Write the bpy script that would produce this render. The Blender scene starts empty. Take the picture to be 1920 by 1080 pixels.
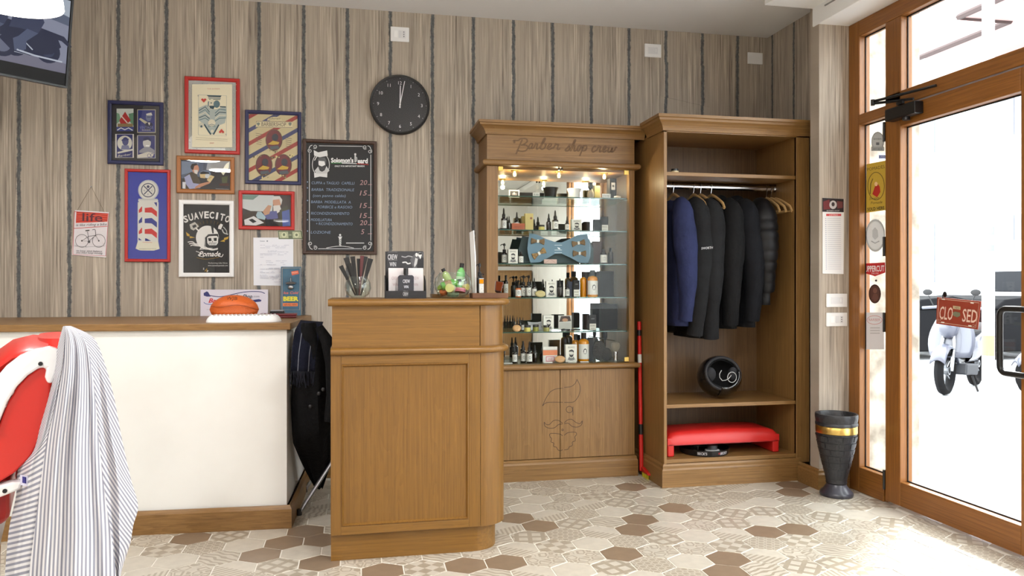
import bpy, math, random
from math import sin, cos, pi, radians
from mathutils import Vector
random.seed(7)
scn = bpy.context.scene
COL = scn.collection
# ------------------------------------------------------------------ camera
F, TH, HC, HY = 1430.0, radians(11.5), 1.12, 535.0
cam_d = bpy.data.cameras.new('camera'); cam = bpy.data.objects.new('camera', cam_d); COL.objects.link(cam)
cam.location = (0, 0, HC); cam.rotation_euler = (pi/2, 0, -TH)
cam_d.sensor_width = 36; cam_d.lens = F/1920*36; cam_d.shift_y = -(540-HY)/1920; cam_d.clip_start = .05; cam_d.clip_end = 200
scn.camera = cam
# ------------------------------------------------------------------ sky, light, exposure
w = bpy.data.worlds.new('overcast_sky'); scn.world = w; w.use_nodes = True
bg = w.node_tree.nodes['Background']; bg.inputs[0].default_value = (.93, .96, 1, 1); bg.inputs[1].default_value = 10.0
sun = bpy.data.lights.new('hazy_sun', 'SUN'); sun.energy = 22.0; sun.angle = radians(15); sun.color = (1, .98, .95)
so = bpy.data.objects.new('hazy_sun', sun); COL.objects.link(so); so.rotation_euler = Vector((.72, .56, .50)).to_track_quat('Z', 'Y').to_euler()
scn.view_settings.view_transform = 'Standard'; scn.view_settings.look = 'None'
scn.view_settings.gamma = 1; scn.view_settings.use_curve_mapping = False; scn.view_settings.exposure = 0.0
scn.cycles.use_denoising = True; scn.cycles.max_bounces = 10; scn.cycles.transparent_max_bounces = 24
scn.cycles.sample_clamp_indirect = 8; scn.cycles.caustics_reflective = False; scn.cycles.caustics_refractive = False
LAMP_W = 32.5

# ------------------------------------------------------------------ pixel -> point on a real plane
def ray(px, py):
    u = (px-960)/F; v = (HY-py)/F
    return (sin(TH)+u*cos(TH), cos(TH)-u*sin(TH), v)
def aty(px, py, y):
    d = ray(px, py); t = y/d[1]; return Vector((t*d[0], y, HC+t*d[2]))
def atx(px, py, x):
    d = ray(px, py); t = x/d[0]; return Vector((x, t*d[1], HC+t*d[2]))
def atz(px, py, z):
    d = ray(px, py); t = (z-HC)/d[2]; return Vector((t*d[0], t*d[1], z))
def proj(x, y, z):
    Z = x*sin(TH)+y*cos(TH); X = x*cos(TH)-y*sin(TH)
    return 960+F*X/Z, HY-F*(z-HC)/Z
def lin(c):
    return tuple(((v/255)/12.92 if v/255 <= .04045 else ((v/255+.055)/1.055)**2.4) for v in c[:3])

# ------------------------------------------------------------------ objects, things, parts
W = {}                                           # world position of every parent
def props(o, label=None, cat=None, group=None, kind=None):
    if label: o['label'] = label
    if cat: o['category'] = cat
    if group: o['group'] = group
    if kind: o['kind'] = kind
    return o
def thing(name, label, cat, loc=(0, 0, 0), group=None):
    o = bpy.data.objects.new(name, None); COL.objects.link(o); o.location = loc; o.empty_display_size = .05
    W[o] = Vector(loc); return props(o, label, cat, group)
def kids(o): return [c for c in bpy.data.objects if c.parent == o]
def dup(root, loc, rz=0, label=None, group=None, parent=None):
    ch = list(root.children)
    r = root.copy(); COL.objects.link(r)
    if parent is None:
        r.location = loc; r.rotation_euler = (0, 0, rz)
        if label: r['label'] = label
        if group: r['group'] = group
    else: r.parent = parent
    for c in ch: dup(c, None, parent=r)
    return r

class MB:
    def __init__(s): s.v = []; s.f = []; s.m = []; s.mi = 0
    def add(s, vs, fs):
        b = len(s.v); s.v += [tuple(v) for v in vs]; s.f += [tuple(i+b for i in f) for f in fs]; s.m += [s.mi]*len(fs); return s
    def box(s, x0, x1, y0, y1, z0, z1):
        if x0 > x1: x0, x1 = x1, x0
        if y0 > y1: y0, y1 = y1, y0
        if z0 > z1: z0, z1 = z1, z0
        return s.add([(x0,y0,z0),(x1,y0,z0),(x1,y1,z0),(x0,y1,z0),(x0,y0,z1),(x1,y0,z1),(x1,y1,z1),(x0,y1,z1)],
                     [(0,3,2,1),(4,5,6,7),(0,1,5,4),(1,2,6,5),(2,3,7,6),(3,0,4,7)])
    def lathe(s, prof, c=(0,0,0), n=20, axis='z', arc=None):
        vs = []; fs = []
        m = len(prof); full = arc is None
        steps = n if full else n+1
        for i in range(steps):
            a = 2*pi*i/n if full else arc[0]+(arc[1]-arc[0])*i/n
            for r, h in prof:
                p = (r*cos(a), r*sin(a), h)
                if axis == 'x': p = (h, r*cos(a), r*sin(a))
                elif axis == 'y': p = (r*cos(a), h, r*sin(a))
                vs.append((c[0]+p[0], c[1]+p[1], c[2]+p[2]))
        for i in range(n if full else n):
            j = (i+1) % steps
            for k in range(m-1): fs.append((i*m+k, j*m+k, j*m+k+1, i*m+k+1))
        return s.add(vs, fs)
    def tube(s, pts, r, n=8, cap=True):
        pts = [Vector(p) for p in pts]; m = len(pts)
        rs = r if isinstance(r, list) else [r]*m
        vs = []; fs = []; prev = None
        for i, p in enumerate(pts):
            t = (pts[min(i+1, m-1)]-pts[max(i-1, 0)]).normalized()
            if prev is None:
                a = Vector((0,0,1)) if abs(t.z) < .9 else Vector((1,0,0)); nn = t.cross(a).normalized()
            else: nn = (prev-t*prev.dot(t)).normalized()
            prev = nn; b = t.cross(nn)
            rr = rs[i]; ra, rb = rr if isinstance(rr, tuple) else (rr, rr)
            for k in range(n):
                a = 2*pi*k/n; vs.append(p+nn*cos(a)*ra+b*sin(a)*rb)
        for i in range(m-1):
            for k in range(n):
                l = (k+1) % n; fs.append((i*n+k, i*n+l, (i+1)*n+l, (i+1)*n+k))
        if cap: fs.append(tuple(range(n))[::-1]); fs.append(tuple((m-1)*n+k for k in range(n)))
        return s.add(vs, fs)
    def prism(s, poly, ax, d0, d1):
        """poly in the two other axes; ax 'x','y' or 'z'"""
        f = {'x': lambda a, b, d: (d, a, b), 'y': lambda a, b, d: (a, d, b), 'z': lambda a, b, d: (a, b, d)}[ax]
        n = len(poly); vs = [f(a, b, d0) for a, b in poly]+[f(a, b, d1) for a, b in poly]
        return s.add(vs, [tuple(range(n)), tuple(range(n, 2*n))[::-1]]+[(i, (i+1) % n, n+(i+1) % n, n+i) for i in range(n)])
    def sweep(s, path, prof, closed=False, caps=True):
        """path: plan points (x,y), profile (out,z); out is to the right of travel; mitred"""
        n = len(path); vs = []; fs = []; m = len(prof)
        for i in range(n):
            a = path[i-1] if (i or closed) else None; b = path[(i+1) % n] if (i < n-1 or closed) else None; p = path[i]
            ds = []
            if a is not None: ds.append(Vector((p[0]-a[0], p[1]-a[1])).normalized())
            if b is not None: ds.append(Vector((b[0]-p[0], b[1]-p[1])).normalized())
            ns = [Vector((d.y, -d.x)) for d in ds]
            q = (ns[0]+ns[-1]).normalized(); q = q/max(.2, q.dot(ns[0]))
            for o_, z in prof: vs.append((p[0]+q.x*o_, p[1]+q.y*o_, z))
        for i in range(n if closed else n-1):
            j = (i+1) % n
            for k in range(m): l = (k+1) % m; fs.append((i*m+k, j*m+k, j*m+l, i*m+l))
        if not closed and caps: fs.append(tuple(range(m))); fs.append(tuple((n-1)*m+k for k in range(m))[::-1])
        return s.add(vs, fs)
    def grid(s, fn, nu, nv, wrap=False):
        vs = [fn(i/nu, j/nv) for j in range(nv+1) for i in range(nu if wrap else nu+1)]
        k = nu if wrap else nu+1
        return s.add(vs, [(j*k+i, j*k+(i+1) % k, (j+1)*k+(i+1) % k, (j+1)*k+i) for j in range(nv) for i in range(nu)])
    def ball(s, c, r, n=12, m=8):
        rx, ry, rz = r if isinstance(r, (list, tuple)) else (r, r, r)
        return s.grid(lambda u, v: (c[0]+rx*sin(pi*v)*cos(2*pi*u), c[1]+ry*sin(pi*v)*sin(2*pi*u), c[2]-rz*cos(pi*v)), n, m, True)
    def build(s, name, mats, parent=None, smooth=False, bevel=0, seg=2, solid=0, sub=0, label=None, cat=None, group=None, kind=None, loc=None, auto=None, recalc=True):
        base = W[parent] if parent is not None else Vector(loc if loc is not None else (0, 0, 0))
        me = bpy.data.meshes.new(name)
        me.from_pydata([(v[0]-base.x, v[1]-base.y, v[2]-base.z) for v in s.v], [], s.f)
        if recalc:
            import bmesh
            bm = bmesh.new(); bm.from_mesh(me); bmesh.ops.recalc_face_normals(bm, faces=bm.faces[:]); bm.to_mesh(me); bm.free()
        if not isinstance(mats, (list, tuple)): mats = [mats]
        for m in mats: me.materials.append(m)
        if len(mats) > 1: me.polygons.foreach_set('material_index', s.m)
        if smooth: me.polygons.foreach_set('use_smooth', [True]*len(me.polygons))
        o = bpy.data.objects.new(name, me); COL.objects.link(o)
        if parent is not None: o.parent = parent
        else: o.location = base
        W[o] = base
        if bevel:
            b = o.modifiers.new('bevel', 'BEVEL'); b.width = bevel; b.segments = seg; b.limit_method = 'ANGLE'; b.angle_limit = radians(40)
        if solid:
            b = o.modifiers.new('solid', 'SOLIDIFY'); b.thickness = solid; b.offset = 0
        if sub:
            b = o.modifiers.new('sub', 'SUBSURF'); b.levels = sub; b.render_levels = sub
        if smooth:
            try: me.set_sharp_from_angle(angle=radians(auto if auto else 45))
            except Exception: pass
        return props(o, label, cat, group, kind)

# ------------------------------------------------------------------ materials
MC = {}
def pm(name, col, rough=.5, metal=0, emis=None, es=1, spec=.5, coat=0, bump=None, alpha=1, noise=None):
    if name in MC: return MC[name]
    m = bpy.data.materials.new(name); m.use_nodes = True; nt = m.node_tree; b = nt.nodes['Principled BSDF']
    b.inputs['Base Color'].default_value = (*lin(col), 1); b.inputs['Roughness'].default_value = rough; b.inputs['Metallic'].default_value = metal
    b.inputs['Specular IOR Level'].default_value = spec; b.inputs['Coat Weight'].default_value = coat
    if emis: b.inputs['Emission Color'].default_value = (*lin(emis), 1); b.inputs['Emission Strength'].default_value = es
    if noise:                                     # (second colour, scale)
        tc = nt.nodes.new('ShaderNodeTexCoord'); n = nt.nodes.new('ShaderNodeTexNoise'); n.inputs['Scale'].default_value = noise[1]; n.inputs['Detail'].default_value = 4
        r = nt.nodes.new('ShaderNodeValToRGB'); r.color_ramp.elements[0].position = .35; r.color_ramp.elements[1].position = .68
        r.color_ramp.elements[0].color = (*lin(noise[0]), 1); r.color_ramp.elements[1].color = (*lin(col), 1)
        nt.links.new(tc.outputs['Object'], n.inputs['Vector']); nt.links.new(n.outputs['Fac'], r.inputs[0]); nt.links.new(r.outputs[0], b.inputs['Base Color'])
    if bump:                                      # (scale, strength)
        tc = nt.nodes.new('ShaderNodeTexCoord'); n = nt.nodes.new('ShaderNodeTexNoise'); n.inputs['Scale'].default_value = bump[0]
        bp = nt.nodes.new('ShaderNodeBump'); bp.inputs['Strength'].default_value = bump[1]; bp.inputs['Distance'].default_value = .01
        nt.links.new(tc.outputs['Object'], n.inputs['Vector']); nt.links.new(n.outputs['Fac'], bp.inputs['Height']); nt.links.new(bp.outputs[0], b.inputs['Normal'])
    MC[name] = m; return m

def wood(name, axis, dark, light, rough=.38, sc=1.0):
    if name in MC: return MC[name]
    m = bpy.data.materials.new(name); m.use_nodes = True; nt = m.node_tree; N = nt.nodes; L = nt.links; b = N['Principled BSDF']
    tc = N.new('ShaderNodeTexCoord'); mp = N.new('ShaderNodeMapping')
    s = [16*sc]*3; s['xyz'.index(axis)] = .9*sc; mp.inputs['Scale'].default_value = s
    L.new(tc.outputs['Object'], mp.inputs[0])
    n1 = N.new('ShaderNodeTexNoise'); n1.inputs['Scale'].default_value = 1; n1.inputs['Detail'].default_value = 3; n1.inputs['Distortion'].default_value = 1.2
    mp2 = N.new('ShaderNodeMapping'); s2 = [150*sc]*3; s2['xyz'.index(axis)] = 2.2*sc; mp2.inputs['Scale'].default_value = s2
    L.new(tc.outputs['Object'], mp2.inputs[0])
    n2 = N.new('ShaderNodeTexNoise'); n2.inputs['Scale'].default_value = 1; n2.inputs['Detail'].default_value = 5; n2.inputs['Roughness'].default_value = .7
    L.new(mp.outputs[0], n1.inputs['Vector']); L.new(mp2.outputs[0], n2.inputs['Vector'])
    # ring-like contours of the slow noise make the cathedral figure
    mu = N.new('ShaderNodeMath'); mu.operation = 'MULTIPLY'; mu.inputs[1].default_value = 9
    fr = N.new('ShaderNodeMath'); fr.operation = 'FRACT'
    L.new(n1.outputs['Fac'], mu.inputs[0]); L.new(mu.outputs[0], fr.inputs[0])
    m1 = N.new('ShaderNodeMath'); m1.operation = 'MULTIPLY'; m1.inputs[1].default_value = .09; L.new(fr.outputs[0], m1.inputs[0])
    m2 = N.new('ShaderNodeMath'); m2.operation = 'MULTIPLY_ADD'; m2.inputs[1].default_value = .78; L.new(n2.outputs['Fac'], m2.inputs[0]); L.new(m1.outputs[0], m2.inputs[2])
    r = N.new('ShaderNodeValToRGB'); e = r.color_ramp.elements; e[0].position = .26; e[0].color = (*lin(dark), 1); e[1].position = .66; e[1].color = (*lin(light), 1)
    L.new(m2.outputs[0], r.inputs[0]); L.new(r.outputs[0], b.inputs['Base Color'])
    bp = N.new('ShaderNodeBump'); bp.inputs['Strength'].default_value = .06; bp.inputs['Distance'].default_value = .002
    L.new(n2.outputs['Fac'], bp.inputs['Height']); L.new(bp.outputs[0], b.inputs['Normal'])
    b.inputs['Roughness'].default_value = rough; MC[name] = m; return m
OD, OL = (112, 80, 42), (156, 118, 70)
oakX = wood('oak_grain_x', 'x', OD, OL); oakY = wood('oak_grain_y', 'y', OD, OL); oakZ = wood('oak_grain_z', 'z', OD, OL)
cX = wood('counter_oak_x', 'x', (108, 74, 28), (142, 101, 42)); cZ = wood('counter_oak_z', 'z', (106, 72, 26), (137, 97, 40), .38, 1.2)
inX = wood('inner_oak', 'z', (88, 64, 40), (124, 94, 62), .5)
dX = wood('door_wood_x', 'y', (112, 68, 25), (158, 102, 44), .42); dZ = wood('door_wood_z', 'z', (112, 68, 25), (158, 102, 44), .42)

def wallpaper(name, comp, off):
    m = bpy.data.materials.new(name); m.use_nodes = True; nt = m.node_tree; N = nt.nodes; L = nt.links; b = N['Principled BSDF']
    tc = N.new('ShaderNodeTexCoord'); sp = N.new('ShaderNodeSeparateXYZ'); L.new(tc.outputs['Object'], sp.inputs[0])
    def math_(op, a, c=None, d=None):
        n = N.new('ShaderNodeMath'); n.operation = op
        for i, v in enumerate((a, c, d)):
            if v is None: continue
            if isinstance(v, (int, float)): n.inputs[i].default_value = v
            else: L.new(v, n.inputs[i])
        return n.outputs[0]
    u = sp.outputs[comp]; z = sp.outputs[2]
    def noise(su, sz, det=3, ro=.55, dist=0, seed=0):
        cb = N.new('ShaderNodeCombineXYZ'); L.new(math_('MULTIPLY', u, su), cb.inputs[0]); L.new(math_('MULTIPLY', z, sz), cb.inputs[1]); cb.inputs[2].default_value = seed
        n = N.new('ShaderNodeTexNoise'); n.inputs['Scale'].default_value = 1; n.inputs['Detail'].default_value = det; n.inputs['Roughness'].default_value = ro; n.inputs['Distortion'].default_value = dist
        L.new(cb.outputs[0], n.inputs['Vector']); return n.outputs['Fac']
    uj = math_('ADD', u, math_('MULTIPLY', math_('SUBTRACT', noise(3, 9, 4, .7), .5), .017))
    fr = math_('FRACT', math_('ADD', math_('DIVIDE', math_('SUBTRACT', uj, off), .2483), .5))      # .5 = stripe centre
    dist = math_('ABSOLUTE', math_('SUBTRACT', fr, .5))
    wid = math_('ADD', -.004, math_('MULTIPLY', noise(14, 34, 6, .8, 0, 3), .088))
    sm = N.new('ShaderNodeMapRange'); sm.interpolation_type = 'SMOOTHSTEP'; L.new(dist, sm.inputs['Value']); L.new(math_('SUBTRACT', wid, .016), sm.inputs['From Min']); L.new(math_('ADD', wid, .016), sm.inputs['From Max'])
    sm.inputs['To Min'].default_value = 1; sm.inputs['To Max'].default_value = 0
    # streaks, calmer just right of the stripe
    st = math_('MULTIPLY_ADD', noise(105, 2.2, 5, .62, .35, 1), .75, math_('MULTIPLY', noise(22, .9, 3, .5, .2, 5), .25))
    g = math_('FRACT', math_('SUBTRACT', fr, .5))
    mr = N.new('ShaderNodeMapRange'); L.new(g, mr.inputs['Value']); mr.inputs['From Min'].default_value = .15; mr.inputs['From Max'].default_value = .5; mr.inputs['To Min'].default_value = .45; mr.inputs['To Max'].default_value = 1.25
    st2 = math_('MULTIPLY_ADD', math_('SUBTRACT', st, .5), mr.outputs[0], .5)
    r = N.new('ShaderNodeValToRGB'); e = r.color_ramp.elements
    e[0].position = .30; e[0].color = (*lin((116, 105, 97)), 1); e[1].position = .70; e[1].color = (*lin((216, 206, 190)), 1)
    for p, c in ((.42, (156, 145, 132)), (.5, (172, 160, 146)), (.58, (186, 174, 159))): q = e.new(p); q.color = (*lin(c), 1)
    L.new(st2, r.inputs[0])
    r2 = N.new('ShaderNodeValToRGB'); r2.color_ramp.elements[0].position = .3; r2.color_ramp.elements[0].color = (*lin((62, 62, 68)), 1); r2.color_ramp.elements[1].position = .7; r2.color_ramp.elements[1].color = (*lin((118, 120, 118)), 1)
    L.new(noise(120, 30, 4, .7, 0, 9), r2.inputs[0])
    mx = N.new('ShaderNodeMix'); mx.data_type = 'RGBA'; L.new(sm.outputs[0], mx.inputs[0]); L.new(r.outputs[0], mx.inputs[6]); L.new(r2.outputs[0], mx.inputs[7])
    L.new(mx.outputs[2], b.inputs['Base Color']); b.inputs['Roughness'].default_value = .62; b.inputs['Specular IOR Level'].default_value = .3
    bp = N.new('ShaderNodeBump'); bp.inputs['Strength'].default_value = .25; bp.inputs['Distance'].default_value = .002; L.new(st, bp.inputs['Height']); L.new(bp.outputs[0], b.inputs['Normal'])
    return m
wpX = wallpaper('wallpaper_back', 0, .195); wpY = wallpaper('wallpaper_side', 1, 4.515); wpP = wallpaper('wallpaper_pier', 0, 2.45)

def thin_glass(name, tint=(1, 1, 1), rough=0.0, amount=1.0):
    if name in MC: return MC[name]
    m = bpy.data.materials.new(name); m.use_nodes = True; nt = m.node_tree; N = nt.nodes; L = nt.links
    N.remove(N['Principled BSDF']); out = N['Material Output']
    t = N.new('ShaderNodeBsdfTransparent'); t.inputs[0].default_value = (*tint, 1)
    g = N.new('ShaderNodeBsdfGlossy'); g.inputs['Roughness'].default_value = rough
    lw = N.new('ShaderNodeLayerWeight'); lw.inputs[0].default_value = .5      # facing-only, the same from both sides of the sheet
    pw = N.new('ShaderNodeMath'); pw.operation = 'POWER'; pw.inputs[1].default_value = 5; L.new(lw.outputs['Facing'], pw.inputs[0])
    mm = N.new('ShaderNodeMath'); mm.operation = 'MULTIPLY_ADD'; mm.inputs[1].default_value = .9*amount; mm.inputs[2].default_value = .04*amount; L.new(pw.outputs[0], mm.inputs[0])
    mx = N.new('ShaderNodeMixShader'); L.new(mm.outputs[0], mx.inputs[0]); L.new(t.outputs[0], mx.inputs[1]); L.new(g.outputs[0], mx.inputs[2]); L.new(mx.outputs[0], out.inputs[0])
    MC[name] = m; return m
paneg = thin_glass('pane_glass', (.97, .99, .98), 0, .5); cabg = thin_glass('cabinet_glass', (.98, .99, .985), 0, .18); shelfg = thin_glass('shelf_glass', (.88, .96, .93), 0, .6); bowlg = thin_glass('bowl_glass', (.95, .98, .97), 0, 1.3)
shelfedge = pm('shelf_edge_green', (52, 84, 76), .15)
amberg = pm('amber_liquid', (206, 132, 14), .08, coat=.6); greeng = pm('green_plastic', (118, 190, 112), .12, coat=.5)
white = pm('white_wall_paint', (240, 240, 238), .55, noise=((234, 233, 230), 3)); deskw = pm('white_desk_paint', (236, 236, 233), .5, noise=((226, 225, 221), 2.2))
ceilm = pm('ceiling_paint', (228, 227, 228), .8); beamm = pm('beam_white', (242, 242, 242), .6)
black = pm('black_plastic', (18, 18, 20), .35); blackm = pm('black_matt', (24, 24, 26), .7); chrome = pm('chrome', (215, 215, 218), .15, 1); steel = pm('brushed_steel', (170, 172, 176), .35, 1)
whitep = pm('white_plastic', (236, 236, 236), .35); paper = pm('white_paper', (238, 238, 238), .7); mirror = pm('mirror_silver', (226, 230, 230), .0, 1)
redp = pm('red_vinyl', (200, 36, 32), .4); redf = pm('red_frame_paint', (186, 40, 34), .4); navyf = pm('navy_frame_paint', (38, 42, 84), .4); brownf = pm('tan_frame_wood', (166, 104, 50), .45)
walnut = wood('walnut', 'z', (52, 34, 26), (82, 56, 44)); brass = pm('brass', (206, 172, 96), .3, 1)

# ------------------------------------------------------------------ flat print
artm = bpy.data.materials.new('flat_print'); artm.use_nodes = True
_b = artm.node_tree.nodes['Principled BSDF']; _a = artm.node_tree.nodes.new('ShaderNodeAttribute'); _a.attribute_name = 'ink'
artm.node_tree.links.new(_a.outputs['Color'], _b.inputs['Base Color']); _b.inputs['Roughness'].default_value = .6
class Art:
    """flat shapes in (u,v) coordinates, P(u,v,off) gives the point; every shape one hair above the last"""
    def __init__(s, P, step=.00012): s.P = P; s.v = []; s.f = []; s.c = []; s.k = 0; s.step = step
    def face(s, pts, col):
        b = len(s.v); s.k += 1
        s.v += [tuple(s.P(u, v, s.k*s.step)) for u, v in pts]; s.f.append(tuple(range(b, b+len(pts)))); s.c.append(lin(col)); return s
    poly = face
    def rect(s, u0, v0, u1, v1, col): return s.face([(u0, v0), (u1, v0), (u1, v1), (u0, v1)], col)
    def circ(s, u, v, r, col, rv=None, n=20, a0=0, a1=2*pi):
        rv = rv or r; full = a1-a0 > 6.28
        return s.face([(u+r*cos(a0+(a1-a0)*i/(n if full else n-1)), v+rv*sin(a0+(a1-a0)*i/(n if full else n-1))) for i in range(n)], col)
    def line(s, pts, wd, col, closed=False):
        pts = [Vector(p) for p in pts]
        if closed: pts.append(pts[0])
        L_, R_ = [], []
        for i, p in enumerate(pts):
            d = (pts[min(i+1, len(pts)-1)]-pts[max(i-1, 0)])
            if d.length < 1e-9: d = Vector((1, 0))
            d.normalize(); n = Vector((-d.y, d.x))*wd/2; L_.append(p+n); R_.append(p-n)
        s.k += 1
        for i in range(len(pts)-1):
            b = len(s.v); s.v += [tuple(s.P(q.x, q.y, s.k*s.step)) for q in (L_[i], L_[i+1], R_[i+1], R_[i])]; s.f.append((b, b+1, b+2, b+3)); s.c.append(lin(col))
        return s
    def ring(s, u, v, r, wd, col, n=24, rv=None, a0=0, a1=2*pi):
        rv = rv or r
        return s.line([(u+r*cos(a0+(a1-a0)*i/n), v+rv*sin(a0+(a1-a0)*i/n)) for i in range(n+1)], wd, col)
    def text(s, txt, u, v, size, col, wide=1, shear=0, bold=0, align='CENTER', rot=0, down=True, arc=None):
        """u,v = baseline anchor; v grows downward when down; width limited by wide = target width"""
        c = bpy.data.curves.new('t', 'FONT'); c.body = txt; c.size = 1; c.shear = shear; c.offset = bold; c.resolution_u = 2
        o = bpy.data.objects.new('t', c); COL.objects.link(o); dg = bpy.context.evaluated_depsgraph_get(); dg.update()
        me = o.evaluated_get(dg).to_mesh(); vs = [v_.co.copy() for v_ in me.vertices]; fs = [tuple(p.vertices) for p in me.polygons]
        o.evaluated_get(dg).to_mesh_clear(); bpy.data.objects.remove(o); bpy.data.curves.remove(c)
        if not vs: return s
        x0 = min(q.x for q in vs); x1 = max(q.x for q in vs); y1 = max(q.y for q in vs)
        sy = size/max(y1, .01) ; sx = (wide/(x1-x0)) if wide > 1.001 or wide < .999 else sy
        ax = {'CENTER': (x0+x1)/2, 'LEFT': x0, 'RIGHT': x1}[align]
        b = len(s.v); s.k += 1; ca, sa = cos(rot), sin(rot)
        for q in vs:
            x = (q.x-ax)*sx; y = q.y*sy
            if arc: y += arc*(1-(2*x/((x1-x0)*sx))**2)
            x, y = x*ca-y*sa, x*sa+y*ca
            s.v.append(tuple(s.P(u+x, v-y if down else v+y, s.k*s.step)))
        s.f += [tuple(i+b for i in f) for f in fs]; s.c += [lin(col)]*len(fs); return s
    def build(s, name, parent=None, mat=None, **k):
        m = MB(); m.v = s.v; m.f = s.f; m.m = [0]*len(s.f)
        o = m.build(name, mat or artm, parent, recalc=False, **k); me = o.data
        at = me.color_attributes.new('ink', 'FLOAT_COLOR', 'CORNER'); buf = []
        for p, c in zip(me.polygons, s.c): buf += [*c, 1.0]*p.loop_total
        at.data.foreach_set('color', buf); return o
def wallP(y):                                     # pixel (u,v) -> point on the plane y
    return lambda u, v, off: aty(u, v, y) + Vector((0, -off, 0))
def locP(o, ux=(1, 0, 0), vz=(0, 0, 1), n=(0, -1, 0)):   # local metres on a plane through o
    o, ux, vz, n = Vector(o), Vector(ux), Vector(vz), Vector(n)
    return lambda u, v, off: o+ux*u+vz*v+n*off
# ================================================================== THE SETTING
CZ, DB = 2.745, 4.575
def S(o, **k): return props(o, kind='structure', **k)
def shellbox(name, mat, *b, parent=None, **k):
    m = MB(); m.box(*b); return S(m.build(name, mat, parent, **k))
wall_back = shellbox('wall_back', wpX, -3.3, 2.80, DB, 4.75, -.02, 2.9)
shellbox('wall_left', white, -3.45, -3.3, -2.75, 4.75, -.02, 2.9)
wf = shellbox('wall_front', white, -3.45, 2.80, -2.9, -2.75, -.02, 2.9)
m = MB(); m.box(-2.2, -1.0, -2.75, -2.70, .9, 2.1); S(m.build('trim_3', mirror))
m = MB(); m.box(2.643, 2.80, 3.85, DB, -.02, 2.9); S(m.build('wall_right', wpY))
pier = MB(); pier.box(2.487, 2.80, 3.767, 3.85, -.02, 2.9); S(pier.build('wall_pier', wpP))
shellbox('ceiling', ceilm, -3.45, 2.80, -2.9, 4.75, CZ, 2.92)
shellbox('trim_1', beamm, 2.48, 2.80, -2.75, 3.82, 2.555, 2.9, bevel=.003)
m = MB(); m.box(2.19, 2.49, -2.75, 3.82, 2.655, 2.76); S(m.build('trim_2', beamm, bevel=.004))
m = MB(); m.box(2.474, 2.482, -2.7, 3.70, 2.628, 2.634); S(m.build('trim_4', pm('groove_grey', (150, 150, 150), .7)))
m = MB(); m.prism([(1.875, 2.33), (2.235, 2.27), (2.235, 2.535), (1.875, 2.545)], 'y', DB-.0025, DB+.01)
o = m.build('access_panel', wallpaper('wallpaper_hatch', 0, .199), wall_back); S(o)
# baseboards and the pier's wooden base
plp = [(0, 0), (.016, 0), (.016, .082), (.011, .092), (.011, .104), (.006, .112), (0, .112)]
m = MB(); m.sweep([(2.487, 3.95), (2.487, 3.767), (2.665, 3.767)][::-1], [(-a, b) for a, b in plp][::-1]); S(m.build('baseboard_pier', oakX))
m = MB(); m.sweep([(2.56, DB), (-3.3, DB)][::-1], plp); S(m.build('baseboard_back', oakX))

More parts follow.
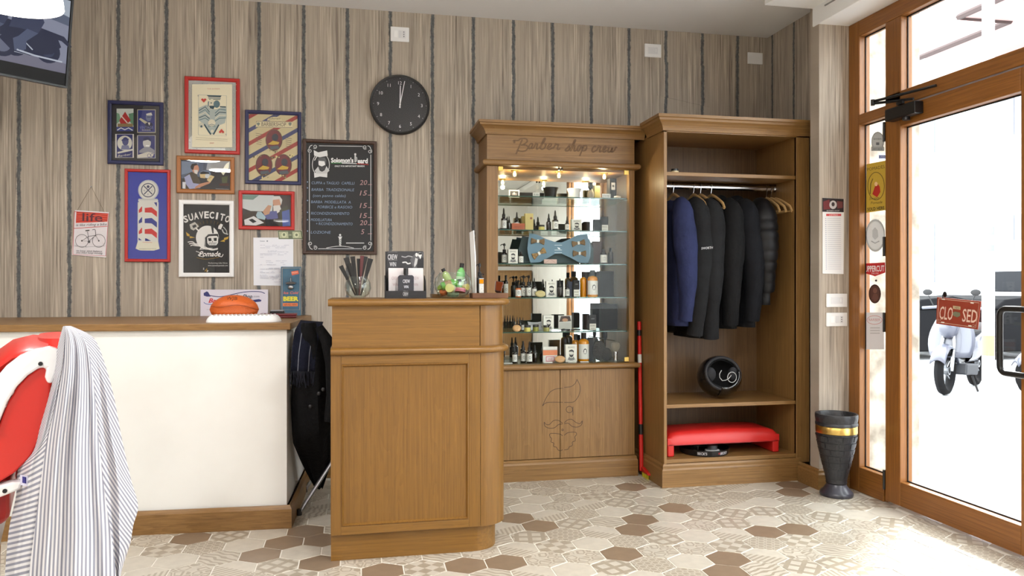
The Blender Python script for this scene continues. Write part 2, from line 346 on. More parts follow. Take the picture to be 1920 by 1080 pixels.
# floor: grout slab with hexagonal tiles let into it
floor = MB(); floor.box(-3.45, 2.80, -2.9, 4.75, -.12, -.0018); floor = S(floor.build('floor', pm('grout', (232, 228, 218), .6)))
def tile_mat(name, kind, a=(200, 192, 178), b=(152, 140, 122)):
    m = bpy.data.materials.new(name); m.use_nodes = True; nt = m.node_tree; N = nt.nodes; L = nt.links; bs = N['Principled BSDF']
    bs.inputs['Roughness'].default_value = .28
    tc = N.new('ShaderNodeTexCoord'); mp = N.new('ShaderNodeMapping'); L.new(tc.outputs['Object'], mp.inputs[0]); mp.inputs['Rotation'].default_value = (0, 0, radians({'lattice': 30, 'check': 45, 'lines': 60}.get(kind, 10)))
    n = N.new('ShaderNodeTexNoise'); n.inputs['Scale'].default_value = 22; n.inputs['Detail'].default_value = 5; L.new(tc.outputs['Object'], n.inputs['Vector'])
    r = N.new('ShaderNodeValToRGB'); r.color_ramp.elements[0].position = .3; r.color_ramp.elements[1].position = .7
    r.color_ramp.elements[0].color = (*[x*.86 for x in lin(a)], 1); r.color_ramp.elements[1].color = (*lin(a), 1); L.new(n.outputs['Fac'], r.inputs[0])
    col = r.outputs[0]; fac = None
    def M(op, x, y=None, z=None):
        q = N.new('ShaderNodeMath'); q.operation = op
        for i, v in enumerate((x, y, z)):
            if v is None: continue
            if isinstance(v, (int, float)): q.inputs[i].default_value = v
            else: L.new(v, q.inputs[i])
        return q.outputs[0]
    if kind != 'plain':
        sp = N.new('ShaderNodeSeparateXYZ'); L.new(mp.outputs[0], sp.inputs[0]); X, Y = sp.outputs[0], sp.outputs[1]
        if kind == 'lattice':
            v = M('MULTIPLY', M('SINE', M('MULTIPLY', X, 96)), M('SINE', M('MULTIPLY', Y, 96))); fac = M('GREATER_THAN', M('ABSOLUTE', M('SUBTRACT', M('ABSOLUTE', v), .28)), .17)
        elif kind == 'check':
            c = N.new('ShaderNodeTexChecker'); c.inputs['Scale'].default_value = 24; L.new(mp.outputs[0], c.inputs[0]); fac = c.outputs['Fac']
        elif kind == 'lines':
            fac = M('MULTIPLY', M('GREATER_THAN', M('SINE', M('MULTIPLY', X, 300)), .1), M('GREATER_THAN', Y, M('MULTIPLY', X, .5)))
        elif kind == 'waves':
            wv = N.new('ShaderNodeTexWave'); wv.inputs['Scale'].default_value = 11; wv.inputs['Distortion'].default_value = 5; wv.inputs['Detail'].default_value = 1; wv.inputs['Detail Scale'].default_value = 1.6
            L.new(mp.outputs[0], wv.inputs[0]); fac = M('GREATER_THAN', wv.outputs['Fac'], .62)
        elif kind == 'floral':
            v = N.new('ShaderNodeTexVoronoi'); v.feature = 'DISTANCE_TO_EDGE'; v.inputs['Scale'].default_value = 23; v.inputs['Randomness'].default_value = .75
            L.new(mp.outputs[0], v.inputs['Vector']); d = v.outputs['Distance']; fac = M('MULTIPLY', M('GREATER_THAN', d, .07), M('LESS_THAN', d, .2))
        elif kind == 'net':
            d = M('ABSOLUTE', M('SUBTRACT', M('FRACT', M('MULTIPLY', X, 17)), .5)); e = M('ABSOLUTE', M('SUBTRACT', M('FRACT', M('MULTIPLY', Y, 17)), .5))
            fac = M('GREATER_THAN', M('MAXIMUM', d, e), .33)
        mx = N.new('ShaderNodeMix'); mx.data_type = 'RGBA'; L.new(M('MULTIPLY', fac, .85), mx.inputs[0]); L.new(col, mx.inputs[6]); mx.inputs[7].default_value = (*lin(b), 1); col = mx.outputs[2]
    L.new(col, bs.inputs['Base Color']); return m
kinds = ['plain', 'lattice', 'check', 'lines', 'waves', 'floral', 'net']
tmats = [tile_mat('tile_'+k, k) for k in kinds]; dark = tile_mat('tile_dark', 'plain', (138, 118, 98)); tmats.append(dark)
GX, GY, SX = 1.083, 3.029, .164; SY = SX*sin(pi/3); R = SX/math.sqrt(3)-.0027
def hexmb(mb, x, y):
    vs = []
    for r_, z in ((R-.0014, 0), (R, -.0012), (R, -.009)):
        for k in range(6): a = pi/6+k*pi/3; vs.append((x+r_*cos(a), y+r_*sin(a), z))
    mb.add(vs, [tuple(range(6))]+[(j*6+k, (j+1)*6+k, (j+1)*6+(k+1) % 6, j*6+(k+1) % 6) for j in (0, 1) for k in range(6)])
def cell(x, y):
    j = round((y-GY)/SY); i = round((x-GX)/SX-(.5 if j % 2 else 0)); return i, j
def cxy(i, j): return GX+(i+(.5 if j % 2 else 0))*SX, GY+j*SY
darkpx = [(1166,1039),(1013,984),(957,968),(1203,996),(1190,975),(1273,955),(1365,1051),(1357,1075),(1442,1000),(1506,998),(1499,928),(1490,912),(525,1012),(577,1024),(604,1048),(510,1050),(845,1052),(590,988),(980,1062),(1205,912),(1180,909),(690,1062),(230,1010),(335,1010)]
darks = {cell(*atz(a, b, 0)[:2]) for a, b in darkpx}
cand = []; rest = []
for j in range(-42, 12):
    for i in range(-30, 12):
        x, y = cxy(i, j)
        if not (-3.3 < x < 2.63+.09 and -2.7 < y < 4.55): continue
        p = proj(x, y, 0) if y > .3 else (-999, 0)
        hidden = (x < -.42 and y > 3.82) or (x > .75 and y > 4.36 and x < 1.6) or (1.75 < x and y > 4.06) or (-.02 < x < .5 and y > 3.25 and y < 4.5)
        vis = -45 < p[0] < 1965 and 0 < p[1] < 1120 and not hidden
        (cand if vis else rest).append((y, x, i, j))
cand.sort(); rest += cand[300:]; cand = cand[:300]
protos = {}
for y, x, i, j in cand:
    rr = random.Random(i*131+j*977)
    k = 7 if (i, j) in darks else (0 if rr.random() < .2 else rr.randrange(1, 7))
    if k not in protos:
        mb = MB(); hexmb(mb, 0, 0); o = mb.build('tile', tmats[k], floor, loc=(0, 0, 0)); protos[k] = o.data
    else:
        o = bpy.data.objects.new('tile', protos[k]); COL.objects.link(o); o.parent = floor
    o.location = (x, y, rr.uniform(-.0003, .0003)); o.rotation_euler = (0, 0, rr.randrange(6)*pi/3)
mb = MB()
for y, x, i, j in rest:
    mb.mi = 7 if random.random() < .12 else random.randrange(7); hexmb(mb, x, y)
o = mb.build('tiles', tmats, floor); o['kind'] = 'stuff'

# ------------------------------------------------------------------ shop front (frame x 2.665..2.735, panes x 2.705)
X0, X1, XG = 2.668, 2.735, 2.708
def bar(nm, par, y0, y1, z0, z1, mat, x0=X0, x1=X1):
    m = MB(); m.box(x0, x1, y0, y1, z0, z1); return m.build(nm, mat, par, bevel=.004)
def pane(par, y0, y1, z0, z1):
    m = MB(); m.box(XG, XG+.004, y0-.008, y1+.008, z0-.008, z1+.008); m.build('pane', paneg, par)
    g = MB()
    for a, b, c, d in ((y0, y0+.006, z0, z1), (y1-.006, y1, z0, z1), (y0, y1, z0, z0+.006), (y0, y1, z1-.006, z1)): g.box(XG-.004, XG, a, b, c, d)
    g.build('seal', blackm, par)
win = MB(); win.box(X0, X1, 3.676, 3.767, 0, 2.555); win = S(win.build('window_1', dZ, bevel=.004), label='tall orange wood window beside the glass door')
bar('top_rail', win, 1.45, 3.676, 2.47, 2.555, dX); bar('mullion', win, 3.468, 3.482, 0, 1.99, dZ, X0+.012)
bar('mullion', win, 3.353, 3.468, 2.046, 2.47, dZ); bar('bottom_rail', win, 3.482, 3.676, 0, .135, dX)
bar('crossbar', win, 3.468, 3.676, 1.99, 2.046, dX); bar('transom_bar', win, 1.57, 3.468, 2.022, 2.095, dX)
pane(win, 3.482, 3.676, .135, 1.99); pane(win, 3.468, 3.676, 2.046, 2.47); pane(win, 1.57, 3.353, 2.095, 2.47)
def leaf(nm, ya, yb, hinge, lab):
    d = MB(); d.box(X0-.004, X1, yb-.11, yb, .014, 2.014); d = S(d.build(nm, dZ, bevel=.004), label=lab)
    bar('stile', d, ya, ya+.11, .014, 2.014, dZ, X0-.004); bar('top_rail', d, ya+.11, yb-.11, 1.915, 2.014, dX, X0-.004); bar('bottom_rail', d, ya+.11, yb-.11, .014, .135, dX, X0-.004)
    pane(d, ya+.11, yb-.11, .135, 1.915)
    for z in (.07, .88, 1.27, 1.86):
        h = MB(); h.lathe([(0, z), (.007, z), (.007, z+.1), (0, z+.1)], (X0-.008, hinge, 0), 8); h.build('hinge', black, d, smooth=True)
    return d
door = leaf('door_1', 2.535, 3.463, 3.466, 'orange wood glass door with black pull handle')
door2 = leaf('door_2', 1.575, 2.53, 1.57, 'second leaf of the orange wood glass door')
m = MB(); m.tube([(X0, 2.57, 1.0), (2.625, 2.57, 1.0)], .008); m.tube([(X0, 2.57, .87), (2.625, 2.57, .87)], .008)
pts = []
y0, y1, z0, z1, r_ = 2.56, 2.705, atx(1885, 700, 2.622).z, atx(1885, 579, 2.622).z, .03
for cy, cz, a0 in ((y0+r_, z0+r_, pi), (y1-r_, z0+r_, -pi/2), (y1-r_, z1-r_, 0), (y0+r_, z1-r_, pi/2)):
    for k in range(6): a = a0+k*pi/10; pts.append((2.622, cy+r_*cos(a), cz+r_*sin(a)))
pts.append(pts[0]); m.tube(pts, .0125, 10); m.build('handle', black, door, smooth=True, label='black rounded pull handle')
# door closer
cl = MB(); p = atx(1700, 207, 2.62); cl.box(2.612, X0-.004, 3.19, 3.40, 1.945, 2.005); cl = cl.build('closer', black, door, bevel=.005)
m = MB(); m.lathe([(0, 1.93), (.018, 1.93), (.018, 1.95), (0, 1.95)], (2.64, 3.28, 0), 12); m.box(2.60, 2.615, 3.26, 3.30, 2.005, 2.02)
m.tube([(2.632, 3.22, 2.02), (2.56, 3.42, 2.04)], .007, 6); m.tube([(2.56, 3.42, 2.05), (2.655, 3.10, 2.055)], .007, 6); m.tube([(2.56, 3.42, 2.03), (2.56, 3.42, 2.06)], .010, 8); m.build('closer_arm', black, door)
# rest of the shop front beyond the frame
bar('jamb', win, 1.45, 1.57, 0, 2.47, dZ)
w2 = MB(); w2.box(X0, X1, -.45, -.35, 0, 2.555); w2 = S(w2.build('window_2', dZ), label='shop window beyond the glass door')
bar('bottom_rail', w2, -.35, 1.45, 0, .14, dX)
bar('top_rail', w2, -.35, 1.45, 2.47, 2.555, dX)
pane(w2, -.35, 1.45, .14, 2.47)
shellbox('wall_side', white, 2.66, 2.80, -2.75, -.45, -.02, 2.9)
bk = thing('back_room_cabinet', 'oak cupboard behind the camera, seen in the cabinet mirror', 'cabinet', (2.1, -2.6, 0))
m = MB(); m.box(1.3, 2.64, -2.74, -2.35, 0, 1.35); m.build('carcass', oakZ, bk, bevel=.003)
for x_ in (1.32, 1.98): m = MB(); m.box(x_, x_+.64, -2.35, -2.33, .1, 1.32); m.build('door', oakZ, bk, bevel=.003)

# stickers on the sidelight
def SP(x=XG): return lambda u, v, off: atx(u, v, x)+Vector((-off-.0006, 0, 0))
def sticker(fn, label, cat='sticker', name='sticker'):
    a = Art(SP()); fn(a); o = a.build(name, label=label, cat=cat); return o
def f(a):
    a.circ(1646, 265, 12, (150, 156, 160), 18); a.circ(1646, 265, 10.5, (196, 202, 204), 16); a.rect(1634, 275, 1658, 283, (170, 176, 178)); a.text('BARBER', 1646, 262, 3, (90, 95, 100), 15); a.rect(1643, 267, 1649, 272, (110, 115, 120)); a.text('EST 2014', 1646, 281, 3, (90, 95, 100), 16)
sticker(f, 'grey dome shaped sticker high on the narrow window')
def f(a): a.rect(1648, 291, 1661, 297, (70, 100, 190)); a.text('OPEN', 1654.5, 296, 4, (230, 235, 250), 11)
sticker(f, 'small blue strip sticker on the narrow window above the yellow one')
def f(a):
    a.face([(1625, 308), (1661, 301), (1661, 394), (1624, 399)], (206, 172, 62)); a.text('POMADES', 1643, 318, 6, (90, 74, 30), 33, rot=.18)
    a.ring(1643, 349, 15.5, 1.2, (96, 80, 36), rv=26); a.text('Sweet', 1640, 374, 5, (96, 80, 36), 20, shear=.3, rot=.1); a.text('Pomade', 1644, 382, 5, (96, 80, 36), 22, shear=.3, rot=.1)
    a.face([(1636, 364), (1640, 352), (1645, 343), (1650, 350), (1651, 360), (1645, 370)], (186, 44, 32)); a.circ(1643, 345, 3, (240, 200, 150), 4); a.line([(1632, 364), (1633, 345), (1637, 335)], 1.5, (96, 80, 36))
    a.text('SOLD HERE', 1643, 394, 6, (60, 48, 24), 32, rot=.1, bold=.02)
sticker(f, 'yellow pomade sticker reading sold here on the narrow window')
def f(a):
    a.circ(1641.5, 441.5, 18.5, (214, 218, 220), 31); a.circ(1641.5, 441.5, 15.5, (236, 240, 242), 26); a.ring(1641.5, 441.5, 17, .8, (150, 156, 160), rv=28.5)
    a.face([(1636, 432), (1641, 426), (1646, 432), (1647, 444), (1641, 450), (1636, 444)], (200, 204, 206)); a.line([(1634, 452), (1641, 456), (1649, 452)], 2, (176, 180, 184))
sticker(f, 'round white seal sticker on the narrow window under the yellow one')
def f(a):
    a.face([(1621, 494), (1660, 492), (1660, 511), (1641, 518), (1621, 512)], (200, 40, 44)); a.text('UPPERCUT', 1640.5, 509, 11, (245, 240, 240), 36, rot=.03, bold=.02); a.text('DELUXE', 1641, 514, 3, (245, 220, 220), 13)
sticker(f, 'red pennant sticker reading uppercut on the narrow window')
def f(a):
    a.circ(1640.5, 551, 11.5, (58, 30, 26), 18); a.circ(1640.5, 551, 9.5, (84, 48, 40), 15.5); a.circ(1641, 545, 4, (120, 80, 64), 5); a.face([(1635, 560), (1638, 551), (1645, 551), (1648, 560), (1641, 565)], (104, 64, 52)); a.circ(1643, 526, 2, (60, 50, 50))
sticker(f, 'small dark brown oval portrait sticker on the narrow window')
def f(a):
    a.rect(1622, 586, 1658, 655, (232, 230, 234)); a.ring(1640, 600, 14, 1, (214, 150, 150), rv=8); a.text('BARBER', 1640, 602, 5, (206, 150, 150), 22)
    for k in range(3): a.rect(1632, 614+k*5, 1650, 615.5+k*5, (190, 186, 190))
sticker(f, 'white sheet with faint red print low on the narrow window', 'notice', 'notice')
# CLOSED plate hanging in the door glass
sg = thing('closed_sign', 'rusty red closed plate hanging inside the door glass', 'sign', atx(1797, 587, 2.69))
P = lambda u, v, off: atx(u, v, 2.694)+Vector((-off, 0, 0))
q = [(1757, 557), (1839, 565), (1833, 618), (1755, 607)]
m = MB(); m.add([P(*a, 0) for a in q]+[P(*a, -.003) for a in q], [(0, 1, 2, 3), (7, 6, 5, 4), (0, 4, 5, 1), (1, 5, 6, 2), (2, 6, 7, 3), (3, 7, 4, 0)]); m.build('plate', pm('plate_red', (150, 62, 44), .45), sg, bevel=.001)
a = Art(P); a.line([(1760, 560), (1836, 568), (1830, 614), (1758, 604)], 1.2, (206, 170, 150), True)
a.text('CLO', 1773, 599, 24, (226, 196, 180), 25, rot=-.1, bold=.01); a.text('SED', 1817.5, 604, 24, (226, 196, 180), 28, rot=-.1, bold=.01)
a.face([(1787, 573), (1801, 575), (1801, 581), (1787, 579)], (196, 176, 140)); a.text('YES', 1794, 579.5, 4, (80, 60, 40), 10, rot=-.1); a.face([(1786, 588), (1790, 584), (1800, 586), (1801, 592), (1795, 595), (1788, 592)], (120, 120, 96))
for x_, y_ in ((1769, 561), (1823, 568), (1768, 604.5), (1819, 611)): a.face([(x_-3, y_-1.5), (x_+3, y_-.8), (x_+3, y_+1.5), (x_-3, y_+.8)], (240, 230, 220))
a.text('DCP', 1761, 602, 4, (206, 170, 150), 7, rot=-.1); a.text('CA', 1827, 612, 4, (206, 170, 150), 7, rot=-.1); a.build('print', sg)
m = MB(); c = P(1768, 552, 0); m.lathe([(0, -.004), (.010, -.002), (.014, .0)], (0, 0, 0), 12, 'x'); m.v = [(c.x+v[0]+.010, c.y+v[1], c.z+v[2]) for v in m.v]
m.tube([P(1768, 552, .0), P(1768, 560, .001)], .0025, 6); m.build('suction_cup', black, sg)

# ================================================================== OUTSIDE
GZ = -.12
m = MB(); m.box(2.74, 60, -30, 70, -.3, GZ); S(m.build('street_ground', pm('asphalt', (176, 176, 178), .85, noise=((160, 160, 162), 3))))
m = MB(); m.box(2.665, 2.82, -2.75, 3.85, -.12, -.001); S(m.build('threshold', pm('threshold_stone', (196, 184, 164), .6)))
stone = pm('weathered_stone', (198, 190, 176), .9, bump=(14, .6), noise=((128, 118, 106), 7))
m = MB(); m.box(2.82, 3.30, 3.98, 4.75, GZ, 4.2); S(m.build('wall_outer_pier', stone, bevel=.01))
fac = pm('pale_facade', (226, 224, 220), .8); fw = pm('facade_window', (104, 116, 136), .25)
b = thing('building', 'pale overexposed building across the street', 'building', (14.5, 14, GZ))
m = MB(); m.box(14.5, 24, -14, 46, GZ, 7.4); m.build('wall', fac, b)
for k in range(16):
    for r in range(2):
        y = -8+k*3.1; z = 1.1+r*3.3
        m = MB(); m.box(14.44, 14.5, y, y+1.5, z, z+1.7); fr_ = m.build('window_frame', pm('pale_frame', (214, 214, 214), .6), b)
        m = MB(); m.box(14.42, 14.44, y+.1, y+.7, z+.1, z+1.6); m.box(14.42, 14.44, y+.8, y+1.4, z+.1, z+1.6); m.build('pane', fw, fr_)
a0 = atx(1893, 40, 12.6); a1 = atx(1722, 105, 12.6); a2 = aty(1797, 29, a0.y)
m = MB(); m.box(a0.x, 14.5, a0.y, a1.y, a0.z, a0.z+.5); m.box(a2.x, 14.5, a0.y-7, a0.y, a0.z, a0.z+.5); m.build('cornice', pm('pink_render', (190, 150, 146), .8), b)
m = MB(); m.tube([(a0.x, a1.y, a0.z), (a0.x, a0.y, a0.z), (a2.x, a0.y, a0.z), (a2.x, a0.y-7, a0.z)], .06, 6); m.build('gutter', pm('gutter_brown', (60, 44, 42), .7), b)
# pole on the pavement
pp = atz(1853, 768, GZ)
t = thing('street_pole', 'white striped pole with stickers standing on the pavement', 'pole', pp)
m = MB(); m.lathe([(0, GZ), (.07, GZ), (.056, GZ+.06), (.054, 5), (0, 5)], (pp.x, pp.y, 0), 14); m.build('shaft', pm('pole_white', (232, 230, 232), .5), t, smooth=True)
def band(z0, z1, col, a0=2.6, a1=5.2, nm='sticker'):
    m = MB(); m.grid(lambda u, v: (pp.x+.0565*cos(a0+(a1-a0)*u), pp.y+.0565*sin(a0+(a1-a0)*u), z0+(z1-z0)*v), 8, 1); m.build(nm, pm('band%d%d%d' % col, col, .6), t)
for z0, z1, c in ((.42, .62, (220, 120, 90)), (1.02, 1.10, (170, 160, 170)), (1.46, 1.52, (110, 130, 140)), (1.62, 1.70, (110, 130, 140)), (2.1, 2.35, (214, 150, 130)), (.68, .76, (190, 160, 160))): band(z0, z1, c)
# dumpsters
def dumpster(px, py, wdt, lab):
    c = atz(px, py, GZ); t = thing('dumpster', lab, 'dumpster', c, 'dumpsters along the far kerb')
    h = 1.06; dk = pm('bin_dark', (14, 14, 17), .8, spec=.2)
    m = MB()
    m.add([(c.x, c.y, GZ+.14), (c.x+.95, c.y, GZ+.14), (c.x+.95, c.y+wdt, GZ+.14), (c.x, c.y+wdt, GZ+.14), (c.x-.1, c.y-.05, GZ+h*.8), (c.x+1.1, c.y-.05, GZ+h*.8), (c.x+1.1, c.y+wdt+.05, GZ+h*.8), (c.x-.1, c.y+wdt+.05, GZ+h*.8)], [(0,3,2,1),(4,5,6,7),(0,1,5,4),(1,2,6,5),(2,3,7,6),(3,0,4,7)]); m.build('body', dk, t, bevel=.03)
    m = MB(); m.prism([(c.x-.13, GZ+h*.8), (c.x+1.13, GZ+h*.8), (c.x+1.1, GZ+h*.93), (c.x+.7, GZ+h), (c.x+.1, GZ+h*.95)], 'y', c.y-.08, c.y+wdt+.08); m.build('lid', dk, t, bevel=.02)
    for k in range(5): m = MB(); m.box(c.x-.09+.0, c.x-.05, c.y+.12+k*(wdt-.3)/4, c.y+.18+k*(wdt-.3)/4, GZ+.2, GZ+h*.72); m.build('rib', dk, t)
    for dx in (.1, .85):
        for dy in (.12, wdt-.12): m = MB(); m.lathe([(0, -.03), (.07, -.03), (.07, .03), (0, .03)], (c.x+dx, c.y+dy, GZ+.07), 12, 'x'); m.build('wheel', blackm, t)
    a = Art(locP((c.x-.115, c.y+wdt*.5, GZ+.50), (0, -1, 0), (0, 0, 1), (-1, 0, 0)), .002); a.rect(-.32, -.22, .1, .36, (200, 60, 60)); a.rect(-.30, -.14, .08, .30, (236, 232, 236)); a.rect(.3, -.2, .62, .3, (206, 70, 66)); a.face([(.3, .3), (.62, .3), (.46, -.05)], (240, 236, 236))
    a.build('notice', t)
    return t
dumpster(1712, 676, 1.9, 'dark dumpster with red and white notices behind the scooter, left of the pole')
dumpster(1868, 676, 1.9, 'dark dumpster seen behind the door handle, right of the pole')
# van behind
c = atz(1700, 655, GZ); v = thing('van', 'white van with dark windows parked behind the dumpsters', 'van', c)
vx, vy = c.x+1.2, c.y-4.4
m = MB(); m.prism([(vy, GZ+.35), (vy+5.2, GZ+.35), (vy+5.25, GZ+1.0), (vy+4.5, GZ+1.25), (vy+3.9, GZ+2.05), (vy+.1, GZ+2.1), (vy, GZ+1.9)], 'x', vx, vx+1.9); m.build('body', pm('van_white', (232, 232, 236), .3, coat=.4), v, bevel=.06)
for a_, b_ in ((.4, 1.3), (1.55, 2.45), (2.7, 3.8)):
    m = MB(); m.prism([(vy+a_, GZ+1.12), (vy+b_, GZ+1.12), (vy+b_, GZ+1.50), (vy+a_, GZ+1.50)], 'x', vx-.012, vx+.02); m.build('window', pm('van_glass', (20, 22, 28), .5, spec=.2), v, bevel=.03)
for dy in (.9, 4.2): m = MB(); m.lathe([(0, -.1), (.2, -.1), (.33, -.08), (.33, .1), (0, .1)], (vx+.1, vy+dy, GZ+.33), 18, 'x'); m.build('wheel', blackm, v, smooth=True)
# scooters
def scooter(px, py, rz, lab, body=(78, 80, 92)):
    c = atz(px, py, GZ); t = thing('scooter', lab, 'scooter', (0, 0, 0), 'scooters parked at the kerb')
    bd = pm('scooter_silver', body, .3, coat=.5); bk = pm('scooter_grey', (36, 38, 44), .5)
    for x_ in (0, -1.28): 
        m = MB(); n = 22
        m.grid(lambda u, v: (x_+(.245+.055*cos(2*pi*v))*cos(2*pi*u), .055*sin(2*pi*v), .30+(.245+.055*cos(2*pi*v))*sin(2*pi*u)), n, 8, True); tw = m.build('wheel', pm('tyre', (12, 12, 14), .9, spec=.2), t, smooth=True)
        m = MB()
        for k in range(5): a = k*2*pi/5; m.tube([(x_, 0, .30), (x_+.2*cos(a), 0, .30+.2*sin(a))], .014, 6)
        m.lathe([(.03, -.05), (.05, -.05), (.05, .05), (.03, .05)], (x_, 0, .3), 12, 'y'); m.build('rim', steel, tw)
    m = MB(); m.tube([(0, .07, .3), (-.12, .07, .62), (-.2, .03, .9), (-.25, 0, 1.0)], .022, 8); m.tube([(0, -.07, .3), (-.12, -.07, .62), (-.2, -.03, .9)], .022, 8); m.build('fork', steel, t, smooth=True)
    m = MB(); m.grid(lambda u, v: (.02+.31*cos(pi*(.15+.75*u)), .085*(v*2-1), .30+.33*sin(pi*(.15+.75*u))-.05*(v*2-1)**2), 10, 6); m.build('front_mudguard', bd, t, smooth=True, solid=.012)
    # leg shield: wide plate leaning back, folds round the rider's legs
    m = MB(); m.grid(lambda u, v: (-.10-.16*v-.10*(2*u-1)**2-.10*(1-v)**3*0, (2*u-1)*(.13+.13*sin(pi*min(1, .25+v*.75))), .46+.56*v), 10, 8); m.build('leg_shield', bd, t, smooth=True, solid=.02)
    m = MB(); m.ball((-.13, 0, .84), (.09, .12, .15), 14, 8); m.build('front_nose', bd, t, smooth=True)
    m = MB(); m.ball((-.22, 0, 1.06), (.13, .14, .09), 14, 8); m.tube([(-.27, -.34, 1.06), (-.24, -.12, 1.08), (-.24, .12, 1.08), (-.27, .34, 1.06)], .018, 8); m.build('handlebar', bd, t, smooth=True)
    m = MB(); m.ball((-.10, 0, 1.06), (.04, .08, .05), 12, 6); m.build('headlight', pm('lamp_lens', (236, 238, 244), .1), t, smooth=True)
    m = MB(); m.prism([(-.25, .24), (-.75, .2), (-.80, .34), (-.27, .38)], 'y', -.17, .17); m.build('footboard', bk, t, bevel=.02)
    m = MB(); m.grid(lambda u, v: (-.72-.85*u, (.17-.07*u)*cos(2*pi*v)*(.75+.5*sin(pi*(u*.8+.1)))*.8, .50+.1*u+.19*sin(2*pi*v)*(.8+.3*sin(pi*u))), 10, 12); m.build('rear_body', bd, t, smooth=True)
    m = MB(); m.grid(lambda u, v: (-.68-.80*u, .16*cos(2*pi*v)*sin(pi*(.12+.8*u))**.4, .74+.05*u+.06*sin(2*pi*v)), 10, 10); m.build('seat', blackm, t, smooth=True)
    for s_ in (-1, 1): m = MB(); m.tube([(-.25, s_*.2, 1.08), (-.24, s_*.26, 1.22)], .007, 6); m.ball((-.24, s_*.27, 1.26), (.012, .06, .04), 10, 6); m.build('mirror', blackm, t, smooth=True)
    m = MB(); m.tube([(-.75, -.16, .25), (-1.1, -.18, .24), (-1.5, -.18, .34)], [.03, .05, .045], 10); m.build('exhaust', steel, t, smooth=True)
    m = MB(); m.tube([(-.6, -.14, .2), (-.62, -.2, 0.005)], .012, 6); m.tube([(-.6, .14, .2), (-.62, .2, 0.005)], .012, 6); m.build('stand', blackm, t)
    t.location = (c.x, c.y, GZ); t.rotation_euler = (0, 0, rz); t.scale = (.92, .92, .92); return t
s1 = scooter(1772, 741, radians(213), 'silver scooter with front wheel turned to the shop, left of the pole')
p2 = atz(1955, 752, GZ)
s2 = dup(s1, (p2.x, p2.y, GZ), radians(160), 'silver scooter partly hidden by the black door handle')
# ================================================================== FURNITURE
HRT = lambda o, z0, z1, n=8: [(o+(z1-z0)/2*cos(-pi/2+pi*k/n), (z0+z1)/2+(z1-z0)/2*sin(-pi/2+pi*k/n)) for k in range(n+1)]   # half-round edge
# low white desk
dk = thing('reception_desk', 'low white painted desk with oak worktop below the framed pictures', 'desk', (-1.4, 4.1, 0))
FR, FL, BR = (-.318, 3.672), (-3.1, 3.800), (-.278, 4.57)
m = MB(); m.prism([FL, FR, BR, (-3.1, 4.57)], 'z', .1, .915); m.build('body', deskw, dk)
m = MB(); pl = [FL, (FR[0]+.012, FR[1]-.012), (BR[0]+.012, BR[1])]
m.sweep(pl, [(0, 0), (.012, 0), (.012, .088), (.008, .098), (.004, .106), (0, .106)]); m.build('plinth', oakX, dk)
m = MB(); m.prism([(FL[0], FL[1]-.02), (-.300, 3.652), (-.258, 4.572), (-3.1, 4.572)], 'z', .915, .947); m.build('worktop', oakX, dk, bevel=.003)
# tall oak counter with a rounded end
ct = thing('till_counter', 'tall oak reception counter with rounded right end', 'counter', (.26, 3.4, 0))
def plan(x0, y0, x1, y1, r):
    return [(x0, y0)]+[(x1-r+r*sin(a), y0+r-r*cos(a)) for a in [k*pi/2/10 for k in range(11)]]+[(x1, y1), (x0, y1)]
CY0, CY1 = 3.15, 3.62
m = MB(); m.prism(plan(-.103, CY0+.03, .592, CY1, .11), 'z', 0, .112); m.build('plinth', cX, ct)
m = MB(); m.box(-.103, .508, CY0+.012, CY1, .112, .836); m.build('carcass', cZ, ct)
rc = MB(); rc.prism([(.508, CY0+.002)]+[(.508+.118*sin(a), CY0+.118-.116*cos(a)) for a in [k*pi/2/12 for k in range(1, 13)]]+[(.626, CY1), (.508, CY1)], 'z', .112, .836); rc.build('curved_end', cZ, ct, smooth=True)
fs, fe, zb, zt = -.062, .457, .146, .800
for nm, b, mt in (('stile', (-.103, fs, .112, .836), cZ), ('stile', (fe, .506, .112, .836), cZ), ('rail', (fs, fe, .112, zb), cX), ('rail', (fs, fe, zt, .836), cX)):
    m = MB(); m.box(b[0], b[1], CY0, CY0+.014, b[2], b[3]); m.build(nm, mt, ct, bevel=.0015)
def bead(mb, x0, x1, z0, z1, y, w, d):          # mitred inner moulding round a panel
    o_ = [(x0, z0), (x1, z0), (x1, z1), (x0, z1)]; i_ = [(x0+w, z0+w), (x1-w, z0+w), (x1-w, z1-w), (x0+w, z1-w)]; mid = [(x0+w*.4, z0+w*.4), (x1-w*.4, z0+w*.4), (x1-w*.4, z1-w*.4), (x0+w*.4, z1-w*.4)]
    vs = [(a, y, b) for a, b in o_]+[(a, y-.004, b) for a, b in mid]+[(a, y+d, b) for a, b in i_]
    mb.add(vs, [(k, (k+1) % 4, 4+(k+1) % 4, 4+k) for k in range(4)]+[(4+k, 4+(k+1) % 4, 8+(k+1) % 4, 8+k) for k in range(4)])
m = MB(); bead(m, fs, fe, zb, zt, CY0, .012, .009); m.build('moulding', cZ, ct, recalc=False)
m = MB(); m.box(fs+.008, fe-.008, CY0+.007, CY0+.012, zb+.008, zt-.008); m.build('panel', cZ, ct)
cp = plan(-.103, CY0, .626, CY1, .118)[:-1]
m = MB(); m.sweep(cp, [(-.02, .838)]+HRT(.006, .838, .866)+[(-.02, .866)]); m.build('mid_moulding', cX, ct, smooth=True)
m = MB(); m.prism(plan(-.103, CY0, .626, CY1, .118), 'z', .836, .868); m.build('mid_shelf', cX, ct)
m = MB(); m.box(-.098, .504, CY0+.006, CY1, .868, 1.036); m.build('upper_panel', cX, ct)
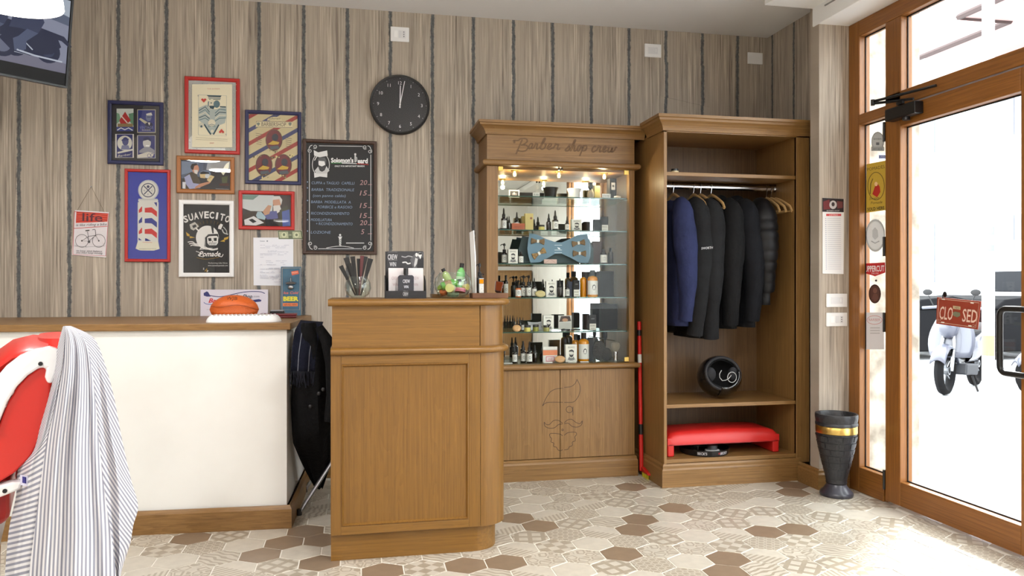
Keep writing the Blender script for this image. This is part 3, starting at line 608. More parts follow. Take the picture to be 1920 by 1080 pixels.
m = MB(); m.prism([(.507, CY0+.006)]+[(.507+.116*sin(a), CY0+.122-.116*cos(a)) for a in [k*pi/2/12 for k in range(1, 13)]]+[(.623, CY1), (.507, CY1)], 'z', .868, 1.036); m.build('upper_curved_panel', cZ, ct, smooth=True)
CT = 1.064
m = MB(); m.prism(plan(-.113, CY0-.006, .634, CY1+.01, .122), 'z', 1.036, CT-.0006); m.sweep(plan(-.113, CY0-.006, .634, CY1+.01, .122)[:-1], [(-.02, 1.036)]+HRT(.003, 1.036, CT)+[(-.02, CT)]); m.build('worktop', cX, ct, smooth=True)

# ------------------------------------------------------------------ display cabinet
dc = thing('display_cabinet', 'oak display cabinet with mirrored glass shelves and carved lettering', 'cabinet', (1.16, 4.42, 0))
XL, XR, YF, YB = .722, 1.608, 4.265, 4.572
m = MB(); m.box(XL, XR, YF+.02, YB, .09, .635); m.build('base_carcass', oakZ, dc)
m = MB(); m.sweep([(XL, YB), (XL, YF), (XR, YF), (XR, YB)][::1], [(-.02, 0), (.014, 0), (.014, .092), (.009, .102), (.009, .112), (.004, .118), (-.02, .118)][::1]); m.build('plinth', oakX, dc)
XM = 1.152
engr = pm('engraving', (92, 58, 26), .8)
for k, (a_, b_) in enumerate(((XL+.002, XM-.0015), (XM+.0015, XR-.002))):
    m = MB(); m.box(a_, b_, YF, YF+.018, .121, .632); d_ = m.build('door', oakZ, dc, bevel=.0015)
    ar = Art(wallP(YF), .00005)
    if k == 0: dl = (ar, d_)
    else: dr = (ar, d_)
def sm(pts, n=6):                                # smooth curve through points
    P_ = [Vector(p) for p in pts]; out = []
    for i in range(len(P_)-1):
        a, b, c, d = P_[max(i-1, 0)], P_[i], P_[i+1], P_[min(i+2, len(P_)-1)]
        for k in range(n):
            t = k/n; out.append(.5*((2*b)+(c-a)*t+(2*a-5*b+4*c-d)*t*t+(3*b-a-3*c+d)*t*t*t))
    return out+[P_[-1]]
z4 = lambda l: [(920+x/3.856, 660+y/3.856) for x, y in l]
cw = 1.0; EC = (58, 36, 18)
L_, R_ = dl[0], dr[0]
L_.line(sm(z4([(522, 262), (470, 268), (430, 290), (400, 335), (375, 390)])), cw, EC); L_.line(sm(z4([(375, 390), (400, 368), (450, 363), (522, 364)])), cw, EC)
R_.line(sm(z4([(532, 256), (580, 250), (610, 228), (624, 198)])), cw, EC); R_.line(sm(z4([(624, 198), (645, 245), (642, 300), (618, 345), (590, 363), (532, 364)])), cw, EC)
R_.ring(920+569/3.856, 660+416/3.856, 6, cw, EC); R_.line(z4([(594, 395), (594, 458)]), cw, EC)
L_.line(sm(z4([(520, 515), (490, 495), (455, 496), (425, 524), (400, 522), (387, 508), (392, 535), (420, 550), (460, 548), (490, 525), (520, 520)])), cw, EC)
R_.line(sm(z4([(532, 512), (555, 492), (585, 487), (615, 508), (645, 518), (662, 498), (655, 528), (625, 543), (590, 538), (560, 515), (532, 520)])), cw, EC)
L_.line(sm(z4([(520, 606), (495, 592), (432, 590), (430, 615), (440, 625), (437, 650), (455, 658), (455, 682), (475, 688), (485, 706), (505, 714), (520, 706)])), cw, EC)
R_.line(sm(z4([(532, 602), (560, 583), (612, 580), (620, 597), (608, 615), (612, 640), (590, 652), (590, 675), (568, 686), (560, 702), (532, 708)])), cw, EC)
L_.ring(920+520/3.856, 660+563/3.856, 1.6, cw, EC); L_.build('engraving', d_ if 0 else dl[1]); R_.build('engraving', dr[1])
m = MB(); m.sweep([(XL, YB), (XL, YF), (XR, YF), (XR, YB)], [(-.03, .634)]+HRT(.010, .634, .666)+[(-.03, .666)]); m.build('waist_moulding', oakX, dc, smooth=True)
m = MB(); m.box(XL, XR, YF, YB, .634, .6645); m.build('base_shelf', oakX, dc)
m = MB(); m.box(XL, XL+.066, YF+.005, YF+.04, .666, 1.80); m.build('stile', oakZ, dc, bevel=.002)
m = MB(); m.box(XR-.035, XR, YF+.005, YF+.04, .666, 1.80); m.build('stile', oakZ, dc, bevel=.002)
m = MB(); m.box(XL, XL+.016, YF+.04, YB, .666, 1.80); m.build('side_panel', oakZ, dc)
m = MB(); m.box(XR-.016, XR, YF+.04, YB, .666, 1.80); m.build('side_panel', oakZ, dc)
m = MB(); m.sweep([(XL, YB), (XL, YF), (XR, YF), (XR, YB)], [(-.03, 1.800)]+HRT(.010, 1.800, 1.834)+[(-.03, 1.834)]); m.build('upper_moulding', oakX, dc, smooth=True)
m = MB(); m.box(XL+.002, XR-.002, YF+.004, YB, 1.80, 2.04); fz = m.build('frieze', oakX, dc)
CR = [(0, 1.978), (.008, 1.978), (.012, 1.992), (.020, 2.006), (.034, 2.018), (.046, 2.024), (.048, 2.034), (.054, 2.036), (.054, 2.050), (-.02, 2.050)]
m = MB(); m.sweep([(XL, YB), (XL, YF), (1.664, YF)], CR); m.build('cornice', oakX, dc)
m = MB(); m.box(XL-.03, 1.664, YF-.03, YB, 2.036, 2.049); m.build('top_board', oakX, dc)
# carved script lettering: a dark groove with a proud core, letter by letter
GL = {'a': [[(.9,.75),(.6,1),(.25,.8),(.1,.4),(.3,.02),(.6,.15),(.85,.6),(.92,.98)], [(.92,.98),(.8,.4),(.9,.03),(1.15,.2)]],
 'r': [[(0,.15),(.22,.7),(.3,1.1),(.42,.88),(.75,.92),(.68,.5),(.7,.08),(.88,0),(1.1,.2)]], 'b': [[(0,.2),(.45,1.2),(.58,1.9),(.4,1.85),(.22,1),(.15,.3),(.38,0),(.72,.2),(.78,.7),(.62,.92),(.95,.78)]],
 'e': [[(0,.2),(.5,.5),(.68,.85),(.42,1),(.15,.6),(.2,.15),(.5,0),(.95,.3)]], 's': [[(0,.1),(.5,.9),(.58,1.15),(.66,.6),(.62,.2),(.3,0),(.05,.15)]],
 'h': [[(0,.2),(.45,1.2),(.62,1.9),(.42,1.85),(.25,.8),(.15,0),(.4,.8),(.65,.92),(.66,.3),(.78,0),(1.05,.2)]], 'o': [[(.55,1),(.18,.82),(.1,.25),(.4,0),(.75,.3),(.75,.8),(.5,1),(.95,.9)]],
 'p': [[(0,.5),(.25,1),(.2,.2),(.02,-.9)], [(.15,.1),(.42,.95),(.75,.8),(.7,.2),(.32,.02)]], 'c': [[(.8,.82),(.5,1),(.15,.6),(.2,.1),(.5,0),(.95,.3)]],
 'w': [[(0,.8),(.15,.92),(.13,.2),(.35,0),(.6,.4),(.65,.92),(.6,.3),(.75,0),(1.02,.4),(1.1,1),(1.3,.85)]]}
ar = Art(wallP(YF+.0038), .00008)
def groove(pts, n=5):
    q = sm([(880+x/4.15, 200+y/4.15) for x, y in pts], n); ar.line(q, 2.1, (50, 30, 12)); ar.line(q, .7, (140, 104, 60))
groove([(338, 270), (352, 262), (352, 280), (342, 276)]); groove([(345, 262), (380, 262), (400, 250), (440, 250), (450, 272), (418, 296), (400, 298)]); groove([(405, 298), (445, 302), (456, 322), (430, 346), (390, 346), (370, 334)]); groove([(412, 256), (392, 300), (374, 345), (362, 370)])
for ch, x0, x1, bl in (('a', 460, 498, 330), ('r', 500, 540, 331), ('b', 545, 600, 332), ('e', 604, 648, 333), ('r', 652, 708, 334), ('s', 745, 778, 346), ('h', 782, 836, 346), ('o', 838, 868, 346), ('p', 868, 910, 346), ('c', 950, 988, 352), ('r', 990, 1030, 352), ('e', 1034, 1070, 353), ('w', 1072, 1145, 354)):
    xm_ = max(x for st_ in GL[ch] for x, y in st_); H_ = 44 if ch != 'w' else 38
    for st_ in GL[ch]: groove([(x0+x*(x1-x0)/xm_+y*9-4, bl-y*H_) for x, y in st_], 4)
ar.build('lettering', fz)
# mirror back, glass shelves, glass doors
m = MB(); m.box(XL+.016, XR-.016, 4.548, 4.556, .666, 1.80); m.build('mirror_back', mirror, dc)
m = MB(); m.box(XL+.016, XR-.016, YF+.05, 4.548, 1.79, 1.80); m.build('ceiling_board', oakX, dc)
SH = {}
for k, py in (('A', 369), ('B', 431.5), ('C', 494.5), ('D', 557.5), ('E', 621.5)):
    z = aty(1056, py, 4.30).z; SH[k] = z
    m = MB(); m.box(XL+.018, XR-.018, 4.302, 4.545, z-.006, z); g_ = m.build('glass_shelf', shelfg, dc)
    m = MB(); m.box(XL+.018, XR-.018, 4.300, 4.302, z-.006, z); m.build('edge', shelfedge, g_)
    for x_ in (XL+.018, XR-.024): m = MB(); m.box(x_, x_+.006, 4.32, 4.335, z-.014, z-.006); m.build('bracket', chrome, g_)
SH['F'] = .6668
m = MB(); m.box(XL+.02, XR-.02, 4.30, 4.545, .6645, .6668); m.build('bottom_glass', shelfg, dc)
for a_, b_ in ((XL+.068, XM-.002), (XM+.002, XR-.037)):
    m = MB(); m.box(a_, b_, 4.272, 4.276, .672, 1.797); gd = m.build('glass_door', cabg, dc)
    for z_ in (.672, 1.772):
        x_ = a_ if a_ < 1 else b_-.026
        m = MB(); m.box(x_, x_+.026, 4.268, 4.280, z_, z_+.025); m.build('hinge', brass, gd)
m = MB(); m.lathe([(0, 1.786), (.006, 1.786), (.006, 1.797), (0, 1.797)], (XM-.006, 4.27, 0), 8); m.lathe([(0, 1.786), (.006, 1.786), (.006, 1.797), (0, 1.797)], (XM+.012, 4.27, 0), 8); m.build('latch', black, dc)
bulb = pm('warm_bulb', (255, 230, 150), .4, emis=(255, 214, 120), es=14)
for px in (965, 1048, 1133):
    p = aty(px, 320, 4.36); zc = 1.79
    m = MB(); m.lathe([(0, zc-.006), (.022, zc-.006), (.024, zc)], (p.x, 4.36, 0), 14); s_ = m.build('spot_ring', brass, dc)
    m = MB(); m.lathe([(0, zc-.034), (.008, zc-.032), (.010, zc-.020), (.005, zc-.006)], (p.x, 4.36, 0), 10); m.build('bulb', bulb, s_, smooth=True)
    l = bpy.data.lights.new('cabinet_spot', 'POINT'); l.energy = 1.6; l.color = (1, .82, .5); l.shadow_soft_size = .012
    lo = bpy.data.objects.new('cabinet_spot', l); COL.objects.link(lo); lo.location = (p.x, 4.36, zc-.05)

# ------------------------------------------------------------------ open wardrobe
wd = thing('wardrobe', 'open oak wardrobe with rail, shelf and carved cornice', 'wardrobe', (2.1, 4.25, 0))
AX, BX, WF, WB = 1.668, 2.562, 3.975, 4.572; IB = 4.42
m = MB(); m.box(AX, AX+.018, WF, WB, .1, 1.99); m.build('side_panel', oakZ, wd, bevel=.001)
m = MB(); m.box(2.478, 2.496, WF+.004, WB, .1, 1.99); m.build('side_panel', oakZ, wd)
m = MB(); m.box(2.478, BX, WF, WF+.02, .1, 1.99); m.build('pilaster', oakZ, wd, bevel=.002)
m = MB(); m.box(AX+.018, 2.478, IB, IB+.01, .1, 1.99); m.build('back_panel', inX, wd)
m = MB(); m.box(AX+.018, 2.478, WF+.004, IB, 1.975, 1.99); m.build('top_panel', oakX, wd)
m = MB(); m.box(AX, BX, WF, WF+.018, 1.972, 1.99); m.build('head_rail', oakX, wd)
zs = {}
for nm, py in (('top', 326), ('mid', 755)):
    z = aty(1370, py, WF+.01).z; zs[nm] = z
    m = MB(); m.box(AX+.018, 2.478, WF+.008, IB, z-.020, z); m.build('shelf', oakX, wd, bevel=.001)
m = MB(); m.box(AX+.018, 2.478, WF+.002, IB, .13, .152); m.build('floor_board', oakX, wd, bevel=.001); zs['low'] = .152
PP = [(-.02, 0), (.016, 0), (.016, .095), (.010, .104), (.010, .118), (.004, .128), (-.02, .128)]
m = MB(); m.sweep([(AX, WB), (AX, WF), (BX-.055, WF)], PP); m.build('plinth', oakX, wd)
C2 = [(0, 1.978), (.008, 1.978), (.012, 1.994), (.018, 2.006), (.030, 2.020), (.042, 2.030), (.044, 2.042), (.052, 2.046), (.052, 2.062), (-.02, 2.062)]
m = MB(); m.sweep([(AX, 4.208), (AX, WF), (BX, WF), (BX, WF+.05)], C2); m.build('cornice', oakX, wd)
m = MB(); m.box(AX, BX+.02, WF-.02, WB, 2.046, 2.061); m.build('top_board', oakX, wd)
RY = 4.20; RZ = aty(1380, 352, RY).z
m = MB(); m.tube([(AX+.018, RY, RZ), (2.478, RY, RZ)], (.010, .016), 12); m.build('rail', chrome, wd, smooth=True)
for x_ in (AX+.018, 2.472): m = MB(); m.lathe([(0, 0), (.02, 0), (.02, .006), (0, .006)], (x_, RY, RZ), 12, 'x'); m.build('rail_socket', chrome, wd)

# ------------------------------------------------------------------ wall fittings
def plate(px0, px1, py0, py1, lab, kind, y=DB, cat='switch', name='wall_switch'):
    a = aty(px0, py1, y); b = aty(px1, py0, y); c = (a+b)/2
    t = thing(name, lab, cat, (c.x, y, c.z))
    m = MB(); m.box(a.x, b.x, y-.009, y-.0002, a.z, b.z); m.build('cover_plate', whitep, t, bevel=.003)
    w_ = (b.x-a.x); h_ = b.z-a.z
    if kind == 'socket':
        m = MB(); m.box(c.x-w_*.32, c.x-w_*.12, y-.0105, y-.008, c.z-h_*.24, c.z+h_*.24); m.build('switch_rocker', pm('bright_rocker', (250, 250, 250), .25), t, bevel=.001)
        m = MB(); m.box(c.x-w_*.06, c.x+w_*.10, y-.0102, y-.008, c.z-h_*.26, c.z+h_*.26); m.box(c.x+w_*.13, c.x+w_*.30, y-.0102, y-.008, c.z-h_*.26, c.z+h_*.26); m.build('module', pm('module_grey', (222, 222, 224), .4), t, bevel=.001)
        m = MB()
        for k in range(3): m.box(c.x+w_*.19, c.x+w_*.24, y-.0106, y-.010, c.z+h_*(-.17+.15*k), c.z+h_*(-.12+.15*k))
        m.build('socket_hole', black, t)
    elif kind == 'switch':
        m = MB(); m.box(c.x-w_*.28, c.x+w_*.28, y-.0105, y-.008, c.z-h_*.24, c.z+h_*.24); m.build('switch_rocker', pm('module_grey', (222, 222, 224), .4), t, bevel=.001)
        m = MB(); m.box(c.x+w_*.15, c.x+w_*.2, y-.0115, y-.010, c.z-h_*.12, c.z+h_*.12); m.build('marker', whitep, t)
    return t
plate(732, 767, 52.5, 77.5, 'white socket plate on the striped wall above the clock', 'socket', cat='socket', name='wall_socket')
plate(1208, 1239, 84, 107, 'white switch plate high on the wall above the wardrobe corner', 'switch')
plate(1401, 1429, 100, 120, 'blank white cover plate high in the wall corner', '', name='cover_plate')
plate(1548, 1587, 550.5, 576, 'white switch plate on the pier beside the door, the upper one', 'switch', 3.767)
plate(1548, 1587, 586, 612, 'white switch plate on the pier beside the door, the lower one', 'socket', 3.767)
# clock
cc = aty(750, 196.5, DB-.02); t = thing('wall_clock', 'round black wall clock with white numerals and hands', 'clock', (cc.x, DB, cc.z))
r = .176
m = MB(); m.lathe([(r-.012, -.030), (r-.003, -.032), (r, -.028), (r, 0), (0, 0)], (cc.x, DB-.0003, cc.z), 56, 'y'); m.build('case', black, t, smooth=True)
m = MB(); m.lathe([(0, -.022), (r-.011, -.022)], (cc.x, DB, cc.z), 56, 'y'); m.lathe([(r-.011, -.022), (r-.0115, -.031)], (cc.x, DB, cc.z), 56, 'y'); m.build('dial', pm('dial_black', (38, 38, 42), .5), t)
a = Art(locP((cc.x, DB-.0222, cc.z)))
for k in range(1, 13):
    an = pi/2-k*pi/6; a.text(str(k), .128*cos(an), .128*sin(an)-.009, .019, (216, 216, 220), down=False)
for k in range(60):
    an = k*pi/30
    if k % 5 == 0: a.circ(.154*cos(an), .154*sin(an), .0022, (180, 180, 184), n=8)
    else: a.circ(.156*cos(an), .156*sin(an), .0011, (130, 130, 136), n=5)
a.build('numerals', t)
def hand(an, ln, wd_, nm, y):
    d = Vector((sin(an), 0, cos(an))); n = Vector((cos(an), 0, -sin(an))); o_ = Vector((cc.x, y, cc.z)); q = [o_-d*.02-n*wd_, o_+d*ln-n*wd_*.7, o_+d*ln+n*wd_*.7, o_-d*.02+n*wd_]
    m = MB(); m.add(q+[p+Vector((0, .0015, 0)) for p in q], [(0,1,2,3),(7,6,5,4),(0,4,5,1),(1,5,6,2),(2,6,7,3),(3,7,4,0)]); m.build(nm, pm('hand_white', (238, 238, 240), .4), t)
hand(radians(1), .113, .0032, 'hour_hand', DB-.026); hand(radians(11), .142, .0026, 'minute_hand', DB-.029)
m = MB(); m.lathe([(0, -.031), (.005, -.031), (.005, -.022)], (cc.x, DB, cc.z), 12, 'y'); m.build('hub', whitep, t)
m = MB(); m.lathe([(0, -.0315), (r-.0125, -.0315)], (cc.x, DB, cc.z), 56, 'y'); m.build('glass', thin_glass('clock_glass', (.97, .97, .97), .0, .6), t)
# ================================================================== PICTURES ON THE WALL
picg = thin_glass('picture_glass', (.98, .98, .98), .0, .8)
def frame(l, r, t, b, bw, mat, lab, art, depth=.018, bg=None, glass=True, name='framed_picture', cat='picture', fn=None):
    """outer rectangle in photo pixels on the wall plane; art draws in the same pixels"""
    p0 = aty(l, b, DB); p1 = aty(r, t, DB); x0, z0, x1, z1 = p0.x, p0.z, p1.x, p1.z
    # same real rectangle, read at the frame's own centre line so it hangs level
    zt = aty((l+r)/2, t, DB).z; zb = aty((l+r)/2, b, DB).z; z0, z1 = zb, zt
    th = thing(name, lab, cat, ((x0+x1)/2, DB, (z0+z1)/2))
    y0 = DB-.0004
    pr = [(0, 0), (0, -depth*.8), (bw*.2, -depth), (bw*.7, -depth), (bw, -depth*.75), (bw, 0)]
    cs = [(x0, z0, 1, 1), (x1, z0, -1, 1), (x1, z1, -1, -1), (x0, z1, 1, -1)]
    vs = [(cx_+sx*o_, y0+d, cz_+sz*o_) for cx_, cz_, sx, sz in cs for o_, d in pr]; n = len(pr)
    m = MB(); m.add(vs, [(i*n+k, ((i+1) % 4)*n+k, ((i+1) % 4)*n+(k+1) % n, i*n+(k+1) % n) for i in range(4) for k in range(n)]); m.build('frame', mat, th)
    yb = y0-.006
    m = MB(); m.box(x0+bw*.8, x1-bw*.8, yb, y0, z0+bw*.8, z1-bw*.8); m.build('backing', pm('backing_%s' % str(bg), bg or (30, 30, 30), .7), th)
    a = Art(wallP(yb-.0002)); art(a); a.build('print', th)
    if glass: m = MB(); m.box(x0+bw*.8, x1-bw*.8, y0-depth*.62, y0-depth*.62+.001, z0+bw*.8, z1-bw*.8); m.build('glass', picg, th)
    return th
NV = (34, 38, 110); CRM = (222, 210, 172)
# --- four small prints in a navy frame
def f(a):
    a.rect(209, 197, 301, 303, (44, 42, 46))
    g = lambda x, y: (180+x/4.91, 130+y/4.91)
    def R4(x0, y0, x1, y1, c): p = g(x0, y0); q = g(x1, y1); a.rect(p[0], p[1], q[0], q[1], c)
    R4(190, 362, 345, 568, (206, 212, 206)); a.face([g(190, 400), g(215, 410), g(230, 470), g(190, 500)], (120, 160, 130)); a.face([g(300, 410), g(345, 400), g(345, 520), g(310, 480)], (96, 140, 110))
    a.face([g(215, 470), g(268, 390), g(320, 470), g(290, 500), g(225, 500)], (176, 40, 40)); a.line([g(225, 420), g(290, 495)], 2, (226, 214, 200)); R4(200, 500, 340, 530, (140, 120, 80)); a.face([g(190, 530), g(345, 530), g(345, 570), g(190, 570)], (60, 70, 140)); a.line([g(196, 560), g(230, 540), g(266, 556), g(300, 540), g(338, 562)], 2, (220, 224, 230))
    R4(380, 370, 550, 585, (190, 184, 160)); R4(386, 376, 544, 578, (44, 52, 128)); a.circ(*g(485, 440), 5.2, (110, 120, 160), 8); a.face([g(462, 410), g(510, 398), g(520, 425), g(466, 425)], (220, 220, 214)); a.line([g(470, 440), g(505, 440)], 1, (20, 24, 60))
    a.face([g(395, 460), g(410, 448), g(480, 490), g(465, 512)], (196, 190, 160)); a.face([g(455, 500), g(490, 480), g(520, 500), g(525, 560), g(450, 560)], (28, 30, 70)); a.face([g(478, 490), g(500, 490), g(492, 520)], (224, 224, 220)); a.text('VINTAGE', *g(465, 548), 5, (120, 128, 190), 26); a.text('BARBER', *g(465, 566), 2.5, (190, 190, 200), 16)
    R4(178, 596, 350, 815, (214, 212, 206)); R4(192, 600, 338, 812, (40, 46, 110)); a.circ(*g(265, 680), 14, (216, 214, 204)); a.circ(*g(272, 664), 6, (70, 76, 130), 8); a.face([g(235, 650), g(268, 632), g(305, 640), g(300, 655), g(240, 662)], (40, 46, 110)); a.face([g(230, 740), g(240, 700), g(300, 700), g(315, 740)], (120, 124, 160)); a.line([g(200, 770), g(340, 740)], 3.2, (216, 214, 204)); a.text('Barber', *g(265, 800), 4, (216, 214, 204), 26, shear=.3, rot=.15)
    R4(380, 608, 550, 820, (190, 188, 184)); R4(388, 612, 544, 816, (52, 56, 118)); a.circ(*g(470, 680), 7.5, (206, 204, 200), 10); a.face([g(436, 660), g(440, 630), g(480, 622), g(508, 645), g(505, 665), g(480, 650)], (30, 34, 86)); a.line([g(460, 705), g(492, 705)], 2, (250, 250, 250)); a.face([g(400, 750), g(450, 715), g(500, 718), g(540, 745), g(540, 770), g(400, 770)], (150, 150, 160)); a.face([g(384, 790), g(480, 760), g(540, 775), g(520, 810), g(390, 815)], (206, 202, 190)); a.ring(*g(490, 795), 3, .7, (52, 56, 118)); a.ring(*g(520, 790), 3, .7, (52, 56, 118))
frame(203, 307, 191, 309, .020, navyf, 'navy framed set of four small blue barber prints', f)
# --- playing-card print in a red frame
def f(a):
    g = lambda x, y: (180+x/4.91, 130+y/4.91)
    a.rect(352, 151, 445, 285, (196, 200, 196)); rr = random.Random(3)
    for k in range(420):
        s_ = rr.random(); u = rr.uniform(354, 443); v = rr.uniform(153, 283)
        if 361 < u < 436 and 160 < v < 277: continue
        a.rect(u, v, u+rr.uniform(.6, 2), v+rr.uniform(.5, 1.4), rr.choice([(120, 136, 140), (226, 222, 206), (150, 162, 164)]))
    a.rect(361, 159, 436, 277, (232, 224, 196)); a.text('THE BARBER', *g(1085, 190), 2.4, (206, 150, 130), 24)
    a.line([g(948, 240), g(1205, 248), g(1203, 618), g(946, 608)], .6, (150, 160, 160), True)
    T = (98, 124, 132); D_ = (58, 82, 92)
    a.face([g(1022, 243), g(1160, 246), g(1150, 262), g(1040, 258)], D_); a.line([g(1036, 268), g(1152, 272)], 1.6, T); a.line([g(1044, 280), g(1148, 284)], 1.2, D_)
    a.circ(*g(1070, 318), 6.5, (222, 216, 194), 8); a.circ(*g(1064, 314), 1.2, D_); a.face([g(1044, 340), g(1100, 340), g(1085, 372), g(1055, 365)], D_); a.circ(*g(1115, 325), 6, T, 7); a.line([g(1040, 300), g(1036, 350)], 2, T)
    a.face([g(950, 360), g(1020, 330), g(1060, 372), g(1110, 372), g(1200, 345), g(1205, 430), g(1190, 500), g(1135, 520), g(1080, 600), g(1040, 590), g(1000, 520), g(950, 470)], (176, 186, 182))
    for k, c in enumerate((D_, T, (222, 216, 194), D_, T)): a.line([g(952, 385+k*22), g(1010, 350+k*26), g(1050, 400+k*20)], 1.4, c)
    for k, c in enumerate((T, D_, (222, 216, 194), T)): a.line([g(1200, 380+k*24), g(1140, 372+k*28), g(1100, 410+k*24)], 1.5, c)
    a.line([g(1000, 510), g(1062, 605)], 2.6, D_); a.line([g(1135, 515), g(1085, 605)], 2.6, D_); a.line([g(1145, 350), g(1200, 352)], 2.2, D_); a.circ(*g(975, 520), 5, (206, 204, 186)); a.circ(*g(975, 530), 2, D_)
    a.circ(*g(1070, 500), 7, (222, 216, 194)); a.line([g(1040, 520), g(1070, 510), g(1100, 520)], 1, T); a.line([g(1035, 535), g(1070, 525), g(1105, 535)], 1, T); a.circ(*g(1075, 575), 3, (222, 216, 194))
    def heart(u, v, s_, sg=1): a.face([(u, v+s_*sg)]+[(u-s_+.5*s_*(1-cos(pi*k/6)), v-s_*.45*sg*sin(pi*k/6)-.1*s_*sg) for k in range(7)]+[(u+.5*s_*(1-cos(pi*k/6)), v-s_*.45*sg*sin(pi*k/6)-.1*s_*sg) for k in range(1, 7)], (200, 72, 62))
    heart(*g(997, 288), 5); heart(*g(1160, 578), 5, -1); a.text('K', *g(948, 256), 3, (110, 120, 120)); a.text('K', *g(1203, 612), 3, (110, 120, 120)); a.text('est', *g(1072, 688), 2, (200, 110, 100), 8)
    a.line([g(925, 632), g(1215, 650)], .5, (170, 160, 140)); a.line([g(925, 650), g(1215, 665)], .5, (170, 160, 140))
frame(347, 450, 146.5, 289, .020, redf, 'red framed cream print of a king of hearts playing card', f)
# --- BARBERSHOP poster, red and blue diagonal stripes
def f(a):
    a.rect(466, 214, 559, 341, (212, 196, 152))
    cl = lambda p: (min(559, max(466, p[0])), p[1])
    import itertools
    def stripe(v0, wd, col):                    # clipped band rising to the right
        q = []
        for (u, v) in ((466, v0), (559, v0-52), (559, v0-52+wd), (466, v0+wd)): q.append((u, v))
        out = []
        for i in range(4):
            p, n_ = q[i], q[(i+1) % 4]; out.append(p)
        # clip against v 214..341
        def clip(pl, lo, keep):
            res = []
            for i in range(len(pl)):
                p, n_ = pl[i], pl[(i+1) % len(pl)]; ip = keep(p[1]); inn = keep(n_[1])
                if ip: res.append(p)
                if ip != inn: t = (lo-p[1])/(n_[1]-p[1]); res.append((p[0]+t*(n_[0]-p[0]), lo))
            return res
        out = clip(out, 214, lambda v: v >= 214); out = clip(out, 341, lambda v: v <= 341) if len(out) > 2 else out
        if len(out) > 2: a.face(out, col)
    for k in range(8): stripe(216+k*25, 8, (60, 66, 112) if k % 2 else (168, 62, 54))
    g = lambda x, y: (430+x/3.6, 190+y/3.6)
    a.circ(*g(305, 130), 14, (222, 208, 164), 7, 16, pi, 2*pi); a.text('Schorem', *g(305, 122), 3.6, (70, 60, 60), 22, shear=.3); a.face([g(180, 132), g(430, 138), g(428, 182), g(178, 176)], (226, 214, 176)); a.line([g(182, 135), g(428, 141), g(426, 179), g(180, 173)], .7, (90, 70, 60), True)
    a.text('BARBERSHOP', *g(300, 168), 7, (66, 52, 52), 46, rot=-.02)
    for x_ in (196, 410): a.face([g(x_-12, 152), g(x_-6, 144), g(x_+6, 144), g(x_+12, 152), g(x_, 168)], (120, 130, 120))
    for x_, y_, s_ in ((302, 262, 16), (235, 430, 16), (365, 430, 16)):   # plain oval stand-ins
        u, v = g(x_, y_); a.circ(u, v, s_, (94, 84, 60), s_*1.28); a.circ(u, v, s_-1.3, (112, 34, 44), s_*1.28-1.3)
        a.circ(u+2, v-5, 6, (40, 44, 60), 7); a.face([(u-12, v+8), (u-2, v+1), (u+10, v+4), (u+8, v+8), (u-2, v+9)], (208, 172, 60)); a.face([(u-8, v+12), (u+8, v+10), (u+10, v+16), (u-6, v+18)], (80, 90, 100))
    for x_, y_ in ((200, 250), (400, 280)):
        for k in range(6): a.line([g(x_-22+k, y_-34+k*14), g(x_+22-k, y_-26+k*14)], .8, (110, 96, 84))
    rr = random.Random(5)
    for x_, y_ in ((302, 340), (235, 505), (365, 505), (190, 370), (310, 380), (420, 370)):
        for k in range(7): a.circ(*g(x_+rr.uniform(-28, 28), y_+rr.uniform(-10, 12)), rr.uniform(.8, 1.8), rr.choice([(92, 84, 66), (150, 140, 100), (222, 206, 150)]), n=7)
frame(460, 565, 209, 346, .020, navyf, 'navy framed barbershop poster with red and blue diagonal stripes', f)
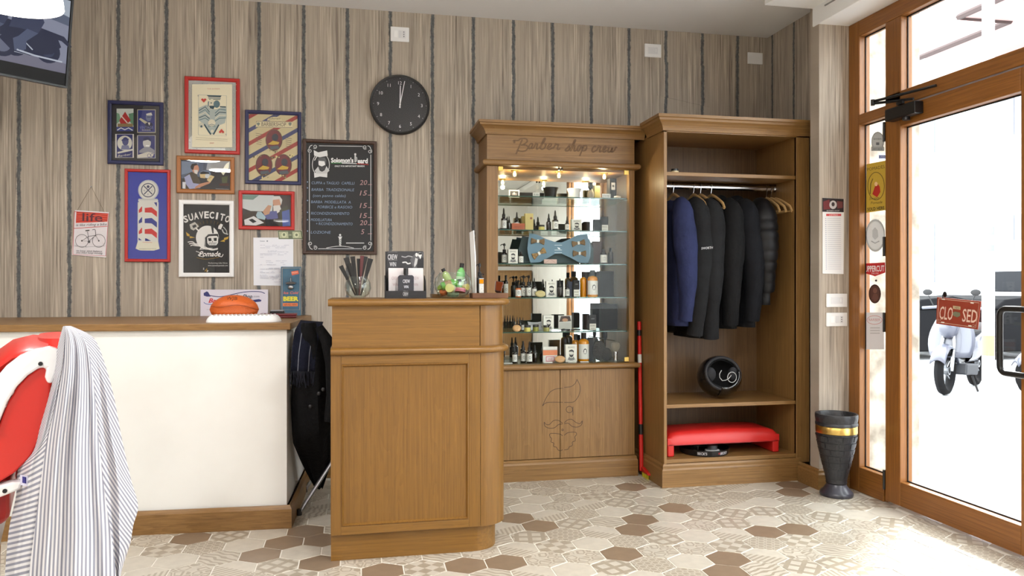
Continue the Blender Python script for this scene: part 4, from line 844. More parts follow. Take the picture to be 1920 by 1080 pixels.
# --- old man with a paper, tan frame
def f(a):
    g = lambda x, y: (120+x/4.5, 290+y/4.5)
    q = lambda *l: [g(*p) for p in l]
    a.rect(339, 300, 433, 357, (50, 48, 54)); a.face(q((990, 55), (1230, 60), (1220, 180), (990, 200)), (92, 104, 128)); a.face(q((990, 55), (1150, 57), (1080, 150), (990, 170)), (122, 136, 160)); a.face(q((1180, 60), (1235, 60), (1235, 170), (1170, 150)), (84, 92, 110))
    a.circ(*g(1190, 165), 11, (120, 140, 170), 7); a.face(q((1145, 160), (1190, 145), (1225, 165), (1190, 200), (1150, 195)), (216, 190, 140)); a.circ(*g(1210, 180), 4.5, (210, 214, 220)); a.face(q((1150, 150), (1175, 140), (1225, 150), (1225, 162), (1150, 165)), (24, 24, 28))
    a.circ(*g(1110, 120), 6.5, (206, 146, 118), 8.5); a.face(q((1068, 100), (1080, 78), (1115, 72), (1130, 85), (1100, 95), (1090, 130), (1072, 120)), (52, 46, 46)); a.face(q((1095, 130), (1130, 130), (1125, 165), (1105, 162)), (226, 222, 218))
    a.face(q((1020, 180), (1075, 145), (1120, 165), (1150, 230), (1150, 290), (1010, 290)), (84, 74, 62)); a.face(q((1015, 190), (1060, 165), (1090, 240), (1160, 250), (1150, 280), (1060, 290), (1030, 250)), (164, 168, 206)); a.face(q((1150, 245), (1230, 225), (1235, 240), (1150, 275), (1100, 290), (1110, 270)), (198, 140, 110))
    a.face(q((1205, 215), (1235, 172), (1270, 185), (1235, 235)), (222, 200, 150)); a.line(q((1220, 205), (1245, 190)), .8, (150, 130, 90)); a.face(q((1325, 150), (1365, 80), (1395, 60), (1392, 110), (1345, 175)), (230, 226, 200)); a.face(q((1330, 190), (1385, 180), (1375, 240), (1335, 240)), (84, 92, 60)); a.face(q((1310, 245), (1392, 240), (1392, 265), (1310, 262)), (80, 40, 32)); a.face(q((1000, 230), (1028, 232), (1025, 288), (1000, 285)), (222, 224, 230)); a.line(q((1280, 288), (1390, 293)), .7, (170, 170, 170))
frame(332, 440, 294, 363, .022, brownf, 'tan framed picture of a bearded old man reading a paper', f)
# --- barber pole print
def f(a):
    g = lambda x, y: (120+x/4.5, 290+y/4.5); q = lambda *l: [g(*p) for p in l]
    B = (52, 62, 166); Wt = (222, 220, 212)
    a.rect(239, 322, 315, 486, B)
    a.circ(*g(712, 300), 19.5, (190, 192, 200)); a.circ(*g(710, 300), 17.5, Wt); a.ring(*g(710, 300), 12.6, 1.6, (52, 58, 88)); a.line(q((675, 265), (745, 335)), 1.8, (52, 58, 88)); a.line(q((745, 265), (675, 335)), 1.8, (52, 58, 88)); a.circ(*g(710, 270), 2.6, (52, 58, 88)); a.text('G', *g(678, 310), 3, (90, 90, 110)); a.text('C', *g(742, 310), 3, (90, 90, 110)); a.text('P', *g(710, 342), 3, (90, 90, 110))
    a.face(q((630, 372), (790, 372), (795, 395), (625, 392)), (200, 200, 196)); a.face(q((625, 385), (798, 385), (785, 410), (640, 408)), Wt); a.face(q((625, 400), (800, 400), (795, 740), (622, 735)), Wt)
    def st(y, c, h=50): a.face(q((632, y+30), (655, y), (660, y), (660, y+h-8), (632, y+h+4)), c); a.face(q((682, y+12), (740, y+6), (785, y+42), (785, y+88), (740, y+52), (682, y+50)), c)
    st(438, (206, 44, 42)); st(528, (44, 52, 140)); st(618, (206, 44, 42))
    a.face(q((760, 404), (785, 402), (785, 440)), (44, 52, 140)); a.face(q((630, 700), (658, 722), (630, 722)), (44, 52, 140)); a.face(q((685, 700), (735, 728), (685, 728)), (44, 52, 140)); a.face(q((640, 690), (785, 715), (785, 728), (760, 728)), Wt)
    a.face(q((620, 735), (798, 735), (808, 795), (760, 810), (640, 808), (604, 792)), (228, 224, 204)); a.text('BARBERSHOP POLE', *g(708, 800), 2.2, (140, 130, 100), 32); a.line(q((665, 738), (745, 742)), .8, (206, 120, 110)); a.line(q((606, 790), (622, 735), (622, 400)), .8, (140, 150, 180)); a.line(q((808, 790), (797, 735), (800, 400)), .8, (140, 150, 180))
frame(235, 320, 318, 491, .016, redf, 'red framed blue print of a striped barber pole', f)
# --- SUAVECITO poster
def f(a):
    g = lambda x, y: (120+x/4.5, 290+y/4.5); q = lambda *l: [g(*p) for p in l]
    K = (30, 30, 32); Wt = (234, 232, 228); Y = (206, 166, 60)
    a.rect(343, 382, 432, 513, K)
    n = 9
    for k, ch in enumerate('SUAVECITO'):
        x_ = 1035+k*42; t_ = (k-4)/4; y_ = 535+34*t_*t_; a.text(ch, *g(x_, y_+(14 if False else 0)), 12.6, Wt, 8.6 if ch not in 'I' else 3.6, rot=-.33*t_, bold=.03)
    a.circ(*g(1210, 700), 21.5, Wt, 22.5, 28); a.face(q((1240, 605), (1262, 612), (1264, 665), (1252, 665)), K)
    a.face(q((1185, 785), (1190, 700), (1215, 672), (1300, 668), (1312, 760), (1290, 790)), K); a.face(q((1208, 700), (1225, 688), (1290, 685), (1302, 700), (1300, 745), (1285, 765), (1225, 765), (1210, 745)), Wt)
    a.face(q((1215, 705), (1242, 703), (1246, 728), (1222, 730)), K); a.face(q((1262, 703), (1290, 702), (1288, 728), (1266, 728)), K); a.face(q((1250, 728), (1258, 728), (1254, 742)), K)
    for k in range(5): a.line(q((1226+k*12, 746), (1226+k*12, 764)), .7, K)
    a.line(q((1222, 745), (1290, 745)), .6, K); a.line(q((1195, 790), (1190, 700), (1215, 675)), 1, (180, 180, 176))
    a.face(q((1060, 590), (1105, 568), (1140, 605), (1095, 640), (1070, 628)), (196, 192, 184)); a.face(q((1082, 600), (1110, 588), (1122, 606), (1092, 622)), K); a.line(q((1115, 622), (1140, 645)), 2.4, Wt)
    a.face(q((1305, 600), (1325, 582), (1342, 592), (1325, 632), (1300, 625)), Wt); a.line(sm(q((1335, 630), (1350, 660), (1385, 672))), 2, (200, 200, 196)); a.line(sm(q((1345, 610), (1370, 640), (1375, 665))), 1.4, (200, 200, 196))
    a.face(q((1030, 652), (1062, 676), (1058, 686), (1108, 700), (1060, 705), (1066, 692), (1038, 684)), Y); a.face(q((1390, 690), (1350, 704), (1352, 716), (1318, 732), (1358, 736), (1356, 722), (1384, 712)), Y)
    for k in range(3): a.line(sm(q((1045+k*12, 738+k*16), (1085, 735+k*14), (1110, 752+k*8), (1150, 752+k*10))), 1.5, Wt)
    a.line(sm(q((1150, 792), (1190, 780), (1240, 800), (1300, 790))), 1.6, Wt); a.line(sm(q((1145, 800), (1200, 796), (1250, 806), (1298, 800))), 1, Wt)
    for k in range(8): an = pi*(.15+.1*k); a.line([g(1225+95*cos(an), 610-30*sin(an)), g(1225+110*cos(an), 600-45*sin(an))], .7, (120, 100, 50))
    a.text('Pomade', *g(1232, 858), 9.5, Wt, 40, shear=.35, bold=.012); a.line(sm(q((1115, 815), (1150, 830), (1135, 850), (1180, 862))), 1, Wt); a.line(sm(q((1300, 850), (1330, 862), (1345, 840))), 1, Wt); a.line(sm(q((1120, 868), (1200, 882), (1310, 866))), .7, (150, 120, 50))
    a.text('Performing Like None', *g(1300, 920), 2.6, (200, 200, 196), 36, shear=.2); a.text('www.suavecitopomade.com', *g(1300, 941), 2.6, (220, 220, 216), 37)
    a.text('S', *g(1180, 972), 4, Wt); a.text('P', *g(1215, 992), 3.6, Wt); a.line(q((1190, 985), (1208, 960), (1206, 990)), 1.2, Y)
frame(336, 439, 376, 519.5, .024, pm('white_frame', (238, 238, 238), .4), 'white framed black pomade poster with a helmeted skull', f)
# --- red framed photograph of a man cutting hair
def f(a):
    g = lambda x, y: (430+x/3.6, 190+y/3.6); q = lambda *l: [g(*p) for p in l]
    a.rect(454, 364, 547, 425, (62, 52, 52)); a.face(q((88, 630), (300, 635), (290, 740), (200, 760), (88, 720)), (206, 212, 212)); a.face(q((88, 632), (200, 634), (160, 665), (88, 660)), (120, 150, 140)); a.face(q((150, 740), (260, 745), (300, 800), (230, 845), (88, 840), (88, 770)), (60, 48, 40))
    a.circ(*g(322, 680), 8, (206, 156, 130), 11); a.face(q((285, 668), (300, 640), (340, 640), (358, 665), (350, 700), (338, 660), (300, 665)), (218, 216, 212)); a.face(q((296, 705), (340, 700), (352, 735), (325, 755), (298, 740)), (226, 224, 220)); a.face(q((340, 735), (390, 700), (412, 745), (412, 845), (330, 845)), (74, 74, 62)); a.face(q((355, 745), (405, 730), (412, 840), (360, 845)), (86, 104, 170)); a.face(q((240, 745), (320, 740), (330, 790), (260, 800), (225, 770)), (92, 96, 150)); a.face(q((180, 770), (190, 745), (215, 745), (245, 780), (240, 800), (190, 790)), (170, 196, 206))
    a.face(q((225, 745), (262, 700), (285, 705), (270, 760), (240, 770)), (196, 150, 120)); a.face(q((100, 800), (165, 775), (235, 820), (180, 838), (105, 835)), (226, 226, 226)); a.face(q((130, 800), (155, 792), (185, 812), (160, 822)), (40, 40, 44)); a.face(q((240, 800), (280, 795), (340, 845), (250, 845)), (30, 28, 30))
frame(448, 552.5, 358.5, 431, .020, redf, 'red framed photo of a white bearded man at work', f)
# --- menu blackboard
def f(a):
    g = lambda x, y: (430+x/3.6, 190+y/3.6); q = lambda *l: [g(*p) for p in l]
    K = (38, 38, 40); Wt = (222, 222, 222); CH = (136, 154, 180); CR_ = (186, 146, 146)
    a.rect(572, 267, 702, 474, K)
    a.line(q((605, 300), (900, 304)), 1, Wt); a.line(q((955, 360), (955, 940)), 1, Wt); a.line(q((540, 350), (541, 940)), 1, Wt); a.line(q((600, 995), (895, 995)), 1, Wt)
    for cx_, cy_, sx, sy in ((540, 300, 1, 1), (953, 304, -1, 1), (542, 995, 1, -1), (953, 995, -1, -1)):
        for (ax_, ay_) in ((38, 6), (4, 34)):
            c0 = g(cx_+sx*ax_, cy_+sy*ay_); a.line([(c0[0]+sx*(1.2+2.9*k/14)*cos(k*.62+(0 if ax_ > 20 else 2)), c0[1]+sy*(1.2+2.9*k/14)*sin(k*.62+(0 if ax_ > 20 else 2))) for k in range(15)], .9, Wt)
        a.line(sm([g(cx_+sx*20, cy_+sy*-4), g(cx_+sx*6, cy_+sy*2), g(cx_-sx*2, cy_+sy*18)]), 1.2, Wt)
    # bearded head in an oval with banners
    u, v = g(618, 428); a.ring(u, v, 16, 1.1, Wt, rv=22); a.face(q((570, 330), (600, 345), (660, 332), (664, 368), (610, 378), (572, 366)), Wt); a.face(q((572, 484), (610, 478), (662, 486), (660, 514), (612, 508), (574, 516)), Wt)
    a.circ(*g(625, 415), 6.5, (230, 230, 230), 10); a.face(q((595, 395), (610, 378), (645, 380), (655, 400), (650, 440), (642, 405), (605, 402)), (90, 90, 92)); a.face(q((606, 432), (625, 440), (646, 430), (644, 458), (626, 470), (608, 458)), (64, 64, 66)); a.face(q((575, 470), (600, 440), (610, 468), (626, 476), (644, 466), (655, 438), (676, 468), (655, 488), (590, 488)), (200, 200, 200)); a.line(sm(q((575, 400), (592, 372), (606, 376))), 1.6, Wt)
    a.text("Solomon's", *g(762, 413), 9, (236, 236, 236), 42, bold=.04); a.text('eard', *g(900, 418), 9, (236, 236, 236), 19, bold=.04); a.line(q((850, 362), (850, 412)), 3, (190, 190, 190)); a.circ(*g(850, 358), 2, Wt); a.line(q((848, 376), (860, 380), (862, 400), (850, 410)), 1.6, (190, 190, 190))
    a.line(q((686, 418), (760, 418)), 1.4, (60, 130, 70)); a.line(q((760, 418), (860, 421)), 1.4, (220, 220, 220)); a.line(q((860, 421), (940, 428)), 1.4, (180, 50, 50)); a.text('ONLY FOR IMPORTANT BEARDS', *g(812, 443), 2.8, (226, 226, 226), 56, bold=.03)
    for y_, x0_, x1_, s_ in ((560, 555, 845, 'CUFFA e TAGLIO  CAPELLI'), (605, 555, 843, 'BARBA  TRADIZIONALE'), (645, 565, 785, '(con panno caldo)'), (688, 552, 820, 'BARBA  MODELLATA  A'), (722, 595, 830, 'FORBICE e RASOIO'), (765, 552, 810, 'RICONDIZIONAMENTO'), (808, 550, 692, 'MODELLATURA'), (835, 585, 832, '+ RICONDIZIONAMENTO'), (892, 550, 685, 'LOZIONE')):
        a.text(s_, g((x0_+x1_)/2, 0)[0], g(0, y_)[1]+.3, 5.0, CH, (x1_-x0_)/3.6, shear=.12, rot=-.01)
    for y_ in (545, 585, 670, 750, 800, 876): a.circ(*g(528, y_), 1.3, CH, n=8)
    for y_, s_ in ((565, '20'), (636, '15'), (720, '15'), (788, '15'), (836, '20'), (897, '5')): a.text(s_, *g(905 if s_ != '5' else 900, y_), 9, CR_, 14 if s_ != '5' else 6.5, shear=.2); a.line(q((935, y_-2), (962, y_-3)), 1, CR_)
    a.circ(*g(748, 903), 2, Wt); a.face(q((734, 913), (762, 913), (758, 922), (738, 922)), Wt); a.face(q((740, 922), (757, 922), (755, 978), (742, 978)), Wt)
    for k in range(4): a.line(q((741, 940+k*12), (756, 930+k*12)), 1, K)
    a.line(sm(q((655, 990), (700, 982), (748, 978), (796, 982), (840, 990))), .9, Wt); a.line(q((788, 957), (910, 957)), 1.4, Wt)
bb = frame(568, 706.5, 263.5, 477, .020, walnut, 'walnut framed menu blackboard with chalk prices', f, bg=(38, 38, 40), glass=False, name='menu_board', cat='blackboard')
# --- loose papers and signs
def sheet(name, lab, cat, q, y, th, mat, art, parts=()):
    P = wallP(y); P0 = [aty(u, v, y) for u, v in q]; c = sum(P0, Vector())/4
    t = thing(name, lab, cat, (c.x, y, c.z))
    m = MB(); m.add([p+Vector((0, -th, 0)) for p in P0]+P0, [(0,1,2,3),(7,6,5,4),(0,4,5,1),(1,5,6,2),(2,6,7,3),(3,7,4,0)]); m.build('sheet' if th < .002 else 'board', mat, t)
    a = Art(wallP(y-th-.0001)); art(a); a.build('print', t); return t
def f(a):
    g = lambda x, y: (360+x/5.4, 420+y/5.4)
    a.text('Comune', *g(712, 178), 2.2, (120, 130, 150), 9, bold=.02); a.circ(*g(762, 173), 1.4, (140, 150, 160)); rr = random.Random(4)
    for y_ in (212, 225, 240, 270, 282, 300, 312, 335, 345, 372, 390, 410, 445, 455, 480, 492, 515, 527, 533, 545, 560, 585):
        x_ = 690
        while x_ < 960:
            w_ = rr.uniform(12, 60)
            if rr.random() < .62 and x_+w_ < 985: p = g(x_, y_); a.rect(p[0], p[1], p[0]+w_/5.4, p[1]+.55, (176, 178, 196))
            x_ += w_+rr.uniform(3, 12)
sheet('notice', 'white printed sheet pinned under the red framed photo', 'notice', [(475, 445.5), (550, 445.5), (550, 536), (475.5, 535)], DB-.001, .0008, pm('sheet_white', (232, 233, 240), .6), f)
def f(a):
    G = (118, 128, 100); a.face([(520.8, 432.8), (565.4, 432.3), (568, 448.2), (522.6, 448.2)], (92, 102, 78)); a.face([(522.6, 434.4), (563.6, 434), (566, 446.6), (524.2, 446.6)], (178, 184, 150)); a.face([(540, 434.4), (548, 434.4), (549, 446.6), (541, 446.6)], (106, 114, 92))
    a.circ(532.5, 440.5, 5, (206, 210, 176), 5); a.circ(532.5, 440, 2.2, G, 2.8); a.circ(556, 440.5, 5, (206, 210, 176), 5); a.circ(556, 440.5, 2.4, G); a.text('ONE', 544, 442, 3, (206, 210, 176), 5)
sheet('banknote', 'one dollar bill stuck under the red framed photo', 'banknote', [(520, 432), (566, 431.5), (569, 449), (522, 449)], DB-.0012, .0006, pm('bill_paper', (206, 206, 186), .7), f)
def f(a):
    g = lambda x, y: (120+x/4.5, 290+y/4.5); q = lambda *l: [g(*p) for p in l]
    a.line(q((88, 480), (376, 497), (352, 855), (75, 842)), 1, (196, 70, 70), True)
    a.face(q((105, 482), (372, 498), (366, 568), (100, 576)), (206, 62, 46)); rr = random.Random(8)
    for k in range(9): y_ = 490+k*9; a.line(sm(q((108, y_), (180, y_+rr.uniform(-8, 10)), (270, y_+rr.uniform(-8, 10)), (366, y_+8))), .6, (226, 120, 90) if k % 2 else (150, 36, 34))
    a.text('life', *g(240, 562), 15, (96, 44, 56), 38, bold=.01, rot=-.03); a.line(q((100, 580), (366, 568)), .8, (240, 230, 226)); a.text('is like riding a bike', *g(232, 600), 4.6, (84, 76, 84), 58, shear=.25, rot=.03); a.line(q((86, 622), (366, 604)), 1, (200, 70, 66))
    for x_ in (152, 295): a.ring(*g(x_, 727), 12, .8, (96, 92, 96)); a.circ(*g(x_, 727), 1.6, (96, 92, 96), n=8)
    B = (84, 80, 84); a.line(q((200, 650), (212, 730), (152, 727), (208, 690)), .9, B); a.line(q((212, 730), (268, 680), (295, 727)), .9, B); a.line(q((208, 690), (268, 680)), .8, B); a.line(sm(q((240, 635), (262, 632), (268, 660), (270, 690))), 1, B); a.line(q((182, 642), (216, 638)), 2, (50, 48, 50)); a.circ(*g(212, 735), 2.4, B); a.line(q((95, 770), (200, 778), (345, 770)), .6, (170, 166, 170))
    a.text('to keep your balance', *g(215, 820), 3.6, (96, 90, 96), 48, shear=.25, rot=-.03); a.text('you must keep moving', *g(215, 836), 3.4, (96, 90, 96), 50, shear=.25, rot=-.03)
bs = sheet('hanging_sign', 'small tin bicycle sign hanging on a string at the left', 'sign', [(141, 394), (204.5, 398), (199, 483), (135, 478)], DB-.004, .002, pm('tin_white', (222, 216, 220), .4), f)
m = MB(); q_ = [aty(u, v, DB-.005) for u, v in ((144, 396), (171, 350), (196, 398))]; m.tube(q_, .0011, 5); m.build('string', pm('string', (140, 126, 108), .9), bs)
m = MB(); m.ball(aty(171, 350, DB-.005), .004, 8, 6); m.build('nail', steel, bs)
def f(a):
    g = lambda x, y: (360+x/5.4, 420+y/5.4); q = lambda *l: [g(*p) for p in l]
    a.face(q((118, 700), (150, 682), (165, 690), (190, 735), (150, 735), (120, 725)), (46, 50, 110)); a.line(sm(q((170, 722), (300, 735), (520, 690), (680, 685), (738, 704))), 1.4, (46, 50, 110)); a.line(sm(q((120, 792), (150, 810), (230, 812), (330, 800))), 1.1, (60, 90, 160))
    a.text('Ba', *g(205, 796), 8, (206, 40, 48), 14, shear=.3, bold=.03); a.text('rberShop', *g(520, 752), 7.5, (40, 40, 60), 34, shear=.3, bold=.02); a.text('.com', *g(650, 742), 2.5, (90, 90, 100), 12); a.face(q((560, 778), (680, 760), (704, 770), (698, 785), (640, 790)), (46, 50, 110)); a.line(q((425, 665), (425, 690)), .4, (190, 186, 196)); a.line(q((150, 866), (200, 866)), .5, (150, 150, 160))
zb = .9475
def stand_sheet(name, lab, cat, l, r, t, zbot, y, th, mat, art, tilt=.05):
    a_ = aty(l, 545, y); b_ = aty(r, 545, y); zt = aty((l+r)/2, t, y).z; h = zt-zbot
    tt = thing(name, lab, cat, ((a_.x+b_.x)/2, y, zbot))
    m = MB(); dy = h*tilt; vs = [(x, y+yy+d, z) for d in (-th, 0) for x, yy, z in ((a_.x, 0, zbot), (b_.x, 0, zbot), (b_.x, dy, zt), (a_.x, dy, zt))]
    m.add(vs, [(0,1,2,3),(7,6,5,4),(0,4,5,1),(1,5,6,2),(2,6,7,3),(3,7,4,0)]); m.build('board', mat, tt, bevel=.001)
    def P(u, v, off):
        p = aty(u, v, y); k = (p.z-zbot)/h; return Vector((p.x, y-th-.0003-off+k*dy, p.z))
    a = Art(P); art(a); a.build('print', tt); return tt, P
stand_sheet('small_sign', 'white sign with blue razor lettering behind the orange ball', 'sign', 376, 502.5, 543, zb, 4.545, .006, pm('sign_white', (216, 210, 224), .5), f, .04)
def f(a):
    g = lambda x, y: (360+x/5.4, 420+y/5.4); q = lambda *l: [g(*p) for p in l]
    a.line(q((912, 445), (1095, 445), (1092, 868), (914, 868)), .8, (176, 156, 130), True)
    a.face(q((1003, 482), (1075, 470), (1082, 505), (1012, 520)), (214, 96, 70)); a.text('FRESH', *g(1042, 500), 3, (240, 200, 170), 11, rot=.15); a.text('Ice Cold', *g(1003, 708), 4.6, (206, 106, 90), 28, shear=.2, bold=.02); a.text('BEER', *g(1003, 777), 8, (222, 214, 60), 29, bold=.05); a.rect(*g(922, 800), *g(1072, 832), (216, 120, 70)); a.text('SERVED HERE', *g(997, 824), 3, (90, 50, 30), 24)
tt, P_ = stand_sheet('bottle_opener_board', 'blue ice cold beer board with a metal bottle opener', 'bottle opener', 526.5, 564.5, 500, zb, 4.53, .012, pm('beer_blue', (62, 104, 128), .5, noise=((50, 88, 112), 20)), f, .06)
pc = P_(545.5, 530, .0)
m = MB(); m.tube([P_(545.5, 520, .002), P_(545.5, 531, .004)], [(.008, .004), (.012, .006)], 10); m.grid(lambda u, v: P_(545.5+(u*2-1)*(10-4*v*v), 527+7*v+3*(2*u-1)**2*(1-v), .006+.020*sin(pi*v)*(1-.5*(2*u-1)**2)), 10, 6); m.ball(P_(545.5, 538.5, .010), (.016, .010, .013), 12, 8); m.build('opener', steel, tt, smooth=True)
for v_ in (523, 538): m = MB(); m.ball(P_(545.5, v_, .012), .003, 8, 5); m.build('screw', chrome, tt)
# --- price card on the pier
P = wallP(3.7665)
t = thing('price_calendar', 'white leaflet with dark header hanging on the pier', 'leaflet', aty(1561, 440, 3.766))
m = MB(); q = [(1542, 371), (1582, 373), (1581, 514), (1542, 513)]; P0 = [aty(u, v, 3.7655) for u, v in q]; m.add([p+Vector((0, -.003, 0)) for p in P0]+P0, [(0,1,2,3),(7,6,5,4),(0,4,5,1),(1,5,6,2),(2,6,7,3),(3,7,4,0)]); m.build('sheet', paper, t)
a = Art(wallP(3.762)); a.face([(1542, 371), (1582, 373), (1582, 398), (1542, 397)], (40, 32, 36)); a.face([(1543.5, 378), (1555, 374), (1557, 392), (1544, 393)], (112, 40, 44)); a.circ(1562, 384, 7, (196, 192, 192), 8); a.circ(1562, 383, 3, (60, 50, 52), 4); a.face([(1569, 377), (1580, 378), (1580, 390), (1570, 391)], (110, 60, 60)); a.text('BARBER SHOP', 1562, 396, 2, (210, 200, 200), 24)
a.rect(1549, 401, 1577, 405, (206, 70, 74)); a.text('LISTINO', 1563, 404.4, 2.6, (240, 220, 220), 16)
for k in range(26): a.rect(1551, 409+k*3.8, 1576, 409.7+k*3.8, (196, 198, 206)); a.rect(1547, 409+k*3.8, 1549, 410.2+k*3.8, (170, 176, 200))
a.build('print', t)
# ================================================================== BOTTLES AND BOXES
dkglass = pm('dark_amber_glass', (26, 17, 12), .12, coat=.6); labelw = pm('label_white', (214, 214, 208), .6); gold = pm('gold_card', (176, 156, 92), .5); jarlid = pm('jar_lid', (34, 32, 30), .4); yellow = pm('jar_yellow', (206, 196, 110), .3); rubber = pm('rubber_black', (16, 16, 18), .5)
def pos(px, y): return aty(px, 500, y).x
def px2m(px, y): return (px*.98)*(y*.96)/F*1.0
def bottle(lab, px0, px1, top, base, sh, y=4.36, style='dropper', label=True, group=None, z=None, mat=None):
    c = pos((px0+px1)/2, y); z0 = SH[sh] if sh else z; z0 += .0002
    r = max(.008, (aty(px1, base, y)-aty(px0, base, y)).x/2*.94); h = (aty(px0, top, y)-aty(px0, base, y)).z
    t = thing('bottle', lab, 'bottle', (c, y, z0), group)
    gm = mat or dkglass
    if style in ('dropper', 'pump'):
        hb = h*.55; prof = [(0, 0), (r*.9, 0), (r, .003), (r, hb*.85), (r*.92, hb*.94), (r*.45, hb*1.0), (r*.42, hb*1.06), (0, hb*1.06)]
    elif style == 'flask': hb = h*.78; prof = [(0, 0), (r*.93, 0), (r, .004), (r, hb*.86), (r*.85, hb*.95), (r*.4, hb), (r*.38, hb*1.03), (0, hb*1.03)]
    m = MB(); m.lathe([(a, z0+b) for a, b in prof], (c, y, 0), 16); m.build('body', gm, t, smooth=True)
    if style == 'dropper':
        m = MB(); m.lathe([(a, z0+b) for a, b in ((0, hb*1.02), (r*.62, hb*1.02), (r*.60, hb*1.28), (r*.36, hb*1.34), (r*.30, h*.90), (r*.14, h), (0, h))], (c, y, 0), 12); m.build('dropper_cap', rubber, t, smooth=True)
    elif style == 'pump':
        m = MB(); m.lathe([(a, z0+b) for a, b in ((0, hb), (r*.62, hb), (r*.62, hb*1.25), (r*.2, hb*1.27), (r*.2, h*.86), (r*.5, h*.86), (r*.5, h*.95), (0, h))], (c, y, 0), 12); m.tube([(c, y, z0+h*.94), (c-r*1.1, y-r*.3, z0+h*.92), (c-r*1.4, y-r*.4, z0+h*.86)], r*.18, 6); m.build('pump', rubber, t, smooth=True)
    else: m = MB(); m.lathe([(0, z0+hb*1.01), (r*.52, z0+hb*1.01), (r*.52, z0+h), (0, z0+h)], (c, y, 0), 14); m.build('cap', rubber, t, smooth=True)
    if label:
        lz0, lz1 = z0+hb*.12, z0+hb*.78
        m = MB(); m.grid(lambda u, v: (c+(r+.0004)*cos(-pi*.95+pi*.9*u), y+(r+.0004)*sin(-pi*.95+pi*.9*u), lz0+(lz1-lz0)*v), 12, 1); l_ = m.build('label', labelw, t, smooth=True)
        if r > .012 or True:
            def P(u, v, off): an = -pi/2+u/r; return Vector((c+(r+.0006+off)*cos(an), y+(r+.0006+off)*sin(an), v))
            a = Art(P); zc = (lz0+lz1)/2; s_ = min(r*.55, (lz1-lz0)*.3); K = (40, 40, 42)
            a.circ(0, zc+s_*.1, s_*.62, K, s_*.95, 12); a.circ(0, zc+s_*.25, s_*.40, (226, 226, 222), s_*.45, 10); a.rect(-s_*.9, lz0+.002, s_*.9, lz0+.0035, K); a.build('print', l_)
    return t
def box(lab, px0, px1, top, base, sh, y=4.38, d=.03, mat=None, face=None, name='box', cat='box', group=None, z=None, rz=0):
    a_ = aty(px0, base, y); b_ = aty(px1, base, y); h = (aty(px0, top, y)-aty(px0, base, y)).z; z0 = (SH[sh] if sh else z)+.0002; c = (a_.x+b_.x)/2; w_ = b_.x-a_.x
    t = thing(name, lab, cat, (c, y, z0), group)
    m = MB(); m.box(c-w_/2, c+w_/2, y, y+d, z0, z0+h); m.build('carton', mat or labelw, t, bevel=.0006)
    if face: a = Art(locP((c-w_/2, y-.0002, z0))); face(a, w_, h); a.build('print', t)
    if rz: t.rotation_euler = (0, 0, rz)
    return t
def beard(a, w_, h, bg=(226, 224, 214)):
    K = (44, 44, 46)
    a.rect(w_*.04, h*.03, w_*.96, h*.97, bg); a.line([(w_*.12, h*.2), (w_*.12, h*.1), (w_*.3, h*.06), (w_*.5, h*.1), (w_*.7, h*.06), (w_*.88, h*.1), (w_*.88, h*.2)], .0008, K)
    a.face([(w_*.18, h*.14), (w_*.3, h*.32), (w_*.42, h*.24), (w_*.58, h*.24), (w_*.7, h*.32), (w_*.82, h*.14), (w_*.6, h*.1), (w_*.4, h*.1)], (120, 120, 120))
    a.circ(w_*.5, h*.5, w_*.2, (206, 204, 196), h*.15, 14); a.face([(w_*.3, h*.5), (w_*.34, h*.33), (w_*.5, h*.26), (w_*.66, h*.33), (w_*.7, h*.5), (w_*.6, h*.42), (w_*.4, h*.42)], K); a.face([(w_*.28, h*.56), (w_*.32, h*.68), (w_*.55, h*.72), (w_*.72, h*.64), (w_*.70, h*.52), (w_*.6, h*.6), (w_*.38, h*.6)], K)
    a.text('BEARD', w_*.5, h*.82, h*.07, K, w_*.6, down=False); a.line([(w_*.15, h*.78), (w_*.5, h*.8), (w_*.85, h*.78)], .0006, K)
def darkbox(a, w_, h): a.text('CREW', w_*.5, h*.72, h*.07, (150, 150, 150), w_*.5, down=False); a.rect(w_*.04, h*.04, w_*.96, h*.44, (214, 212, 200)); a.text('BEARD', w_*.5, h*.26, h*.09, (70, 70, 70), w_*.7, down=False); a.rect(w_*.2, h*.12, w_*.8, h*.15, (90, 90, 90))
bkbox = pm('black_card', (22, 21, 22), .6, spec=.3); olive = pm('olive_card', (120, 112, 52), .5)
def jar(lab, px0, px1, top, base, sh, y=4.35, mat=None, group=None):
    c = pos((px0+px1)/2, y); r = (aty(px1, base, y)-aty(px0, base, y)).x/2; h = (aty(px0, top, y)-aty(px0, base, y)).z; z0 = SH[sh]+.0002
    t = thing('jar', lab, 'jar', (c, y, z0), group)
    m = MB(); m.lathe([(0, z0), (r*.95, z0), (r, z0+.002), (r, z0+h*.62), (r*.9, z0+h*.66), (0, z0+h*.66)], (c, y, 0), 16); m.build('body', mat or yellow, t, smooth=True)
    m = MB(); m.lathe([(0, z0+h*.66), (r*1.02, z0+h*.66), (r*1.02, z0+h*.97), (r*.98, z0+h), (0, z0+h)], (c, y, 0), 16); m.build('lid', jarlid, t, smooth=True); return t
